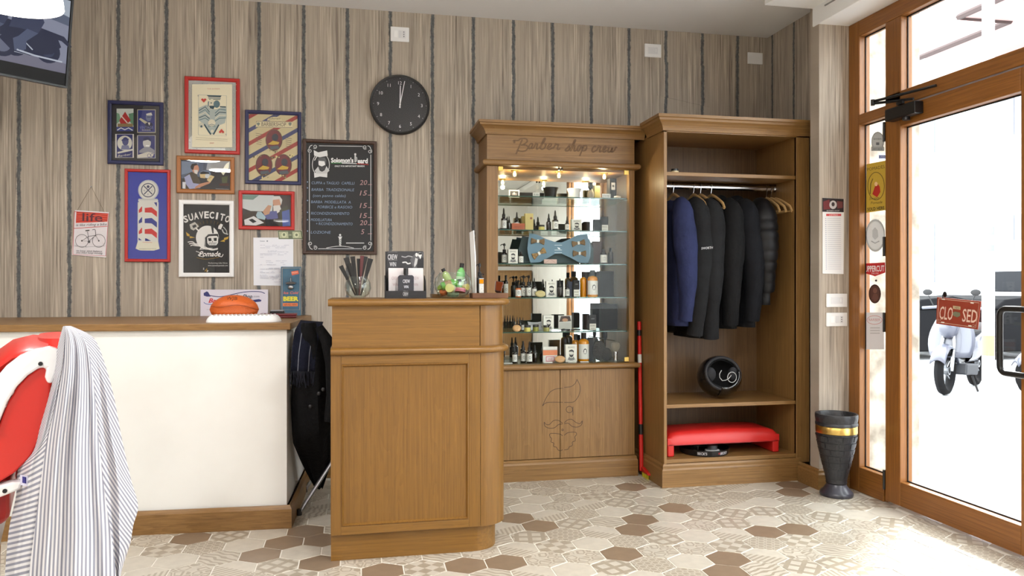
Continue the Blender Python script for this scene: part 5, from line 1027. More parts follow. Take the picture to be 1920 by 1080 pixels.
def puck(lab, px0, px1, top, base, sh, y=4.33, col=(222, 206, 150), tilt=.6):
    c = pos((px0+px1)/2, y); r = (aty(px1, base, y)-aty(px0, base, y)).x/2; h = (aty(px0, top, y)-aty(px0, base, y)).z; z0 = SH[sh]+.0004
    m = MB(); zc = z0+h/2
    m.grid(lambda u, v: (c+r*cos(2*pi*u)*sin(pi*v)**.6, y+.012*-cos(pi*v)+h*.15*sin(2*pi*u)*sin(pi*v), zc+h/2*sin(2*pi*u)*sin(pi*v)**.6), 20, 8, True)
    t = thing('soap', lab, 'soap', (c, y, z0)); m.build('bar', pm('soap%d' % col[2], col, .35), t, smooth=True)
    a = Art(locP((c, y-.0125, zc))); a.ring(0, 0, r*.55, .0010, (170, 150, 90), rv=h*.26); a.text('SOAP', 0, -.002, .005, (150, 130, 80), r*.7, down=False); a.build('stamp', t); return t
# shelf A
box('white card with a black framed picture, top glass shelf far left', 954, 974, 350, 364.5, 'A', 4.40, .004, labelw, lambda a, w_, h: (a.rect(w_*.12, h*.2, w_*.9, h*.85, (60, 58, 62)), a.rect(w_*.3, h*.3, w_*.75, h*.6, (130, 126, 128)), a.circ(w_*.5, h*.55, h*.15, (190, 186, 186))), 'card', 'card')
box('long low black box on the top glass shelf', 975, 1020, 356, 366.5, 'A', 4.41, .05, bkbox)
def tagf(s_): return lambda a, w_, h: (a.line([(w_*.05, h*.08), (w_*.95, h*.08), (w_*.95, h*.92), (w_*.05, h*.92)], .0005, (90, 90, 90), True), a.text(s_, w_*.5, h*.3, h*.4, (60, 60, 62), w_*.7, down=False))
box('small white price tag before the long black box', 999, 1012, 359.5, 367.5, 'A', 4.33, .002, labelw, tagf('9,90'), 'price_tag', 'price tag')
def bowl(lab, px0, px1, top, base, sh, y, mat, flare=.72):
    c = pos((px0+px1)/2, y); r = (aty(px1, base, y)-aty(px0, base, y)).x/2; h = (aty(px0, top, y)-aty(px0, base, y)).z; z0 = SH[sh]+.0002
    m = MB(); m.lathe([(0, z0), (r*flare*.95, z0), (r*flare, z0+.003), (r*.78, z0+h*.6), (r*.97, z0+h*.93), (r, z0+h), (r*.92, z0+h), (r*.7, z0+h*.6), (r*flare*.85, z0+.008), (0, z0+.008)], (c, y, 0), 24)
    return m.build('shaving_bowl', mat, smooth=True, loc=(c, y, z0), label=lab, cat='bowl')
bowl('black flared shaving bowl on the top glass shelf', 1017, 1047, 347, 366, 'A', 4.37, black); bowl('white shaving bowl on the top glass shelf right of centre', 1063, 1090, 348, 367.5, 'A', 4.41, whitep, .8)
def brush(lab, px0, px1, top, base, sh, y, stand=False, up=True):
    c = pos((px0+px1)/2, y); r = (aty(px1, base, y)-aty(px0, base, y)).x/2; h = (aty(px0, top, y)-aty(px0, base, y)).z; z0 = SH[sh]+.0002
    t = thing('shaving_brush', lab, 'shaving brush', (c, y, z0)); br = pm('bristle', (150, 140, 122), .9, bump=(300, .8))
    if not up:     # bristles down, black handle up
        m = MB(); m.lathe([(a*r, z0+b*h) for a, b in ((0, .0), (.8, .02), (1, .2), (.85, .42), (.6, .52), (0, .52))], (c, y, 0), 16); m.build('bristles', br, t, smooth=True)
        m = MB(); m.lathe([(a*r, z0+b*h) for a, b in ((0, .52), (.6, .52), (.5, .6), (.8, .7), (.8, .97), (.7, 1), (0, 1))], (c, y, 0), 16); m.build('handle', black, t, smooth=True)
    else:
        m = MB(); m.lathe([(a*r, z0+b*h) for a, b in ((0, 0), (.45, 0), (.5, .08), (.4, .25), (.5, .4), (.42, .5), (0, .5))], (c, y, 0), 16); m.build('handle', chrome, t, smooth=True)
        m = MB(); m.lathe([(a*r, z0+b*h) for a, b in ((0, .5), (.42, .5), (.9, .68), (1, .82), (.85, .95), (.4, 1), (0, 1))], (c, y, 0), 16); m.build('bristles', br, t, smooth=True)
    return t
brush('shaving brush standing bristles down on the top glass shelf', 1101, 1114, 337, 367.5, 'A', 4.37, up=False)
box('olive box behind the shaving brush on the top glass shelf', 1115, 1125, 340, 367, 'A', 4.42, .04, olive)
box('tall dark box with white label, top glass shelf far right', 1143, 1156, 330, 369, 'A', 4.36, .05, bkbox, lambda a, w_, h: (a.rect(w_*.25, h*.45, w_*.8, h*.8, (206, 204, 200)), a.circ(w_*.52, h*.63, w_*.16, (60, 60, 60))))
box('white price tag before the dark box, top glass shelf', 1129, 1145, 361.5, 369.5, 'A', 4.31, .002, labelw, tagf('14,90'), 'price_tag', 'price tag')
puck('small white soap dish piece at the right end of the top glass shelf', 1151, 1164, 364.5, 369.5, 'A', 4.325, (226, 224, 220))
# shelf B
S2 = 'second glass shelf'
bottle('tall labelled dropper bottle at the far left of the '+S2, 939, 950, 387, 428, 'B', 4.35)
bottle('small dark dropper bottle second from left on the '+S2, 951, 958, 401, 427, 'B', 4.35, label=False)
b_ = box('orange wooden block under a bottle on the '+S2, 960, 984, 416, 428.5, 'B', 4.34, .035, pm('orange_wood', (160, 72, 24), .4), lambda a, w_, h: a.text('BEARD', w_*.5, h*.3, h*.3, (90, 36, 10), w_*.6, down=False), 'wooden_block', 'block')
bottle('dropper bottle behind the orange wooden block', 964, 974, 393, 428, 'B', 4.40)
box('gold box, the farther of two on the '+S2, 979, 987, 400, 428, 'B', 4.42, .04, gold); box('gold box, the nearer of two on the '+S2, 985, 1000, 397, 429, 'B', 4.37, .035, pm('gold_card2', (190, 172, 106), .5), lambda a, w_, h: a.circ(w_*.72, h*.72, w_*.14, (130, 80, 60)))
jar('cream jar with black lid on the '+S2, 1010, 1021, 420, 430, 'B', 4.34)
bottle('dark dropper bottle with green label left of centre on the '+S2, 1024, 1033.5, 397, 429, 'B', 4.36, label=False)
bottle('tallest labelled dropper bottle in the middle of the '+S2, 1035, 1047, 393, 430.5, 'B', 4.33); bottle('short labelled dropper bottle right of the middle on the '+S2, 1059, 1067.5, 404, 431, 'B', 4.34)
box('cream box with bearded face on the '+S2, 1072, 1091, 409, 431, 'B', 4.36, .03, labelw, beard)
box('plain black box on the '+S2, 1114, 1127, 408, 431.5, 'B', 4.40, .03, bkbox); box('black box with white lower half on the '+S2, 1128, 1140.5, 405, 432.5, 'B', 4.35, .035, bkbox, darkbox)
# shelf C with the big bow tie
S3 = 'third glass shelf'
bottle('dark pump bottle at the far left of the '+S3, 940, 951, 452, 491, 'C', 4.38, 'pump'); box('cream box with bearded face on the '+S3, 953, 971, 465, 492, 'C', 4.34, .03, labelw, beard); bottle('short labelled bottle beside the bearded face box on the '+S3, 972, 981.5, 469, 491.5, 'C', 4.35, 'flask')
bt = pm('bow_blue', (92, 124, 144), .45); bd_ = pm('bow_dark', (40, 62, 66), .6)
g = lambda x, y: (920+x/5.4, 300+y/5.4)
t = thing('bow_tie_stand', 'large blue bow tie shaped stand holding small wooden bow ties', 'display stand', (aty(1048, 494, 4.36).x, 4.36, SH['C']))
m = MB(); ol = [(395, 742), (470, 755), (560, 800), (650, 830), (720, 835), (800, 800), (880, 760), (975, 752), (1000, 820), (1015, 890), (1010, 980), (985, 1044), (900, 1040), (800, 985), (720, 948), (650, 950), (580, 990), (500, 1035), (405, 1042), (385, 980), (370, 900), (380, 820)]
P_ = [aty(*g(x, y), 4.36) for x, y in ol]; m.prism([(p.x, max(p.z, SH['C']+.0003)) for p in P_], 'y', 4.36, 4.366); m.build('panel', bt, t)
ol2 = [(320, 770), (400, 780), (640, 900), (760, 930), (1000, 800), (1040, 900), (1040, 1045), (700, 1045), (290, 1040), (285, 900)]; P_ = [aty(*g(x, y), 4.40) for x, y in ol2]; m = MB(); m.prism([(p.x, max(p.z, SH['C']+.0003)) for p in P_], 'y', 4.40, 4.405); m.build('rear_panel', bd_, t)
a = Art(wallP(4.3597)); 
for u, v in ((684, 862), (684, 912), (684, 938)): a.line([g(u-38, v), g(u+38, v)], .9, (200, 214, 222))
a.face([g(672, 884), g(700, 890), g(706, 905), g(686, 902)], (220, 228, 234)); a.build('print', t)
def bow(u, v, s_, rz, lab, col=(128, 100, 54)):
    c = aty(*g(u, v), 4.352); t = thing('bow_tie', lab, 'bow tie', c, 'small wooden bow ties on the stand')
    ca, sa = cos(rz), sin(rz); k = s_*.00055
    o_ = [(-70, 32), (-8, 10), (8, 10), (70, 32), (76, 0), (70, -36), (8, -10), (-8, -10), (-70, -36), (-76, 0)]
    m = MB(); m.prism([(c.x+(x*ca-y*sa)*k, c.z+(x*sa+y*ca)*k) for x, y in o_], 'y', 4.350, 4.3585); m.build('wings', pm('bow_wood%d' % col[0], col, .5, noise=((90, 66, 34), 120)), t, bevel=.001)
    m = MB(); m.prism([(c.x+(x*ca-y*sa)*k, c.z+(x*sa+y*ca)*k) for x, y in ((-11, 17), (11, 17), (11, -17), (-11, -17))], 'y', 4.347, 4.3495); m.build('knot', labelw, t)
bow(478, 822, 1, -.05, 'wooden bow tie at the upper left of the blue stand'); bow(490, 945, 1.05, .5, 'speckled bow tie tilted at the lower left of the blue stand', (170, 130, 60)); bow(890, 840, 1, .15, 'wooden bow tie at the upper right of the blue stand'); bow(900, 945, 1, 0, 'wooden bow tie at the lower right of the blue stand', (124, 98, 56))
box('folded paper leaflet under the blue bow tie stand', 1020, 1044, 484, 492.5, 'C', 4.335, .004, pm('leaflet', (200, 170, 160), .6), lambda a, w_, h: (a.line([(0, 0), (w_*.5, h), (w_, 0)], .001, (120, 60, 60)),), 'leaflet', 'leaflet')
box('brown box at the right of the '+S3, 1112, 1128, 450, 494, 'C', 4.46, .03, pm('brown_card', (66, 40, 30), .5)); bottle('black bottle with white label at the right of the '+S3, 1125, 1138, 465, 493.5, 'C', 4.34, 'flask'); bottle('black bottle at the right end of the '+S3, 1139, 1150, 462, 493, 'C', 4.38, 'flask', False)
# shelf D
S4 = 'fourth glass shelf'
bottle('black tube bottle at the far left of the '+S4, 944, 953, 514, 555, 'D', 4.44, 'flask')
t = bottle('amber bottle with white label at the left of the '+S4, 966, 977.5, 523, 556, 'D', 4.335, 'pump', mat=pm('amber_dark', (176, 84, 10), .1, coat=.5)); bottle('black pump bottle with blank label on the '+S4, 976, 987, 514, 555.5, 'D', 4.40, 'pump')
bottle('tall pump bottle with face label on the '+S4, 986, 996.5, 513, 555, 'D', 4.37, 'pump'); bottle('thin dark dropper behind the tall pump bottle', 992, 998, 520, 554, 'D', 4.44, label=False); bottle('labelled dropper bottle beside the soap on the '+S4, 997, 1006.5, 519, 555.5, 'D', 4.36)
puck('pale oval soap leaning on the '+S4, 1003, 1023, 544, 557, 'D', 4.325, (196, 182, 130)); box('cream box with bearded face on the '+S4, 1024, 1044, 527, 557, 'D', 4.35, .03, labelw, beard)
bottle('dark dropper bottle with green band on the '+S4, 1045, 1054.5, 521, 556, 'D', 4.34, label=False); bottle('small dropper bottle with round label before the blue box', 1059, 1068, 520, 554, 'D', 4.37)
box('slate blue box on the '+S4, 1065, 1076, 526, 555, 'D', 4.41, .03, pm('slate_card', (84, 92, 116), .5)); box('black box with white lower half on the '+S4, 1075.5, 1087, 525, 557, 'D', 4.35, .03, bkbox, darkbox)
bottle('plain amber oil bottle on the '+S4, 1087, 1100, 509, 556.5, 'D', 4.38, 'flask', False, mat=amberg); bottle('amber oil bottle with big label on the '+S4, 1101, 1121, 507, 557.5, 'D', 4.345, 'flask', mat=amberg)
box('tall black box at the right of the '+S4, 1123, 1151, 509, 557.5, 'D', 4.40, .05, bkbox)
# shelf E
S5 = 'fifth glass shelf'
for k in range(4): bottle('small black dropper bottle, %s of the row of four on the ' % ('first', 'second', 'third', 'fourth')[k]+S5, 962+k*5.2, 967+k*5.2, 588, 614, 'E', 4.40, label=(k == 3), group='four small droppers in a row')
puck('peach oval soap at the left of the '+S5, 961, 977, 607, 620, 'E', 4.325, (206, 160, 110))
jar('yellow jar with black lid before the grey pouch on the '+S5, 983, 995, 608.5, 620.5, 'E', 4.33); jar('greenish jar with black lid, middle of three on the '+S5, 999, 1010, 606, 618, 'E', 4.36, pm('jar_green', (150, 152, 80), .3)); jar('olive jar with black lid before the bearded face box', 1019, 1030, 609, 620.5, 'E', 4.33, pm('jar_olive', (160, 158, 96), .3))
m = MB(); c = aty(1003, 608, 4.42); z0 = SH['E']; m.grid(lambda u, v: (c.x+(2*u-1)*.046*(1-.12*sin(pi*v)), c.y+.012*cos(pi*u)*0+(.014*sin(pi*u)*sin(pi*v)), z0+.0005+.054*v*(1-.12*sin(pi*u))), 10, 6); m.build('pouch', pm('pouch_grey', (176, 178, 182), .3), smooth=True, solid=.004, loc=(c.x, c.y, z0), label='silvery grey pouch behind the jars on the '+S5, cat='pouch')
box('cream box with bearded face on the '+S5, 1019, 1038.5, 588, 617, 'E', 4.38, .03, labelw, beard)
box('postcard with a pair of eyes leaning on the '+S5, 1047, 1072, 590, 617, 'E', 4.46, .003, labelw, lambda a, w_, h: (a.face([(w_*.05, h*.55), (w_*.2, h*.95), (w_*.85, h*.95), (w_*.95, h*.6)], (70, 50, 44)), a.circ(w_*.5, h*.68, w_*.22, (196, 150, 120), h*.12), a.rect(w_*.05, h*.1, w_*.95, h*.5, (200, 198, 192))), 'postcard', 'card')
def razor(lab, px, sh, y, rz):
    c = aty(px, 618, y); z0 = SH[sh]+.0004; t = thing('straight_razor', lab, 'razor', (c.x, y, z0))
    m = MB(); m.prism([(c.x-.045, z0), (c.x+.02, z0), (c.x+.024, z0+.006), (c.x-.03, z0+.012), (c.x-.048, z0+.008)], 'y', y, y+.002); m.build('blade', chrome, t)
    m = MB(); m.tube([(c.x+.015, y-.002, z0+.004), (c.x+.04, y-.002, z0+.008), (c.x+.07, y-.002, z0+.006)], (.003, .005), 8); m.build('handle', black, t, smooth=True); t.rotation_euler = (0, 0, rz)
razor('open razor lying left on the '+S5, 1048, 'E', 4.33, .1); razor('open razor lying right on the '+S5, 1066, 'E', 4.36, -.2)
box('plain black box on the '+S5, 1095, 1105, 586, 616, 'E', 4.42, .035, bkbox); box('black box with white lower half on the '+S5, 1105, 1118, 587, 616, 'E', 4.36, .03, bkbox, darkbox); box('tall black box at the right end of the '+S5, 1128, 1158, 570, 618, 'E', 4.43, .05, bkbox)
# cabinet floor
S6 = 'bottom of the glass cabinet'
bottle('labelled dropper bottle at the far left of the '+S6, 960, 970, 643, 680, 'F', 4.36); bottle('tallest dropper bottle on the '+S6, 976, 986.5, 640, 680, 'F', 4.38); bottle('labelled dropper bottle beside the tallest one, '+S6, 987, 998, 642, 682, 'F', 4.35); bottle('short dark dropper bottle on the '+S6, 998, 1007.5, 647, 679, 'F', 4.38, label=False); bottle('thin dark dropper bottle left of the orange packet', 1012, 1019, 651, 679, 'F', 4.41, label=False)
box('white and orange packet on the '+S6, 1018, 1045, 650, 679, 'F', 4.36, .01, labelw, lambda a, w_, h: (a.rect(0, h*.45, w_, h*.78, (214, 130, 90)), a.line([(0, h*.8), (w_, h*.8)], .001, (60, 60, 60)), a.rect(w_*.2, h*.05, w_*.8, h*.38, (206, 120, 130)), a.rect(w_*.25, h*.1, w_*.75, h*.33, (236, 226, 226)), a.text('SALE', w_*.5, h*.16, h*.1, (190, 60, 70), w_*.3, down=False)), 'packet', 'packet')
puck('yellow oval soap on the '+S6, 1040, 1060, 667, 680, 'F', 4.32, (224, 204, 110)); box('cream box with bearded face on the '+S6, 1060.5, 1082, 648, 681, 'F', 4.34, .03, labelw, beard)
bottle('amber oil bottle, the rear one on the '+S6, 1072, 1087, 628, 678, 'F', 4.42, 'flask', False, mat=amberg); bottle('amber oil bottle with label, the front one on the '+S6, 1084, 1104.5, 626, 680, 'F', 4.37, 'flask', mat=amberg)
box('narrow black box beside the amber bottles, '+S6, 1104, 1112, 636, 679, 'F', 4.40, .03, bkbox)
t = thing('beard_mitt', 'large dark round sponges on the '+S6, 'sponge', (aty(1128, 680, 4.38).x, 4.38, SH['F']))
sp = pm('sponge_dark', (52, 48, 42), .95, bump=(120, 1)); x_ = aty(1128, 680, 4.38).x
m = MB(); m.ball((x_-.012, 4.39, SH['F']+.062), (.042, .03, .060), 14, 10); m.build('sponge', sp, t, smooth=True); m = MB(); m.ball((x_+.028, 4.37, SH['F']+.040), (.032, .028, .0395), 14, 10); m.build('sponge', sp, t, smooth=True)
brush('grey shaving brush in a stand at the right of the '+S6, 1146, 1162, 650, 686, 'F', 4.34)
t = thing('brush_stand', 'chrome brush stand with glass tubes at the right of the '+S6, 'stand', (aty(1120, 684, 4.44).x, 4.44, SH['F'])); x_ = aty(1135, 684, 4.44).x; z_ = SH['F']
m = MB(); m.lathe([(0, z_), (.03, z_), (.03, z_+.004), (0, z_+.006)], (x_, 4.44, 0), 16); m.tube([(x_, 4.44, z_), (x_, 4.44, z_+.15)], .003, 6); m.tube([(x_-.04, 4.44, z_+.13), (x_+.06, 4.44, z_+.115)], .003, 6); m.build('stand_frame', chrome, t, smooth=True)
m = MB(); m.lathe([(.006, z_+.12), (.012, z_+.14), (.011, z_+.17), (0, z_+.172)], (x_, 4.44, 0), 12); m.build('knob', black, t, smooth=True)
for k, (a_, lab) in enumerate(((955, 'white price tag at the left end of the '+S6), (1030, 'white price tag under the orange packet'), (1075, 'clear price tag under the bearded face box, '+S6), (1098, 'white price tag under the amber bottles'))):
    y_ = 4.31; c = aty(a_, 684, y_); m = MB(); m.prism([(y_, SH['F']+.0005), (y_+.012, SH['F']+.0005), (y_+.012, SH['F']+.006)], 'x', c.x-.03, c.x+.02); m.build('price_tag', labelw, loc=(c.x, y_, SH['F']), label=lab, cat='price tag')

# ================================================================== ON THE COUNTER
z = CT
c = aty(671, 540, 3.36); t = thing('glass_jar', 'round clear glass jar full of black clippers and combs', 'glass jar', (c.x, 3.36, z))
def glassbowl(t, c, y, r, h, neck, n=28, z=z):
    pr = [(0, 0), (r*.45, 0), (r*.5, h*.02), (r*.82, h*.18), (r, h*.48), (r*.92, h*.74), (neck, h*.94), (neck, h), (neck-.002, h), (neck-.002, h*.94), (r*.9-.002, h*.74), (r-.003, h*.48), (r*.8-.002, h*.2), (r*.45, h*.05), (0, h*.045)]
    m = MB(); m.lathe([(a, z+b) for a, b in pr], (c, y, 0), n); return m.build('bowl', bowlg, t, smooth=True)
glassbowl(t, c.x, 3.36, .058, .094, .042)
for k, (bx, by, tx, tz, w_, red) in enumerate(((-.01, 0, -.072, .140, .011, 0), (-.004, .01, -.05, .176, .014, 0), (0, -.01, -.022, .180, .012, 0), (.004, .008, .006, .172, .013, 0), (.006, -.004, .018, .184, .010, 1), (-.002, .012, .032, .182, .013, 0), (.012, .004, .054, .172, .014, 0), (.0, -.012, -.036, .150, .010, 0))):
    x0 = c.x+bx; y0 = 3.36+by; z0 = z+.012
    tt = thing('clipper_comb' if not red else 'red_comb', ('black comb in the round glass jar, %s' % ('leaning lowest at the far left', 'tall one leaning left', 'nearly upright left of centre', 'upright in the middle', '', 'right of the red edged one', 'leaning furthest right', 'shorter one leaning left behind') [k] if not red else 'red edged comb standing in the round glass jar'), 'comb', (x0, y0, z0), 'black combs in the glass jar' if not red else None)
    m = MB(); d = Vector((tx-bx, by*.8, tz-.012)); L0 = d.length; d.normalize(); s_ = Vector((d.z, 0, -d.x)); n_ = Vector((0, .004, 0)); o_ = Vector((x0, y0, z0))
    q = [o_-s_*.003, o_+d*L0*.55-s_*w_*.5, o_+d*L0-s_*w_*.85, o_+d*L0+s_*w_*.85, o_+d*L0*.55+s_*w_*.6, o_+s_*.003]
    m.add([p-n_ for p in q]+[p+n_ for p in q], [tuple(range(6)), tuple(range(6, 12))[::-1]]+[(i, (i+1) % 6, 6+(i+1) % 6, 6+i) for i in range(6)]); m.build('blade', pm('comb_red', (84, 36, 40), .4) if red else black, tt, bevel=.001)
    m = MB(); m.tube([o_, o_+d*L0*.42], .0035, 6); m.build('handle', steel, tt)
# cardboard display
y = 3.34; a_ = aty(723, 557, y); b_ = aty(799, 557, y); X_, w_ = (a_.x+b_.x)/2, b_.x-a_.x
t = thing('counter_display', 'black cardboard counter display with two white boxes', 'display', (X_, y, z)); ck = pm('display_card', (34, 34, 38), .5)
zt = aty(760, 470, y).z
m = MB(); m.box(X_-w_/2+.001, X_+w_/2-.001, y, y+.10, z, z+.003); m.box(X_-w_/2, X_+w_/2, y-.002, y, z, z+.032); m.box(X_-w_/2+.002, X_+w_/2-.006, y+.098, y+.101, z, zt)
for s_ in (-1, 1):
    x_ = X_+s_*w_/2; m.prism([(y, z), (y, z+.034), (y+.03, z+.075), (y+.09, z+.10), (y+.10, z+.10), (y+.10, z)], 'x', x_-.0015, x_+.0015)
m.build('tray', ck, t)
a = Art(wallP(y-.0023)); a.text('CREW', 760.5, 554, 6, (196, 196, 200), 10, bold=.01); a.line([(756, 555), (765, 555)], .4, (170, 170, 174)); a.text('AMERICAN', 760.5, 546.5, 1.5, (150, 150, 154), 9); a.build('print', t)
y2 = y+.0977
g = lambda x, y_: (640+x/9, 450+y_/9); q = lambda *l: [g(*p) for p in l]
a = Art(wallP(y2)); a.rect(726, 471, 793, 501, (50, 50, 54)); a.face(q((1220, 500), (1160, 330), (1250, 220), (1390, 200), (1390, 500)), (86, 86, 90)); a.text('AMERICAN', *g(866, 210), 1.6, (130, 130, 134), 17); a.text('CREW', *g(865, 328), 9.5, (206, 206, 210), 18, bold=.01); a.line(q((790, 340), (945, 340)), .4, (180, 180, 180)); a.text('WIN', *g(868, 445), 8, (206, 206, 210), 12, bold=.01)
a.line(sm(q((1015, 275), (1080, 290), (1130, 272), (1200, 285))), 2, (150, 150, 152)); a.line(sm(q((1030, 380), (1090, 375), (1120, 400), (1170, 390))), 2.4, (206, 206, 206)); a.circ(*g(1270, 250), 2.4, (214, 214, 214), 3.6); a.circ(*g(1325, 250), 3.4, (220, 220, 220), 4.4); a.face(q((1250, 300), (1290, 320), (1275, 400), (1235, 465), (1225, 420)), (190, 190, 190)); a.face(q((1290, 330), (1340, 290), (1388, 300), (1388, 500), (1270, 500)), (36, 36, 40)); a.face(q((1318, 292), (1350, 282), (1330, 325)), (226, 226, 226)); a.circ(*g(1330, 232), 3.2, (30, 30, 34), 1.8); a.build('print', t)
yb = y+.052
for px0, px1, lab in ((728.5, 757, 'white perfume box in the black display, left'), (757.8, 793.5, 'white perfume box in the black display, right')):
    p0 = aty(px0, 545, yb); p1 = aty(px1, 545, yb); tt = thing('white_box', lab, 'box', ((p0.x+p1.x)/2, yb, z+.0032))
    m = MB(); m.box(p0.x, p1.x, yb, yb+.04, z+.0032, aty(740, 502.5, yb).z); m.build('carton', pm('pink_white_card', (226, 220, 222), .5), tt, bevel=.0008)
    a = Art(wallP(yb-.0003)); cx_ = (px0+px1)/2+(-1.5 if px0 < 740 else 3); a.text('CREW', cx_, 524.5, 6, (196, 176, 180), 14); a.text('WIN', cx_, 536, 5, (190, 160, 166), 10); a.build('print', tt)
# perfume bottle
yp = y+.016; p0 = aty(746.5, 545, yp); p1 = aty(776, 545, yp); X2 = (p0.x+p1.x)/2; w2 = p1.x-p0.x; z2 = z+.0032
tt = thing('perfume_bottle', 'dark blue perfume bottle with black cap in the display', 'bottle', (X2, yp, z2)); zt2 = aty(760, 516, yp).z
m = MB(); m.prism([(X2-w2/2, z2), (X2+w2/2, z2), (X2+w2/2, zt2-.006), (X2+w2/2-.006, zt2), (X2-w2/2+.006, zt2), (X2-w2/2, zt2-.006)], 'y', yp, yp+.022); m.build('body', pm('navy_glass', (14, 18, 40), .08, coat=.8), tt, bevel=.002)
m = MB(); m.lathe([(0, zt2), (.009, zt2), (.009, zt2+.004), (.0105, zt2+.004), (.0105, zt2+.031), (0, zt2+.031)], (X2, yp+.011, 0), 16); m.build('cap', black, tt, smooth=True)
a = Art(wallP(yp-.0004)); a.text('CREW', 762, 530.5, 6.5, (206, 206, 214), 13.5, bold=.01); a.text('WIN', 761.5, 540.5, 5.5, (206, 206, 214), 8.5, bold=.01); a.build('print', tt)
# wooden base behind the bowl
zc = aty(0, 0, 1) if 0 else None
c0 = aty(809, 555, 3.50); c1 = aty(878, 555, 3.50); m = MB(); m.box(c0.x, c1.x, 3.47, 3.56, z+.0004, z+.016); m.build('wooden_tray', oakX, bevel=.001, loc=(c0.x, 3.5, z), label='small oak tray behind the fish bowl on the counter', cat='tray')
# fish bowl of miniature bottles and tins
yb = 3.33; c = aty(849, 540, yb); t = thing('fish_bowl', 'clear glass fish bowl full of green bottles and tins', 'glass bowl', (c.x, yb, z))
r_ = .0815
pr = [(0, .002), (.045, 0), (.05, .003), (.066, .016), (.079, .040), (.0815, .062), (.077, .088), (.060, .108), (.060, .113), (.058, .113), (.058, .107), (.075, .087), (.0795, .062), (.077, .040), (.064, .018), (.046, .007), (0, .007)]
m = MB(); m.lathe([(a_, z+b) for a_, b in pr], (c.x, yb, 0), 36); m.build('bowl', bowlg, t, smooth=True)
def minibottle(name, lab, base, d, L0, r, mat, cat='bottle', grp=None, lb=None):
    """small bottle from base along d"""
    d = Vector(d).normalized(); B = Vector(base); tt = thing(name, lab, cat, B, grp)
    m = MB(); ks = [(0, .0), (0, .9), (.04, 1), (.62, 1), (.74, .8), (.80, .42), (.88, .40)]; m.tube([B+d*(a_*L0+(.0004 if i == 1 else 0)) for i, (a_, b) in enumerate(ks)], [max(.0005, b*r) for a_, b in ks], 14); m.build('body', mat, tt, smooth=True)
    m = MB(); m.tube([B+d*L0*.84, B+d*L0], r*.52, 12); m.build('cap', black, tt, smooth=True)
    if lb: m = MB(); m.tube([B+d*L0*.18, B+d*L0*.5], r*1.02, 14, False); m.build('label', lb, tt, smooth=True)
O = Vector((c.x, yb, z))
minibottle('small_bottle', 'green bottle leaning out at the left of the fish bowl', O+Vector((-.004, .018, .05)), (-.36, .02, .75), .088, .017, pm('pale_green', (168, 186, 120), .15, coat=.4))
minibottle('small_bottle', 'green bottle standing up at the right of the fish bowl', O+Vector((.028, .008, .036)), (.12, 0, 1), .118, .019, greeng, lb=pm('label_green', (178, 206, 170), .5))
minibottle('small_bottle', 'green bottle lying with brown label in the fish bowl', O+Vector((-.052, -.014, .050)), (.95, .1, .30), .092, .018, pm('bright_green', (96, 166, 66), .15, coat=.4), lb=pm('label_brown', (150, 118, 84), .5))
def tin(lab, cpos, ax, r, h, col, col2, name='tin'):
    ax = Vector(ax).normalized(); C_ = O+Vector(cpos); tt = thing(name, lab, 'tin', C_)
    m = MB(); m.tube([C_-ax*h/2, C_+ax*h*.1], r*.97, 20); m.build('body', pm('tin%d%d' % col, col, .3, .3) if len(col) == 2 else pm('tin_%d_%d_%d' % col, col, .3), tt, smooth=True)
    m = MB(); m.tube([C_+ax*h*.1, C_+ax*h/2], r, 20); m.build('lid', pm('tin_%d_%d_%d' % col2, col2, .3), tt, smooth=True)
tin('cream and green striped tin facing out of the fish bowl', (-.014, -.040, .043), (-.45, -.85, .1), .019, .034, (206, 206, 190), (222, 214, 140)); tin('pink tin lying in the fish bowl', (.028, -.030, .034), (.12, .2, .95), .025, .016, (190, 96, 116), (214, 138, 150)); tin('dark green tin at the bottom of the fish bowl', (-.002, -.028, .019), (.05, -.25, .95), .026, .016, (92, 112, 92), (128, 146, 122))
tin('orange tin at the lower left of the fish bowl', (-.040, -.012, .026), (-.3, -.4, .8), .019, .016, (150, 74, 44), (196, 104, 62)); tin('dark red tin at the left of the fish bowl', (-.050, .010, .046), (-.6, -.4, .5), .016, .014, (110, 40, 40), (130, 150, 60)); tin('yellow tin at the right of the fish bowl', (.056, -.012, .048), (.5, -.8, .1), .014, .022, (186, 164, 70), (206, 184, 96))
# white folded leaflet
yl = 3.27; t = thing('leaflet', 'tall white leaflet standing edge on beside the fish bowl', 'leaflet', aty(887, 553, yl).xy.to_3d()+Vector((0, 0, z)))
P0 = [aty(880.5, 436, yl+.05), aty(888, 432, yl), aty(892, 480, yl), aty(892.5, 552, yl), aty(886, 552, yl+.05)]; 
m = MB(); k_ = [(p.x, p.y, max(p.z, z+.0004)) for p in P0]; m.add(k_, [(0, 1, 2, 3, 4)]); m.build('front_page', paper, t, solid=.0016)
m = MB(); m.add([(k_[1][0]+.002, yl, k_[1][2]), (k_[1][0]+.004, yl+.06, k_[1][2]-.01), (k_[3][0]+.004, yl+.06, z+.0004), (k_[3][0]+.002, yl, z+.0004)], [(0, 1, 2, 3)]); m.build('back_page', paper, t, solid=.0012)
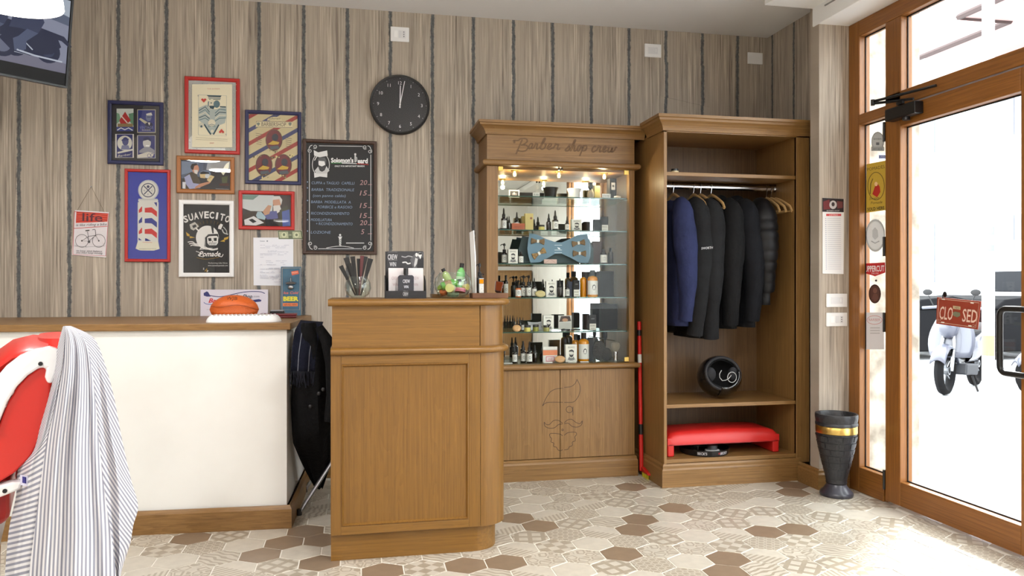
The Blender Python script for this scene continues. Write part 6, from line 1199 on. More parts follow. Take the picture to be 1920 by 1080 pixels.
# wooden riser with dropper, tester box and brown glass
yr = 3.25; a_ = aty(886, 553, yr); b_ = aty(953, 553, yr); zt = aty(920, 549.5, yr).z; zt = max(zt, z+.014)
m = MB(); m.box(a_.x, b_.x, yr, yr+.09, z+.0003, zt); m.build('wooden_riser', pm('riser_brown', (112, 74, 46), .5, noise=((96, 60, 36), 20)), bevel=.001, loc=((a_.x+b_.x)/2, yr, z), label='flat brown wooden riser at the right end of the counter', cat='riser')
SH['R'] = zt
yt = yr+.02; c = aty(903, 540, yt); tt = thing('sample_bottle', 'orange oil bottle with speckled label on the wooden riser', 'bottle', (c.x, yt, zt)); w_ = .0185
zz = zt+.0004
m = MB(); m.box(c.x-w_/2*1.05, c.x+w_/2*1.05, yt, yt+.018, zz, zz+.040); m.build('label', labelw, tt, bevel=.001)
m = MB(); m.box(c.x-w_/2, c.x+w_/2, yt+.001, yt+.017, zz+.0402, zz+.060); m.build('body', amberg, tt, bevel=.002)
m = MB(); m.box(c.x-w_/2*1.05, c.x+w_/2*1.05, yt-.0005, yt+.0185, zz+.060, zz+.0635); m.build('shoulder', labelw, tt, bevel=.001)
m = MB(); m.lathe([(0, zz+.0635), (.007, zz+.0635), (.007, zz+.072), (.003, zz+.073), (.003, zz+.078), (.006, zz+.079), (.006, zz+.084), (0, zz+.085)], (c.x, yt+.009, 0), 12); m.tube([(c.x, yt+.009, zz+.082), (c.x+.007, yt+.004, zz+.083), (c.x+.010, yt, zz+.078)], .002, 6); m.build('pump', rubber, tt, smooth=True)
rr = random.Random(2); a = Art(wallP(yt-.0003))
q0 = proj(c.x-w_/2, yt, zz+.001); q1 = proj(c.x+w_/2, yt, zz+.039)
for k in range(90): u = rr.uniform(q0[0], q1[0]); v = rr.uniform(q1[1], q0[1]); s_ = rr.uniform(.25, .6); a.rect(u, v, u+s_, v+s_*.7, (96, 90, 88))
a.build('print', tt)
bottle('black pump bottle behind the orange oil bottle on the riser', 893.5, 905, 491, 548, 'R', yt+.045, 'pump', False)
yc_ = yr+.03; c = aty(935, 540, yc_); tt = thing('glass_holder', 'brown glass holder tilted on the wooden riser', 'glass', (c.x, yc_, zt))
m = MB(); zz = zt+.0006
m.add([(c.x-.018, yc_-.012, zz+.012), (c.x+.010, yc_-.012, zz+.006), (c.x+.010, yc_+.012, zz+.006), (c.x-.018, yc_+.012, zz+.012), (c.x-.014, yc_-.014, zz+.052), (c.x+.021, yc_-.014, zz+.046), (c.x+.021, yc_+.014, zz+.046), (c.x-.014, yc_+.014, zz+.052)], [(0,3,2,1),(4,5,6,7),(0,1,5,4),(1,2,6,5),(2,3,7,6),(3,0,4,7)]); m.build('body', pm('brown_glass', (92, 36, 14), .1, coat=.7), tt, bevel=.003)
m = MB(); m.ball((c.x-.004, yc_, zz+.009), (.013, .011, .009), 12, 8); m.build('foot', pm('brown_dark', (50, 24, 18), .15, coat=.5), tt, smooth=True)

# ================================================================== ON THE WHITE DESK
ZD = .9475
c = atz(457, 604, ZD); tt = thing('white_massage_cushion', 'flat white ribbed oval pad on the white desk', 'pad', (c.x, 3.80, ZD)); yk = 3.80
x0 = aty(388, 595, yk).x; x1 = aty(527, 595, yk).x; X_ = (x0+x1)/2; rx = (x1-x0)/2
m = MB(); se = lambda a_, e: math.copysign(abs(a_)**e, a_)
m.grid(lambda u, v: (X_+rx*se(cos(2*pi*u), .45)*(1-.10*v*v), yk+.09*se(sin(2*pi*u), .6)*(1-.1*v*v), ZD+.0003+.030*v), 48, 5, True); m.add([(X_+rx*.9*se(cos(2*pi*k/48), .45), yk+.081*se(sin(2*pi*k/48), .6), ZD+.0303) for k in range(48)], [tuple(range(48))]); m.build('pad', whitep, tt, smooth=True, auto=35)
m = MB()
for k in range(16): x_ = X_-rx*.8+rx*1.6*k/15; m.tube([(x_, yk-.06, ZD+.031), (x_, yk+.06, ZD+.031)], .0045, 6)
m.build('rib', whitep, tt, smooth=True)
# orange rugby ball, half deflated, behind the pad
yo = 4.02; c = aty(439.5, 575, yo); L_ = (aty(486, 575, yo)-aty(393, 575, yo)).x/2; zt = aty(440, 553, yo).z; h = zt-ZD
tt = thing('rugby_ball', 'orange deflated rugby ball behind the white pad', 'ball', (c.x, yo, ZD))
def rb(u, v):
    s_ = 2*v-1; k = (1-abs(s_)**2.2)**.62; a_ = 2*pi*u; cz = ZD+h*.42
    zz = cz+(h*.58*k*sin(a_) if sin(a_) > 0 else h*.415*min(1, k*1.3)*sin(a_)); yy = yo+.085*k*cos(a_)
    if abs(sin(a_)) < .35 and cos(a_) < 0: yy += .012*(1-abs(sin(a_))/.35)*k
    return (c.x+L_*s_, yy, zz)
m = MB(); m.grid(rb, 28, 24, True); m.build('body', pm('orange_leather', (206, 96, 34), .45, bump=(260, .25)), tt, smooth=True)
g = lambda x, y_: (360+x/5.4, 420+y_/5.4)
def PB(u, v, off):
    p = aty(u, v, yo); s_ = (p.x-c.x)/L_; k = max(.02, 1-min(1, abs(s_))**2.2)**.62; sz = min(.999, max(-.9, (p.z-(ZD+h*.42))/(h*.58*k))); return Vector((p.x, yo-.085*k*math.sqrt(1-sz*sz)-.0012-off, p.z))
a = Art(PB); a.text('WJB', *g(420, 765), 5.4, (70, 44, 30), 21, rot=-.02); a.line(sm([g(190, 830), g(330, 835), g(460, 815), g(560, 828), g(680, 868)]), .6, (120, 50, 20)); a.build('print', tt)
# dark red case with a small black box on it
yn = 4.22; x0 = aty(488, 585, yn).x; x1 = aty(557, 585, yn).x; tt = thing('red_case', 'flat dark red case on the white desk by the beer board', 'case', ((x0+x1)/2, yn, ZD))
m = MB(); m.box(x0, x1, yn-.05, yn+.05, ZD+.0003, ZD+.011); m.build('base', pm('dark_red', (88, 22, 30), .35, coat=.3), tt, bevel=.004); m = MB(); m.box(x0+.001, x1-.001, yn-.049, yn+.049, ZD+.0112, ZD+.024); m.build('lid', pm('dark_red2', (104, 28, 36), .35, coat=.3), tt, bevel=.004)
x0 = aty(507, 578, yn).x; x1 = aty(533, 578, yn).x; tt = thing('small_black_box', 'small black box lying on the dark red case', 'box', ((x0+x1)/2, yn, ZD+.0242)); m = MB(); m.box(x0, x1, yn-.03, yn+.03, ZD+.0243, ZD+.036); m.build('body', black, tt, bevel=.001); m = MB(); m.box(x0+.004, x1-.004, yn-.026, yn+.026, ZD+.036, ZD+.0415); m.build('lid', pm('lid_grey', (150, 150, 156), .4), tt, bevel=.001)
# ================================================================== INSIDE THE WARDROBE
hw = wood('hanger_wood', 'y', (186, 146, 92), (222, 186, 132), .4)
def hanger(x, lab, group=None, drop=0, half=.185, yaw=0):
    t = thing('clothes_hanger', lab, 'hanger', (x, RY, RZ), group)
    zt = RZ-.055-drop
    m = MB(); pts = [(x, RY+.016*cos(a), RZ+.004+.018*sin(a)) for a in [radians(-60+k*22) for k in range(11)]]; pts += [(x, RY, zt)]; m.tube(pts, .0018, 6); m.build('hook', chrome, t, smooth=True)
    m = MB(); hp = lambda s_: [(x, RY+s_*half*k/8, zt-.006-.075*(k/8)**1.35-(.018 if k == 8 else 0)) for k in range(9)]
    a_ = hp(-1)[::-1]+hp(1)[1:]; m.tube(a_, [(.006, .010)]*len(a_), 8); m.build('shoulders', hw, t, smooth=True)
    m = MB(); m.tube([(x, RY-half*.97, zt-.095), (x, RY+half*.97, zt-.095)], .0045, 6); m.build('bar', hw, t); t.rotation_euler = (0, 0, yaw); return t
for k in range(6):
    x_ = atx(0, 0, 1).x if 0 else aty(1437+k*8.4, 352, RY).x
    hanger(x_, 'pale empty wooden hanger on the rail, %s of six at the right' % ('leftmost', 'second', 'third', 'fourth', 'fifth', 'rightmost')[k], 'empty wooden hangers at the right of the rail', yaw=.06*(k-2))
def cloth(name, c, c2, rough=.85, sc=40, bs=.5):
    return pm(name, c, rough, bump=(sc, bs), noise=(c2, 9), spec=.25)
navy = cloth('navy_cloth', (42, 48, 84), (34, 40, 72)); blk = cloth('black_cloth', (14, 14, 16), (10, 10, 12)); charc = cloth('charcoal_cloth', (26, 27, 29), (19, 19, 21)); ink = cloth('ink_cloth', (16, 18, 24), (12, 13, 18)); puff = pm('puffer_nylon', (18, 18, 22), .5, noise=((13, 13, 16), 8), spec=.3)
def jacket(x, lab, mat, zb, zsl, thick=.055, hood=False, quilt=False, mat2=None, y0=4.02, y1=4.39, ztop=None, sway=0, hw_=.0, seed=0):
    """hangs across the rail; torso plus a front and a rear sleeve"""
    t = thing('jacket', lab, 'jacket', (x, RY, RZ)); zt = ztop or RZ-.108; rr = random.Random(seed); ym = (y0+y1)/2; hy_ = (y1-y0)/2
    ph = [rr.uniform(0, 6) for _ in range(6)]
    def torso(u, v):
        a = 2*pi*u; k = min(1, v/.10); sl = .25+.75*math.sin(k*pi/2)          # neck widening to shoulders
        w_ = hy_*.86*sl; th_ = thick*(.55+.45*min(1, v*5))*(1+.10*v)
        fold = .10*sin(3*a+ph[0]+2*v)*v+.06*sin(7*a+ph[1])*v
        return (x+sway*v+th_*cos(a)*(1+fold*1.6), ym+w_*sin(a)*(1+fold*.25), zt-(zt-zb)*v-(.04*(1-k)**2*0)-.055*abs(sin(a))*(1 if v < .06 else 1-min(1, (v-.06)*6))*1.0)
    m = MB(); m.grid(torso, 28, 26, True)
    m.build('body', mat, t, smooth=True, solid=.004)
    for s_ in (-1, 1):
        ys = ym+s_*hy_*.80; n = 66 if quilt else 22; pts = []; rs = []
        for k in range(n+1):
            v = k/n; f_ = math.radians(0); sh_ = min(1, v/.16)
            zz = zt+.005-.085*sh_**1.6-max(0, (v-.16)/.84)*(zt-.08-zsl); yy = ym+s_*.05+(ys-ym-s_*.05)*math.sin(sh_*pi/2)+s_*(.034*sin(pi*min(1, max(0, v-.1)*1.1))-.012*v)
            xx = x+sway*v-.006*sh_+.014*sin(pi*v*1.2+ph[2])*sh_
            r_ = .026+.034*sh_**.7+.016*sin(pi*min(1, v*1.25))-.012*v
            if quilt: r_ *= .97+.11*abs(sin(pi*v*9.0))**.5
            else: r_ *= 1+.035*sin(v*17+ph[3])+.02*sin(v*41+ph[4])
            pts.append((xx, yy, zz)); rs.append((r_*.95, r_*1.05) if not quilt else (r_, r_*1.15))
        m = MB(); m.tube(pts, rs, 16); m.build('sleeve', mat2 or mat, t, smooth=True, auto=60)
    m = MB()
    if hood: m.ball((x, ym+.02, zt+.005), (.050, .085, .060), 16, 10)
    else: m.grid(lambda u, v: (x+.040*cos(2*pi*u)*(1+.1*v), ym+.058*sin(2*pi*u), zt-.03+.055*v+.012*cos(2*pi*u)), 20, 4, True)
    m.build('hood' if hood else 'collar', mat, t, smooth=True, solid=0 if hood else .005)
    if quilt:
        m = MB()
        for k in range(1, 10):
            zz = zt-.1-(zt-.1-zb)*k/10; m.tube([(x+thick*1.06*cos(2*pi*i/24), ym+hy_*.88*sin(2*pi*i/24), zz+.004*sin(i)) for i in range(25)], .0015, 4, False)
        m.build('quilt_seam', pm('seam_dark', (14, 14, 16), .6), t)
    return t
jx = lambda px, y=4.08: aty(px, 500, y).x
jz = lambda py, px=1350, y=4.05: aty(px, py, y).z
jacket(jx(1282), 'navy blue jacket at the left end of the rail', navy, jz(612, 1280), jz(600, 1280), .050, seed=1, sway=0)
jacket(jx(1306), 'black coat with grey shoulder behind the navy jacket', blk, jz(634, 1310), jz(628, 1310), .035, mat2=charc, seed=2)
jk = jacket(jx(1333), 'black softshell jacket with white sleeve lettering', blk, jz(636, 1340), jz(634, 1335), .042, seed=3, mat2=charc)
a = Art(wallP(3.950)); a.text('SWORTH', 1326, 467, 4.2, (206, 206, 206), 22, rot=.08, shear=.2)
lt = a.build('lettering', jk)
jacket(jx(1370), 'black coat in the middle of the rail, third from right', blk, jz(617, 1370), jz(608, 1370), .045, hood=True, seed=4)
jacket(jx(1402), 'ink black coat beside the quilted jacket', ink, jz(614, 1402), jz(600, 1402), .045, hood=True, seed=5, sway=.01)
jacket(jx(1430), 'black quilted puffer jacket at the right of the hung coats', puff, jz(572, 1430), jz(545, 1430), .055, quilt=True, seed=6, sway=.012)
for px, l_ in ((1262, 'wooden hanger showing above the navy jacket'), (1300, 'wooden hanger behind the black coat collar'), (1313, 'wooden hanger standing proud above the softshell jacket'), (1333, 'wooden hanger in the middle of the coats')): hanger(aty(px, 352, RY).x, l_, drop=-.012, half=.17)
# clothes brush / small thing on the top shelf
c = aty(1265, 316, 4.03); t = thing('small_tin', 'small pale tin with black lid on the wardrobe top shelf', 'tin', (c.x, 4.03, zs['top'])); z_ = zs['top']+.0002
m = MB(); m.lathe([(0, z_), (.020, z_), (.022, z_+.003), (.022, z_+.012), (0, z_+.012)], (c.x, 4.03, 0), 18); m.build('body', pm('cream', (222, 208, 170), .4), t, smooth=True); m = MB(); m.lathe([(0, z_+.012), (.021, z_+.012), (.020, z_+.024), (0, z_+.026)], (c.x, 4.03, 0), 18); m.build('lid', black, t, smooth=True)
# helmet
zm = zs['mid']; yh = 4.16; c = aty(1348, 700, yh); t = thing('motorcycle_helmet', 'black open helmet lying on its side on the wardrobe shelf', 'helmet', (c.x, yh, zm))
R_ = .128; ctr = Vector((c.x, yh, zm+R_*1.0)); ax = Vector((-.12, -.80, .30)).normalized(); e1 = ax.cross(Vector((0, 0, 1))).normalized(); e2 = e1.cross(ax)
def shell(r, a0=.30, zz=1.0):
    return lambda u, v: tuple(ctr+(ax*cos(pi*(a0+(1-a0)*v))+(e1*cos(2*pi*u)+e2*sin(2*pi*u)*.95)*sin(pi*(a0+(1-a0)*v)))*r)
m = MB(); m.grid(shell(R_), 28, 14, True); m.build('shell', pm('helmet_black', (20, 20, 22), .25, coat=.5), t, smooth=True)
m = MB(); m.grid(shell(R_*.86, .27), 24, 12, True); m.build('lining', pm('lining', (30, 30, 33), .9), t, smooth=True)
rim = [ctr+(ax*cos(pi*.30)+(e1*cos(a_)+e2*sin(a_)*.95)*sin(pi*.30))*R_*.965 for a_ in [2*pi*k/28 for k in range(29)]]; m = MB(); m.tube(rim, (.012, .010), 8, False); m.build('rim', pm('rim_rubber', (44, 44, 48), .5), t, smooth=True)
for s_ in (-1, 1): m = MB(); q_ = ctr+ax*R_*.42+e1*s_*R_*.52; m.ball(q_, (.032, .026, .042), 12, 8); m.build('cheek_pad', pm('lining2', (38, 38, 42), .9), t, smooth=True)
m = MB(); m.grid(lambda u, v: tuple(ctr+(ax*cos(pi*(.24+.24*v))+(e1*cos(pi*(.95+.62*u))+e2*sin(pi*(.95+.62*u)))*sin(pi*(.24+.24*v)))*R_*(1.005+.012*sin(pi*v))), 16, 8); m.build('visor', pm('visor_smoke', (10, 10, 12), .06, coat=1), t, smooth=True, solid=.003)
m = MB(); o_ = ctr+ax*R_*.62+Vector((.015, -.03, -.02)); m.tube([o_+Vector((.028*cos(a_)+.02, -.01, .030*sin(a_))) for a_ in [k*.45 for k in range(15)]], .0022, 6); m.tube(sm([o_+Vector(p) for p in ((-.04, 0, .04), (-.055, -.005, .01), (-.04, -.01, -.015), (-.01, -.012, -.01), (.01, -.012, .008), (.02, -.01, .03))]) if 0 else [o_+Vector(p) for p in ((-.04, 0, .04), (-.055, -.005, .02), (-.055, -.008, .0), (-.04, -.01, -.018), (-.02, -.012, -.016), (.0, -.012, -.005), (.015, -.012, .012))], .0022, 6); m.build('chin_cord', pm('cord_grey', (170, 170, 172), .4), t, smooth=True)
# red upholstered booster seat and tray
zl = .1523; yb0, yb1 = 4.03, 4.30
xl = aty(1252, 850, yb0).x; xr = aty(1461, 850, yb0).x; ztp = aty(1350, 797, 4.16).z; zbt = aty(1350, 832, yb0).z
t = thing('red_bench', 'red padded bench seat in the bottom of the wardrobe', 'bench', ((xl+xr)/2, 4.16, zl))
m = MB()
def pad(u, v):
    x_ = xl+(xr-xl)*u; e = 1-(2*u-1)**8; f_ = 1-(2*v-1)**6
    return (x_, yb0+(yb1-yb0)*v, zbt+(ztp-zbt)*(.50+.50*min(e, f_)**.45*(.80+.20*sin(pi*u))))
m.grid(pad, 24, 12); top = [(xl+(xr-xl)*i/24, yb0) for i in range(25)]
b = len(m.v); m.v += [(p[0], p[1], zbt) for p in m.v[:]]; n1, n2 = 25, 13
for i in range(24): m.f.append((i, i+1, b+i+1, b+i)); m.f.append((12*25+i, 12*25+i+1, b+12*25+i+1, b+12*25+i)); m.m += [0, 0]
for j in range(12): m.f.append((j*25, (j+1)*25, b+(j+1)*25, b+j*25)); m.f.append((j*25+24, (j+1)*25+24, b+(j+1)*25+24, b+j*25+24)); m.m += [0, 0]
for j in range(12):
    for i in range(24): m.f.append((b+j*25+i, b+j*25+i+1, b+(j+1)*25+i+1, b+(j+1)*25+i)); m.m.append(0)
m.build('seat_pad', redp, t, smooth=True, auto=50)
for a_, b_ in ((xl, xl+.040), (xr-.040, xr)): m = MB(); m.box(a_, b_, yb0, yb1, zl+.0004, zbt+.015); m.build('leg', redp, t, bevel=.008, seg=3)
m = MB(); m.tube([(xl, yb0-.001, zbt+.003), (xr, yb0-.001, zbt+.003)], .0022, 6); m.build('piping', pm('red_dark', (150, 16, 16), .4), t)
yt = 4.12; c = aty(1338, 850, yt-.12); rx = .145; t = thing('beer_tray', 'round black tray with white lettering under the red bench', 'tray', (c.x, yt, zl)); z_ = zl+.0004
m = MB(); m.lathe([(0, z_), (rx*.93, z_), (rx, z_+.034), (rx-.004, z_+.034), (rx*.93-.004, z_+.004), (0, z_+.004)], (c.x, yt, 0), 40); m.build('dish', pm('tray_black', (20, 20, 24), .3), t, smooth=True)
def PT(u, v, off): an = -pi/2+u/rx; r_ = rx*(.93+.07*v/.034)+.0006+off; return Vector((c.x+r_*cos(an), yt+r_*sin(an), z_+v))
a = Art(PT); a.text("BECK'S", .062, .010, .016, (214, 214, 220), .055, down=False, bold=.02); a.text("BECK'S", -.075, .010, .016, (214, 214, 220), .055, down=False, bold=.02); a.circ(.026, .018, .006, (160, 50, 50), n=8); a.build('print', t)
m = MB(); m.lathe([(0, z_+.005), (.028, z_+.005), (.03, z_+.05), (.026, z_+.05), (.024, z_+.01), (0, z_+.01)], (c.x-.06, yt, 0), 18); m.build('glass_cup', bowlg, smooth=True, loc=(c.x-.06, yt, z_+.005), label='clear glass cup on the left of the round black tray', cat='cup')
m = MB(); m.lathe([(0, z_+.005), (.04, z_+.005), (.042, z_+.018), (0, z_+.020)], (c.x+.035, yt-.03, 0), 20); m.build('white_dish', whitep, smooth=True, loc=(c.x+.035, yt-.03, z_+.005), label='white dish on the round black tray', cat='dish')
m = MB(); m.lathe([(0, z_+.021), (.03, z_+.021), (.032, z_+.045), (.03, z_+.047), (0, z_+.047)], (c.x+.035, yt-.03, 0), 20); m.build('metal_tin', steel, smooth=True, loc=(c.x+.035, yt-.03, z_+.021), label='grey metal tin on top of the white dish', cat='tin')

# ================================================================== FLOOR THINGS
# umbrella-stand vase
c = atz(1567.5, 928, 0); cx_, cy_ = c.x, 3.645; vb = pm('vase_black', (44, 44, 48), .42, bump=(26, .5), noise=((30, 30, 33), 14)); vf = pm('vase_foot', (74, 74, 84), .3, noise=((50, 50, 58), 10))
t = thing('floor_vase', 'tall black embossed vase with a gold band by the door', 'vase', (cx_, cy_, 0))
m = MB(); m.lathe([(0, 0.0005), (.090, 0.0005), (.094, .006), (.094, .016), (.088, .024), (.070, .040), (.058, .056), (.054, .064), (0, .064)], (cx_, cy_, 0), 36); m.build('foot', vf, t, smooth=True)
m = MB(); m.lathe([(0, .064), (.055, .064), (.060, .070), (.058, .078), (.061, .095), (.078, .165), (.096, .235), (.108, .295), (.113, .335)], (cx_, cy_, 0), 40); m.build('body', vb, t, smooth=True)
m = MB(); m.lathe([(.113, .335), (.1165, .338), (.1165, .372), (.114, .375)], (cx_, cy_, 0), 40); m.build('gold_band', brass, t, smooth=True)
m = MB(); m.lathe([(.114, .375), (.119, .378), (.119, .388), (.115, .393), (.120, .415), (.120, .430), (.118, .437), (.108, .437), (.103, .43), (.103, .36), (.09, .25), (.06, .12), (0, .11)], (cx_, cy_, 0), 40); m.build('rim', vb, t, smooth=True)
rr = random.Random(9); m = MB()
for z_ in (.12, .155, .19, .225, .26, .295):
    r_ = .058+(z_-.078)*.235+.003; r_ = {.12: .0665, .155: .0765, .19: .0855, .225: .0945, .26: .1020, .295: .1088}[z_]; r2 = r_+.007
    a0 = rr.uniform(0, 6)
    for k in range(9):
        b0 = a0+k*2*pi/9+.03; b1 = b0+2*pi/9-.06
        m.grid(lambda u, v: (cx_+(r_+(r2-r_)*v*.97+.0012)*cos(b0+(b1-b0)*u), cy_+(r_+(r2-r_)*v*.97+.0012)*sin(b0+(b1-b0)*u), z_+.003+.026*v), 5, 1)
o = m.build('embossed_block', vb, t, solid=.002); o['kind'] = 'stuff'
t.scale = (.90, .90, 1.0)
# broom between the cabinets
bx = aty(1199, 700, 4.30).x; t = thing('broom', 'red handled broom between the display cabinet and the wardrobe', 'broom', (bx, 4.25, 0)); zt = aty(1199, 603, 4.30).z
rd = pm('broom_red', (196, 32, 28), .35); P_ = lambda z_: (bx-.008+.010*z_, 4.245+.07*z_, z_)
m = MB(); m.tube([P_(.03), P_(.24)], .0125, 10); m.tube([P_(.30), P_(zt-.06)], .0115, 10); m.build('handle', rd, t, smooth=True)
m = MB(); m.tube([P_(.24), P_(.30)], .013, 10); m.tube([P_(zt-.085), P_(zt-.05)], .0122, 10); m.build('grip_ring', black, t, smooth=True); m = MB(); m.tube([P_(zt-.05), P_(zt)], .012, 10); m.build('end_cap', rd, t, smooth=True)
m = MB(); m.tube([P_(.66), P_(.71)], .0122, 10); m.build('sticker', labelw, t)
m = MB(); m.prism([(4.13, .028), (4.246, .028), (4.244, .042), (4.24, .055), (4.22, .055), (4.14, .040)], 'x', bx-.014, bx+.014); m.build('head', rd, t, bevel=.003)
m = MB(); rr = random.Random(1)
for k in range(60): x_ = rr.uniform(bx-.012, bx+.012); y_ = rr.uniform(4.135, 4.24); m.tube([(x_, y_, .03), (x_+rr.uniform(-.003, .003), y_+rr.uniform(-.004, .004), .001)], .0012, 4)
o = m.build('bristles', pm('bristle_yellow', (206, 190, 40), .6), t); o['kind'] = 'stuff'

# folding chair with coat and scarf
cf = Vector((-.115, 3.95, 0)); t = thing('folding_chair', 'folding metal chair hidden under the black coat', 'chair', cf)
ft = atz(561, 966, 0)
m = MB(); m.tube([(ft.x, ft.y, .012), (ft.x+.34, ft.y+.10, .52)], .010, 8); m.build('leg', steel, t, smooth=True)
m = MB(); m.tube([(ft.x, ft.y+.42, .012), (ft.x+.34, ft.y+.46, .52)], .010, 8); m.build('leg', steel, t, smooth=True)
m = MB(); m.tube([(ft.x+.36, ft.y+.08, .012), (ft.x+.10, ft.y+.04, .46), (ft.x+.06, ft.y+.0, .86)], .010, 8); m.build('leg', steel, t, smooth=True)
m = MB(); m.tube([(ft.x+.36, ft.y+.46, .012), (ft.x+.10, ft.y+.44, .46), (ft.x+.06, ft.y+.42, .86)], .010, 8); m.build('leg', steel, t, smooth=True)
for a_, b_ in ((0, 0), (0, .42), (.36, .08), (.36, .46)): m = MB(); m.lathe([(0, .0005), (.013, .0005), (.013, .03), (0, .03)], (ft.x+a_, ft.y+b_, 0), 10); m.build('foot', black, t)
m = MB(); m.box(ft.x+.06, ft.x+.40, ft.y+.10, ft.y+.44, .455, .475); m.build('seat', black, t, bevel=.008); m = MB(); m.box(ft.x+.05, ft.x+.07, ft.y-.02, ft.y+.44, .70, .86); m.build('backrest', black, t, bevel=.008)
# coat: draped outline with folds, front plane y ~ 3.9
yo_ = 3.665
coatL = [(566, 604), (556, 622), (548, 680), (545, 760), (548, 830), (558, 866), (570, 900), (584, 932)]; coatR = [(592, 604), (612, 640), (622, 680), (626, 740), (628, 800), (626, 850), (616, 892), (602, 938)]
def lerpc(C_, v):
    f_ = v*(len(C_)-1); i = min(len(C_)-2, int(f_)); k = f_-i; return C_[i][0]+(C_[i+1][0]-C_[i][0])*k, C_[i][1]+(C_[i+1][1]-C_[i][1])*k
def coat(u, v):
    l = lerpc(coatL, v); r_ = lerpc(coatR, v); a = 2*pi*u; w_ = (1-cos(a))/2
    px, py = l[0]+(r_[0]-l[0])*w_, l[1]+(r_[1]-l[1])*w_
    front = sin(a); y_ = yo_+.13-.115*front*(.55+.45*sin(pi*min(1, v*1.2+.15)))+.016*sin(a*5+v*3)*v+.010*sin(a*9)*v
    p = aty(px, py, yo_+.13); p.y = y_+max(0, v-.55)*.55; return p
m = MB(); m.grid(coat, 40, 26, True); tc = thing('coat', 'black wool coat draped over the folding chair beside the white desk', 'coat', (-.115, yo_+.13, 0))
m.build('body', pm('coat_black', (13, 13, 15), .9, bump=(60, .5), spec=.2), tc, smooth=True)
m = MB(); pl_ = [aty(u, v, yo_+.02) for u, v in ((598, 612), (614, 640), (622, 680), (624, 740), (618, 790))]; m.tube(pl_, [(.02, .018), (.034, .03), (.036, .03), (.032, .03), (.028, .026)], 12); m.build('sleeve', pm('coat_black2', (17, 17, 19), .9, bump=(60, .5), spec=.2), tc, smooth=True)
m = MB()
for u, v in ((598, 738), (582, 762), (606, 730)): m.ball(aty(u, v, yo_+.0), (.009, .004, .009), 10, 6)
m.build('button', pm('button', (34, 34, 38), .3), tc, smooth=True)
# scarf with thin white lines and fringe
scl = [(560, 603), (551, 622), (547, 660), (545, 695)]; scr = [(604, 606), (598, 628), (592, 665), (590, 697)]
ts = thing('scarf', 'dark navy scarf with thin white stripes and fringe over the coat', 'scarf', (-.14, 3.8, .75))
def scf(off=0):
    def f_(u, v):
        l = lerpc(scl, v); r_ = lerpc(scr, v); px, py = l[0]+(r_[0]-l[0])*u, l[1]+(r_[1]-l[1])*u
        p = aty(px, py, yo_+.012); p.y += (-off+.008*sin(u*9)*v+(1-v)**3*.12); return p
    return f_
m = MB(); m.grid(scf(), 16, 14); m.build('cloth', pm('scarf_navy', (24, 27, 42), .95, bump=(140, .5), spec=.2), ts, smooth=True, solid=.003)
m = MB()
for uu in (.28, .72): m.grid(lambda u, v: scf(.0022)(uu+.03*u, v), 1, 14)
m.build('stripe', pm('scarf_line', (120, 124, 136), .9), ts)
m = MB(); rr = random.Random(3)
for k in range(38):
    p = scf(0)(k/37, 1); q_ = Vector(p)+Vector((rr.uniform(-.006, .006), 0, -.028)); m.tube([p, q_, q_+Vector((rr.uniform(-.008, .008), rr.uniform(-.004, .002), -rr.uniform(.02, .05)))], .0016, 4)
o = m.build('fringe', pm('scarf_fringe', (26, 29, 42), .95), ts); o['kind'] = 'stuff'

# ================================================================== BARBER CHAIR (faces left) with a cape over its back
yc = 2.0; G6 = lambda x, y_: (x/2.16, 580+y_/2.16)
def pc_(x, y_, y=yc): p = aty(*G6(x, y_), y); return (p.x, p.z)
bc = thing('barber_chair', 'red and white barber chair cut off by the left edge', 'barber chair', (-1.15, 2.28, 0)); wp = pm('chair_white', (238, 238, 240), .22, coat=.5)
rs = pm('chair_red', (204, 34, 24), .38, coat=.15)
for nm_y, yy in (('near', 2.0), ('far', 2.56)):
    s_ = 1 if nm_y == 'near' else -1
    dxz = lambda L_: [(lambda p: (p[0], p[1]))(pc_(*q_)) for q_ in L_]
    # white shell band as a thick curved ribbon
    outer = dxz([(-330, 720), (-240, 560), (-120, 400), (-40, 310), (0, 272), (40, 222), (90, 182), (140, 160), (200, 148), (236, 160)])
    inner = dxz([(-270, 770), (-180, 640), (-80, 560), (-5, 500), (20, 430), (45, 365), (80, 305), (120, 262), (165, 232), (196, 226)])
    m = MB(); poly = outer+dxz([(238, 200), (226, 262), (212, 298), (192, 294), (184, 270), (190, 235)])+inner[:-1][::-1]
    m.prism(poly, 'y', yy-.02, yy+.02); m.build('side_shell', wp, bc, bevel=.006)
    m = MB(); m.prism(dxz([(-60, 560), (0, 498), (22, 432), (47, 366), (82, 306), (122, 263), (165, 233), (196, 232), (206, 300), (196, 400), (170, 510), (130, 590), (70, 650), (0, 692), (-90, 720), (-180, 740), (-270, 770), (-180, 650)]), 'y', yy-.006, yy+.012); m.build('side_panel', rs, bc, bevel=.004)
    m = MB(); m.prism(dxz([(-330, 770), (-150, 735), (0, 697), (60, 682), (100, 684), (92, 712), (40, 732), (0, 745), (-150, 780), (-330, 815)]), 'y', yy-.02, yy+.02); m.build('lower_trim', wp, bc, bevel=.005)
    for x_, y_ in ((168, 216), (6, 462), (36, 714)):
        p = aty(*G6(x_, y_), yy); m = MB(); m.lathe([(0, -.0225), (.005, -.0225), (.005, -.020), (0, -.020)], (pc_(x_, y_)[0], yy, pc_(x_, y_)[1]), 10, 'y'); m.build('screw', blackm, bc)
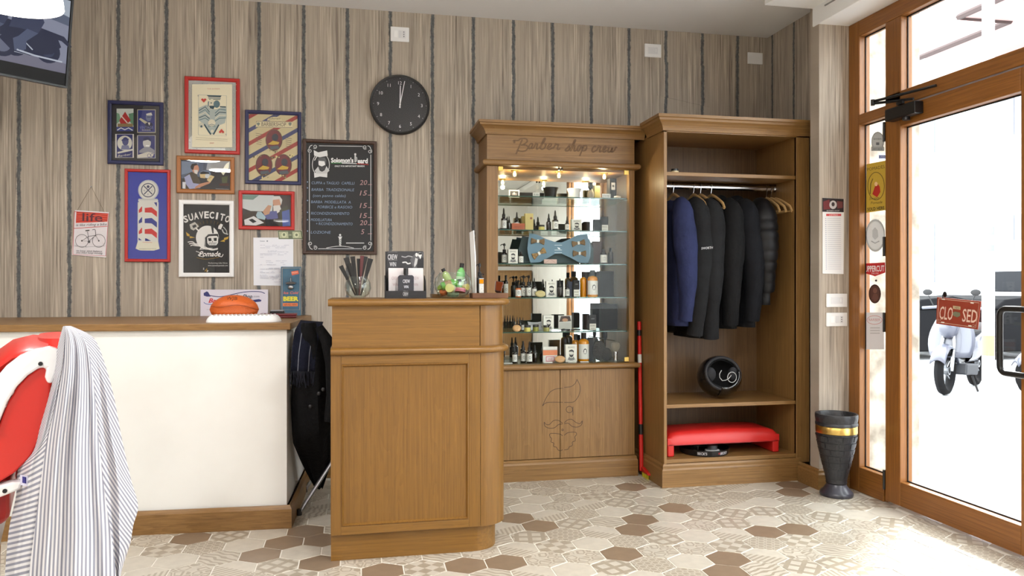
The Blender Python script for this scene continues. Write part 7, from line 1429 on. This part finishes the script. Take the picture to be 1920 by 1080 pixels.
# arm pad along the shell top and the backrest cushion between the sides
path = [pc_(*q_) for q_ in ((-330, 650), (-200, 440), (-80, 290), (0, 205), (60, 160), (120, 146), (190, 152))]
m = MB(); m.tube([(x_, 2.28, z_-.022) for x_, z_ in path], [(.25, .030)]*len(path), 28); m.build('top_cushion', rs, bc, smooth=True)
bk0, bk1 = pc_(240, 110), pc_(150, 700)
m = MB(); m.grid(lambda u, v: (bk0[0]+(bk1[0]-bk0[0])*v+.05*cos(2*pi*u)+.045*0, 2.28+.235*math.copysign(abs(sin(2*pi*u))**.5, sin(2*pi*u))*(.7+.3*min(1, v*5)), bk0[1]-.012+(bk1[1]-bk0[1])*v-(.0 if v > 0 else 0)), 28, 12, True)
m.add([(bk0[0]+.05*cos(2*pi*k/28), 2.28+.235*.7*math.copysign(abs(sin(2*pi*k/28))**.5, sin(2*pi*k/28)), bk0[1]-.012) for k in range(28)], [tuple(range(28))]); m.build('backrest', rs, bc, smooth=True)
x0, z0 = pc_(-330, 760); x1, z1 = pc_(50, 880)
m = MB(); m.box(x0, x1, 2.03, 2.53, z1, z1+.12); m.build('seat', pm('chair_red_dark', (150, 24, 18), .4), bc, bevel=.03, seg=4)
m = MB(); m.box(x0+.02, x1-.03, 2.05, 2.51, z1-.10, z1); m.build('seat_frame', pm('chair_grey', (150, 152, 158), .3, .6), bc, bevel=.01)
xm = (x0+x1)/2; m = MB(); m.lathe([(0, 0.0006), (.30, .0006), (.30, .02), (.10, .05), (.065, .06), (.065, z1-.10), (0, z1-.10)], (xm, 2.28, 0), 36); m.build('pedestal', chrome, bc, smooth=True)
m = MB(); m.box(x0-.30, x0-.05, 2.10, 2.46, .16, .18); m.tube([(x0+.02, 2.14, z1-.05), (x0-.15, 2.14, .18)], .012); m.tube([(x0+.02, 2.42, z1-.05), (x0-.15, 2.42, .18)], .012); m.build('footrest', chrome, bc, bevel=.003)
from mathutils import Matrix
pv = Vector((pc_(215, 200)[0], 2.0, 0)); Rm = Matrix.Rotation(radians(19), 3, 'Z'); bc.location = pv+Rm@(Vector(bc.location)-pv); bc.rotation_euler = (0, 0, radians(19))
# striped cape
st = bpy.data.materials.new('cape_stripes'); st.use_nodes = True; nt = st.node_tree; b_ = nt.nodes['Principled BSDF']; b_.inputs['Roughness'].default_value = .85
tc_ = nt.nodes.new('ShaderNodeUVMap'); sx_ = nt.nodes.new('ShaderNodeSeparateXYZ'); mm = nt.nodes.new('ShaderNodeMath'); mm.operation = 'MULTIPLY'; mm.inputs[1].default_value = 2*pi/.0150
ms = nt.nodes.new('ShaderNodeMath'); ms.operation = 'SINE'; rp = nt.nodes.new('ShaderNodeValToRGB'); mr = nt.nodes.new('ShaderNodeMapRange'); mr.inputs['From Min'].default_value = -1
rp.color_ramp.elements[0].position = .35; rp.color_ramp.elements[0].color = (*lin((232, 232, 236)), 1); rp.color_ramp.elements[1].position = .72; rp.color_ramp.elements[1].color = (*lin((150, 152, 168)), 1)
L_ = nt.links; L_.new(tc_.outputs[0], sx_.inputs[0]); L_.new(sx_.outputs[0], mm.inputs[0]); L_.new(mm.outputs[0], ms.inputs[0]); L_.new(ms.outputs[0], mr.inputs['Value']); L_.new(mr.outputs[0], rp.inputs[0]); L_.new(rp.outputs[0], b_.inputs['Base Color'])
tr = nt.nodes.new('ShaderNodeBsdfTranslucent'); L_.new(rp.outputs[0], tr.inputs[0]); mxs = nt.nodes.new('ShaderNodeMixShader'); mxs.inputs[0].default_value = .18; L_.new(b_.outputs[0], mxs.inputs[1]); L_.new(tr.outputs[0], mxs.inputs[2]); L_.new(mxs.outputs[0], nt.nodes['Material Output'].inputs[0])
B0 = sm([(118, 612), (108, 650), (104, 690), (92, 740), (74, 800), (60, 850), (34, 880), (30, 930), (18, 985), (12, 1040), (8, 1100), (4, 1180)], 5)
B1 = sm([(122, 611), (121, 640), (116, 690), (102, 760), (87, 830), (74, 920), (64, 1000), (54, 1080), (46, 1180)], 5)
B2 = sm([(132, 611), (160, 640), (172, 690), (180, 760), (186, 830), (196, 920), (208, 1000), (218, 1080), (228, 1180)], 5)
B3 = sm([(138, 613), (176, 634), (196, 680), (214, 745), (228, 820), (246, 900), (259, 948), (250, 985), (244, 1020), (226, 1080), (214, 1180)], 5)
def at_(C_, v): f_ = v*(len(C_)-1); i = min(len(C_)-2, int(f_)); k = f_-i; return C_[i]+(C_[i+1]-C_[i])*k
cp_ = thing('striped_cape', 'white barber cape with thin grey stripes draped over the red chair', 'cape', (-.85, 1.93, 0))
def panel(name, A, B, ya, yb, nu, amp, fr_, uvf, top=0, fold=None):
    m = MB(); pts = []
    for j in range(61):
        v = j/60; a_, c_ = at_(A, v), at_(B, v)
        for i in range(nu+1):
            u = i/nu; px, py = a_.x+(c_.x-a_.x)*u, a_.y+(c_.y-a_.y)*u
            d = ya+(yb-ya)*u; k = min(1, v*3)
            y_ = d-amp*k*sin(pi*u)+.010*k*sin(fr_*u*pi+v*2.2)*1.3+.006*k*sin(fr_*2.3*u*pi+1+v*5)
            m.v.append(tuple(aty(px, py, y_)))
    for j in range(60):
        for i in range(nu): m.f.append((j*(nu+1)+i, j*(nu+1)+i+1, (j+1)*(nu+1)+i+1, (j+1)*(nu+1)+i)); m.m.append(0)
    o = m.build(name, st, cp_, smooth=True, recalc=False, auto=80); uv = o.data.uv_layers.new(name='UVMap')
    for p in o.data.polygons:
        for li, vi in zip(p.loop_indices, p.vertices):
            j, i = divmod(vi, nu+1); uv.data[li].uv = uvf(i/nu, j/60)
    return o
panel('centre_fold', B1, B2, 1.90, 1.93, 40, .055, 5, lambda u, v: ((u-.5)*(.10+.13*v)*1.5+.02*v*v, v))
panel('right_fold', B2, B3, 1.93, 2.02, 16, .012, 2, lambda u, v: (v*.68-u*(.05+.03*v), u))
panel('left_fold', B0, B1, 1.985, 1.90, 14, .008, 2, lambda u, v: (v*.92+u*.02, u))
m = MB(); m.grid(lambda u, v: aty(38+15*u, 890+19*v+3*u, 1.925-.004*sin(pi*u)), 4, 4); m.build('care_label', pm('label_lilac', (206, 204, 226), .7), cp_, solid=.001)
m = MB(); m.grid(lambda u, v: aty(41+9*u, 893+12*v+2*u, 1.9225-.004*sin(pi*u)), 3, 3); m.build('care_print', pm('label_violet', (58, 54, 130), .7), cp_)

# ================================================================== TELEVISION
tv = thing('television', 'black flat television tilted down at the upper left', 'television', (-1.5, 3.85, 2.3))
Bc = Vector(ray(126, 166))*(3.62); Bc = Vector((Bc.x, Bc.y, HC+Bc.z)); wd_ = Vector((sin(radians(47)), cos(radians(47)), 0)); nn = Vector((cos(radians(47)), -sin(radians(47)), 0)); tl = radians(9)
up = (Vector((0, 0, 1))*cos(tl)+nn*sin(tl)); nf = (nn*cos(tl)-Vector((0, 0, 1))*sin(tl))
TVP = lambda a_, b_, d: Bc-wd_*a_+up*b_+nf*d
def tvbox(a0, a1, b0, b1, d0, d1, name, mat, bev=.003):
    m = MB(); m.add([TVP(a, b, d) for a, b, d in ((a0,b0,d0),(a1,b0,d0),(a1,b1,d0),(a0,b1,d0),(a0,b0,d1),(a1,b0,d1),(a1,b1,d1),(a0,b1,d1))], [(0,3,2,1),(4,5,6,7),(0,1,5,4),(1,2,6,5),(2,3,7,6),(3,0,4,7)]); return m.build(name, mat, tv, bevel=bev)
TW, THT = .80, .47
tvbox(0, TW, 0, THT, -.045, -.003, 'casing', black, .006); tvbox(0, TW, 0, .010, -.003, .004, 'bezel', pm('bezel_grey', (44, 46, 48), .3), .001); tvbox(0, .010, .01, THT, -.003, .004, 'bezel', black, .001); tvbox(TW-.01, TW, .01, THT, -.003, .004, 'bezel', black, .001); tvbox(0, TW, THT-.01, THT, -.003, .004, 'bezel', black, .001)
tvbox(.30, .50, .1, .35, -.09, -.045, 'mount', blackm)
Bk = TVP(.4, .22, -.09); m = MB(); m.tube([Bk, (Bk.x-.05, DB-.01, Bk.z+.02)], .02, 8); m.build('arm', blackm, tv)
sc_ = bpy.data.materials.new('screen'); sc_.use_nodes = True; n_ = sc_.node_tree; pb = n_.nodes['Principled BSDF']; at__ = n_.nodes.new('ShaderNodeAttribute'); at__.attribute_name = 'ink'; n_.links.new(at__.outputs['Color'], pb.inputs['Emission Color']); pb.inputs['Emission Strength'].default_value = .75; pb.inputs['Base Color'].default_value = (.01, .01, .01, 1); pb.inputs['Roughness'].default_value = .4; pb.inputs['Specular IOR Level'].default_value = .15
PS = lambda u, v, off: TVP(TW-.012-u, .012+v, off-.002)
a = Art(PS); SW, SHh = TW-.024, THT-.024
a.rect(0, 0, SW, SHh, (12, 12, 14)); a.rect(0, .055, SW, SHh-.055, (142, 146, 166))
a.face([(0, SHh-.055), (SW, SHh-.055), (SW, .315), (.56, .37), (0, .385)], (176, 186, 200)); a.face([(0, .385), (.56, .37), (SW, .315), (SW, .275), (.5, .315), (0, .33)], (96, 104, 126)); a.face([(0, .055), (0, .15), (.5, .115), (SW, .10), (SW, .055)], (122, 120, 138))
def biker(x, s_):
    D1, D2, D3, HL = (40, 44, 70), (58, 64, 92), (84, 92, 120), (196, 202, 216)
    q = lambda *l: [(x+u*s_, .06+v*s_) for u, v in l]
    a.circ(*q((-.105, .075))[0], .062*s_, D1); a.circ(*q((-.105, .075))[0], .040*s_, (110, 114, 136)); a.circ(*q((.10, .085))[0], .058*s_, D1); a.circ(*q((.10, .085))[0], .030*s_, D2)
    a.face(q((-.12, .10), (-.06, .05), (.02, .045), (.12, .075), (.16, .12), (.14, .16), (.06, .165), (.0, .15), (-.07, .165)), D1); a.face(q((-.05, .055), (-.01, .05), (.0, .11), (-.03, .13), (-.06, .11)), D3)
    a.line(q((-.04, .06), (.04, .05), (.17, .048)), .008*s_, HL); a.line(q((-.03, .07), (.0, .10), (.03, .075)), .006*s_, HL); a.face(q((.05, .16), (.16, .15), (.20, .125), (.21, .135), (.17, .175), (.06, .19)), D1)
    a.face(q((-.08, .16), (-.03, .165), (.05, .16), (.075, .22), (.05, .27), (.0, .285), (-.045, .27), (-.065, .22)), D2); a.face(q((-.05, .235), (-.11, .185), (-.125, .20), (-.06, .265)), D2); a.face(q((.0, .17), (-.05, .11), (-.03, .06), (.0, .07), (.0, .11), (.05, .16)), D3)
    a.circ(*q((-.012, .305))[0], .030*s_, (150, 146, 134)); a.face(q((-.045, .30), (-.03, .335), (.01, .34), (.022, .305)), (178, 172, 152))
biker(.28, 1.05); biker(.46, .95); biker(.60, .92)
a.build('screen', tv, mat=sc_)

# ================================================================== PENDANT LAMPS
def pendant(x, y, z, r, lab, watts):
    t = thing('pendant_lamp', lab, 'lamp', (x, y, z), 'white dome pendant lamps')
    m = MB(); m.lathe([(r, z), (r*.98, z+.03), (r*.85, z+.10), (r*.55, z+.17), (r*.25, z+.20), (.03, z+.22), (.03, z+.26), (0, z+.26)], (x, y, 0), 36); m.build('shade', pm('shade_white', (240, 240, 240), .4, emis=(255, 248, 238), es=5), t, smooth=True, solid=.003)
    m = MB(); m.lathe([(0, z+.012), (r*.9, z+.014), (r*.965, z+.022)], (x, y, 0), 36); m.build('diffuser', pm('lamp_glow', (255, 250, 240), .5, emis=(255, 248, 236), es=9), t, smooth=True)
    m = MB(); m.tube([(x, y, z+.25), (x, y, CZ)], .003, 6); m.build('cord', blackm, t)
    l = bpy.data.lights.new('lamp_light', 'AREA'); l.shape = 'DISK'; l.size = r*1.6; l.energy = watts; l.color = (1, .98, .955); lo = bpy.data.objects.new('lamp_light', l); COL.objects.link(lo); lo.location = (x, y, z-.005); lo.parent = None
    return t
P0 = ray(24, 6); s_ = 2.62; pendant(P0[0]*s_, P0[1]*s_, HC+P0[2]*s_, .152, 'white pendant lamp in front of the television', LAMP_W*.5)
for x_, y_, l_ in ((.75, 1.55, 'white pendant lamp hanging over the middle of the room'), (-1.4, .6, 'white pendant lamp over the left chairs, out of view'), (1.2, -.6, 'white pendant lamp behind the camera on the right'), (-.6, -1.2, 'white pendant lamp behind the camera on the left')): pendant(x_, y_, 2.34, .152, l_, LAMP_W)
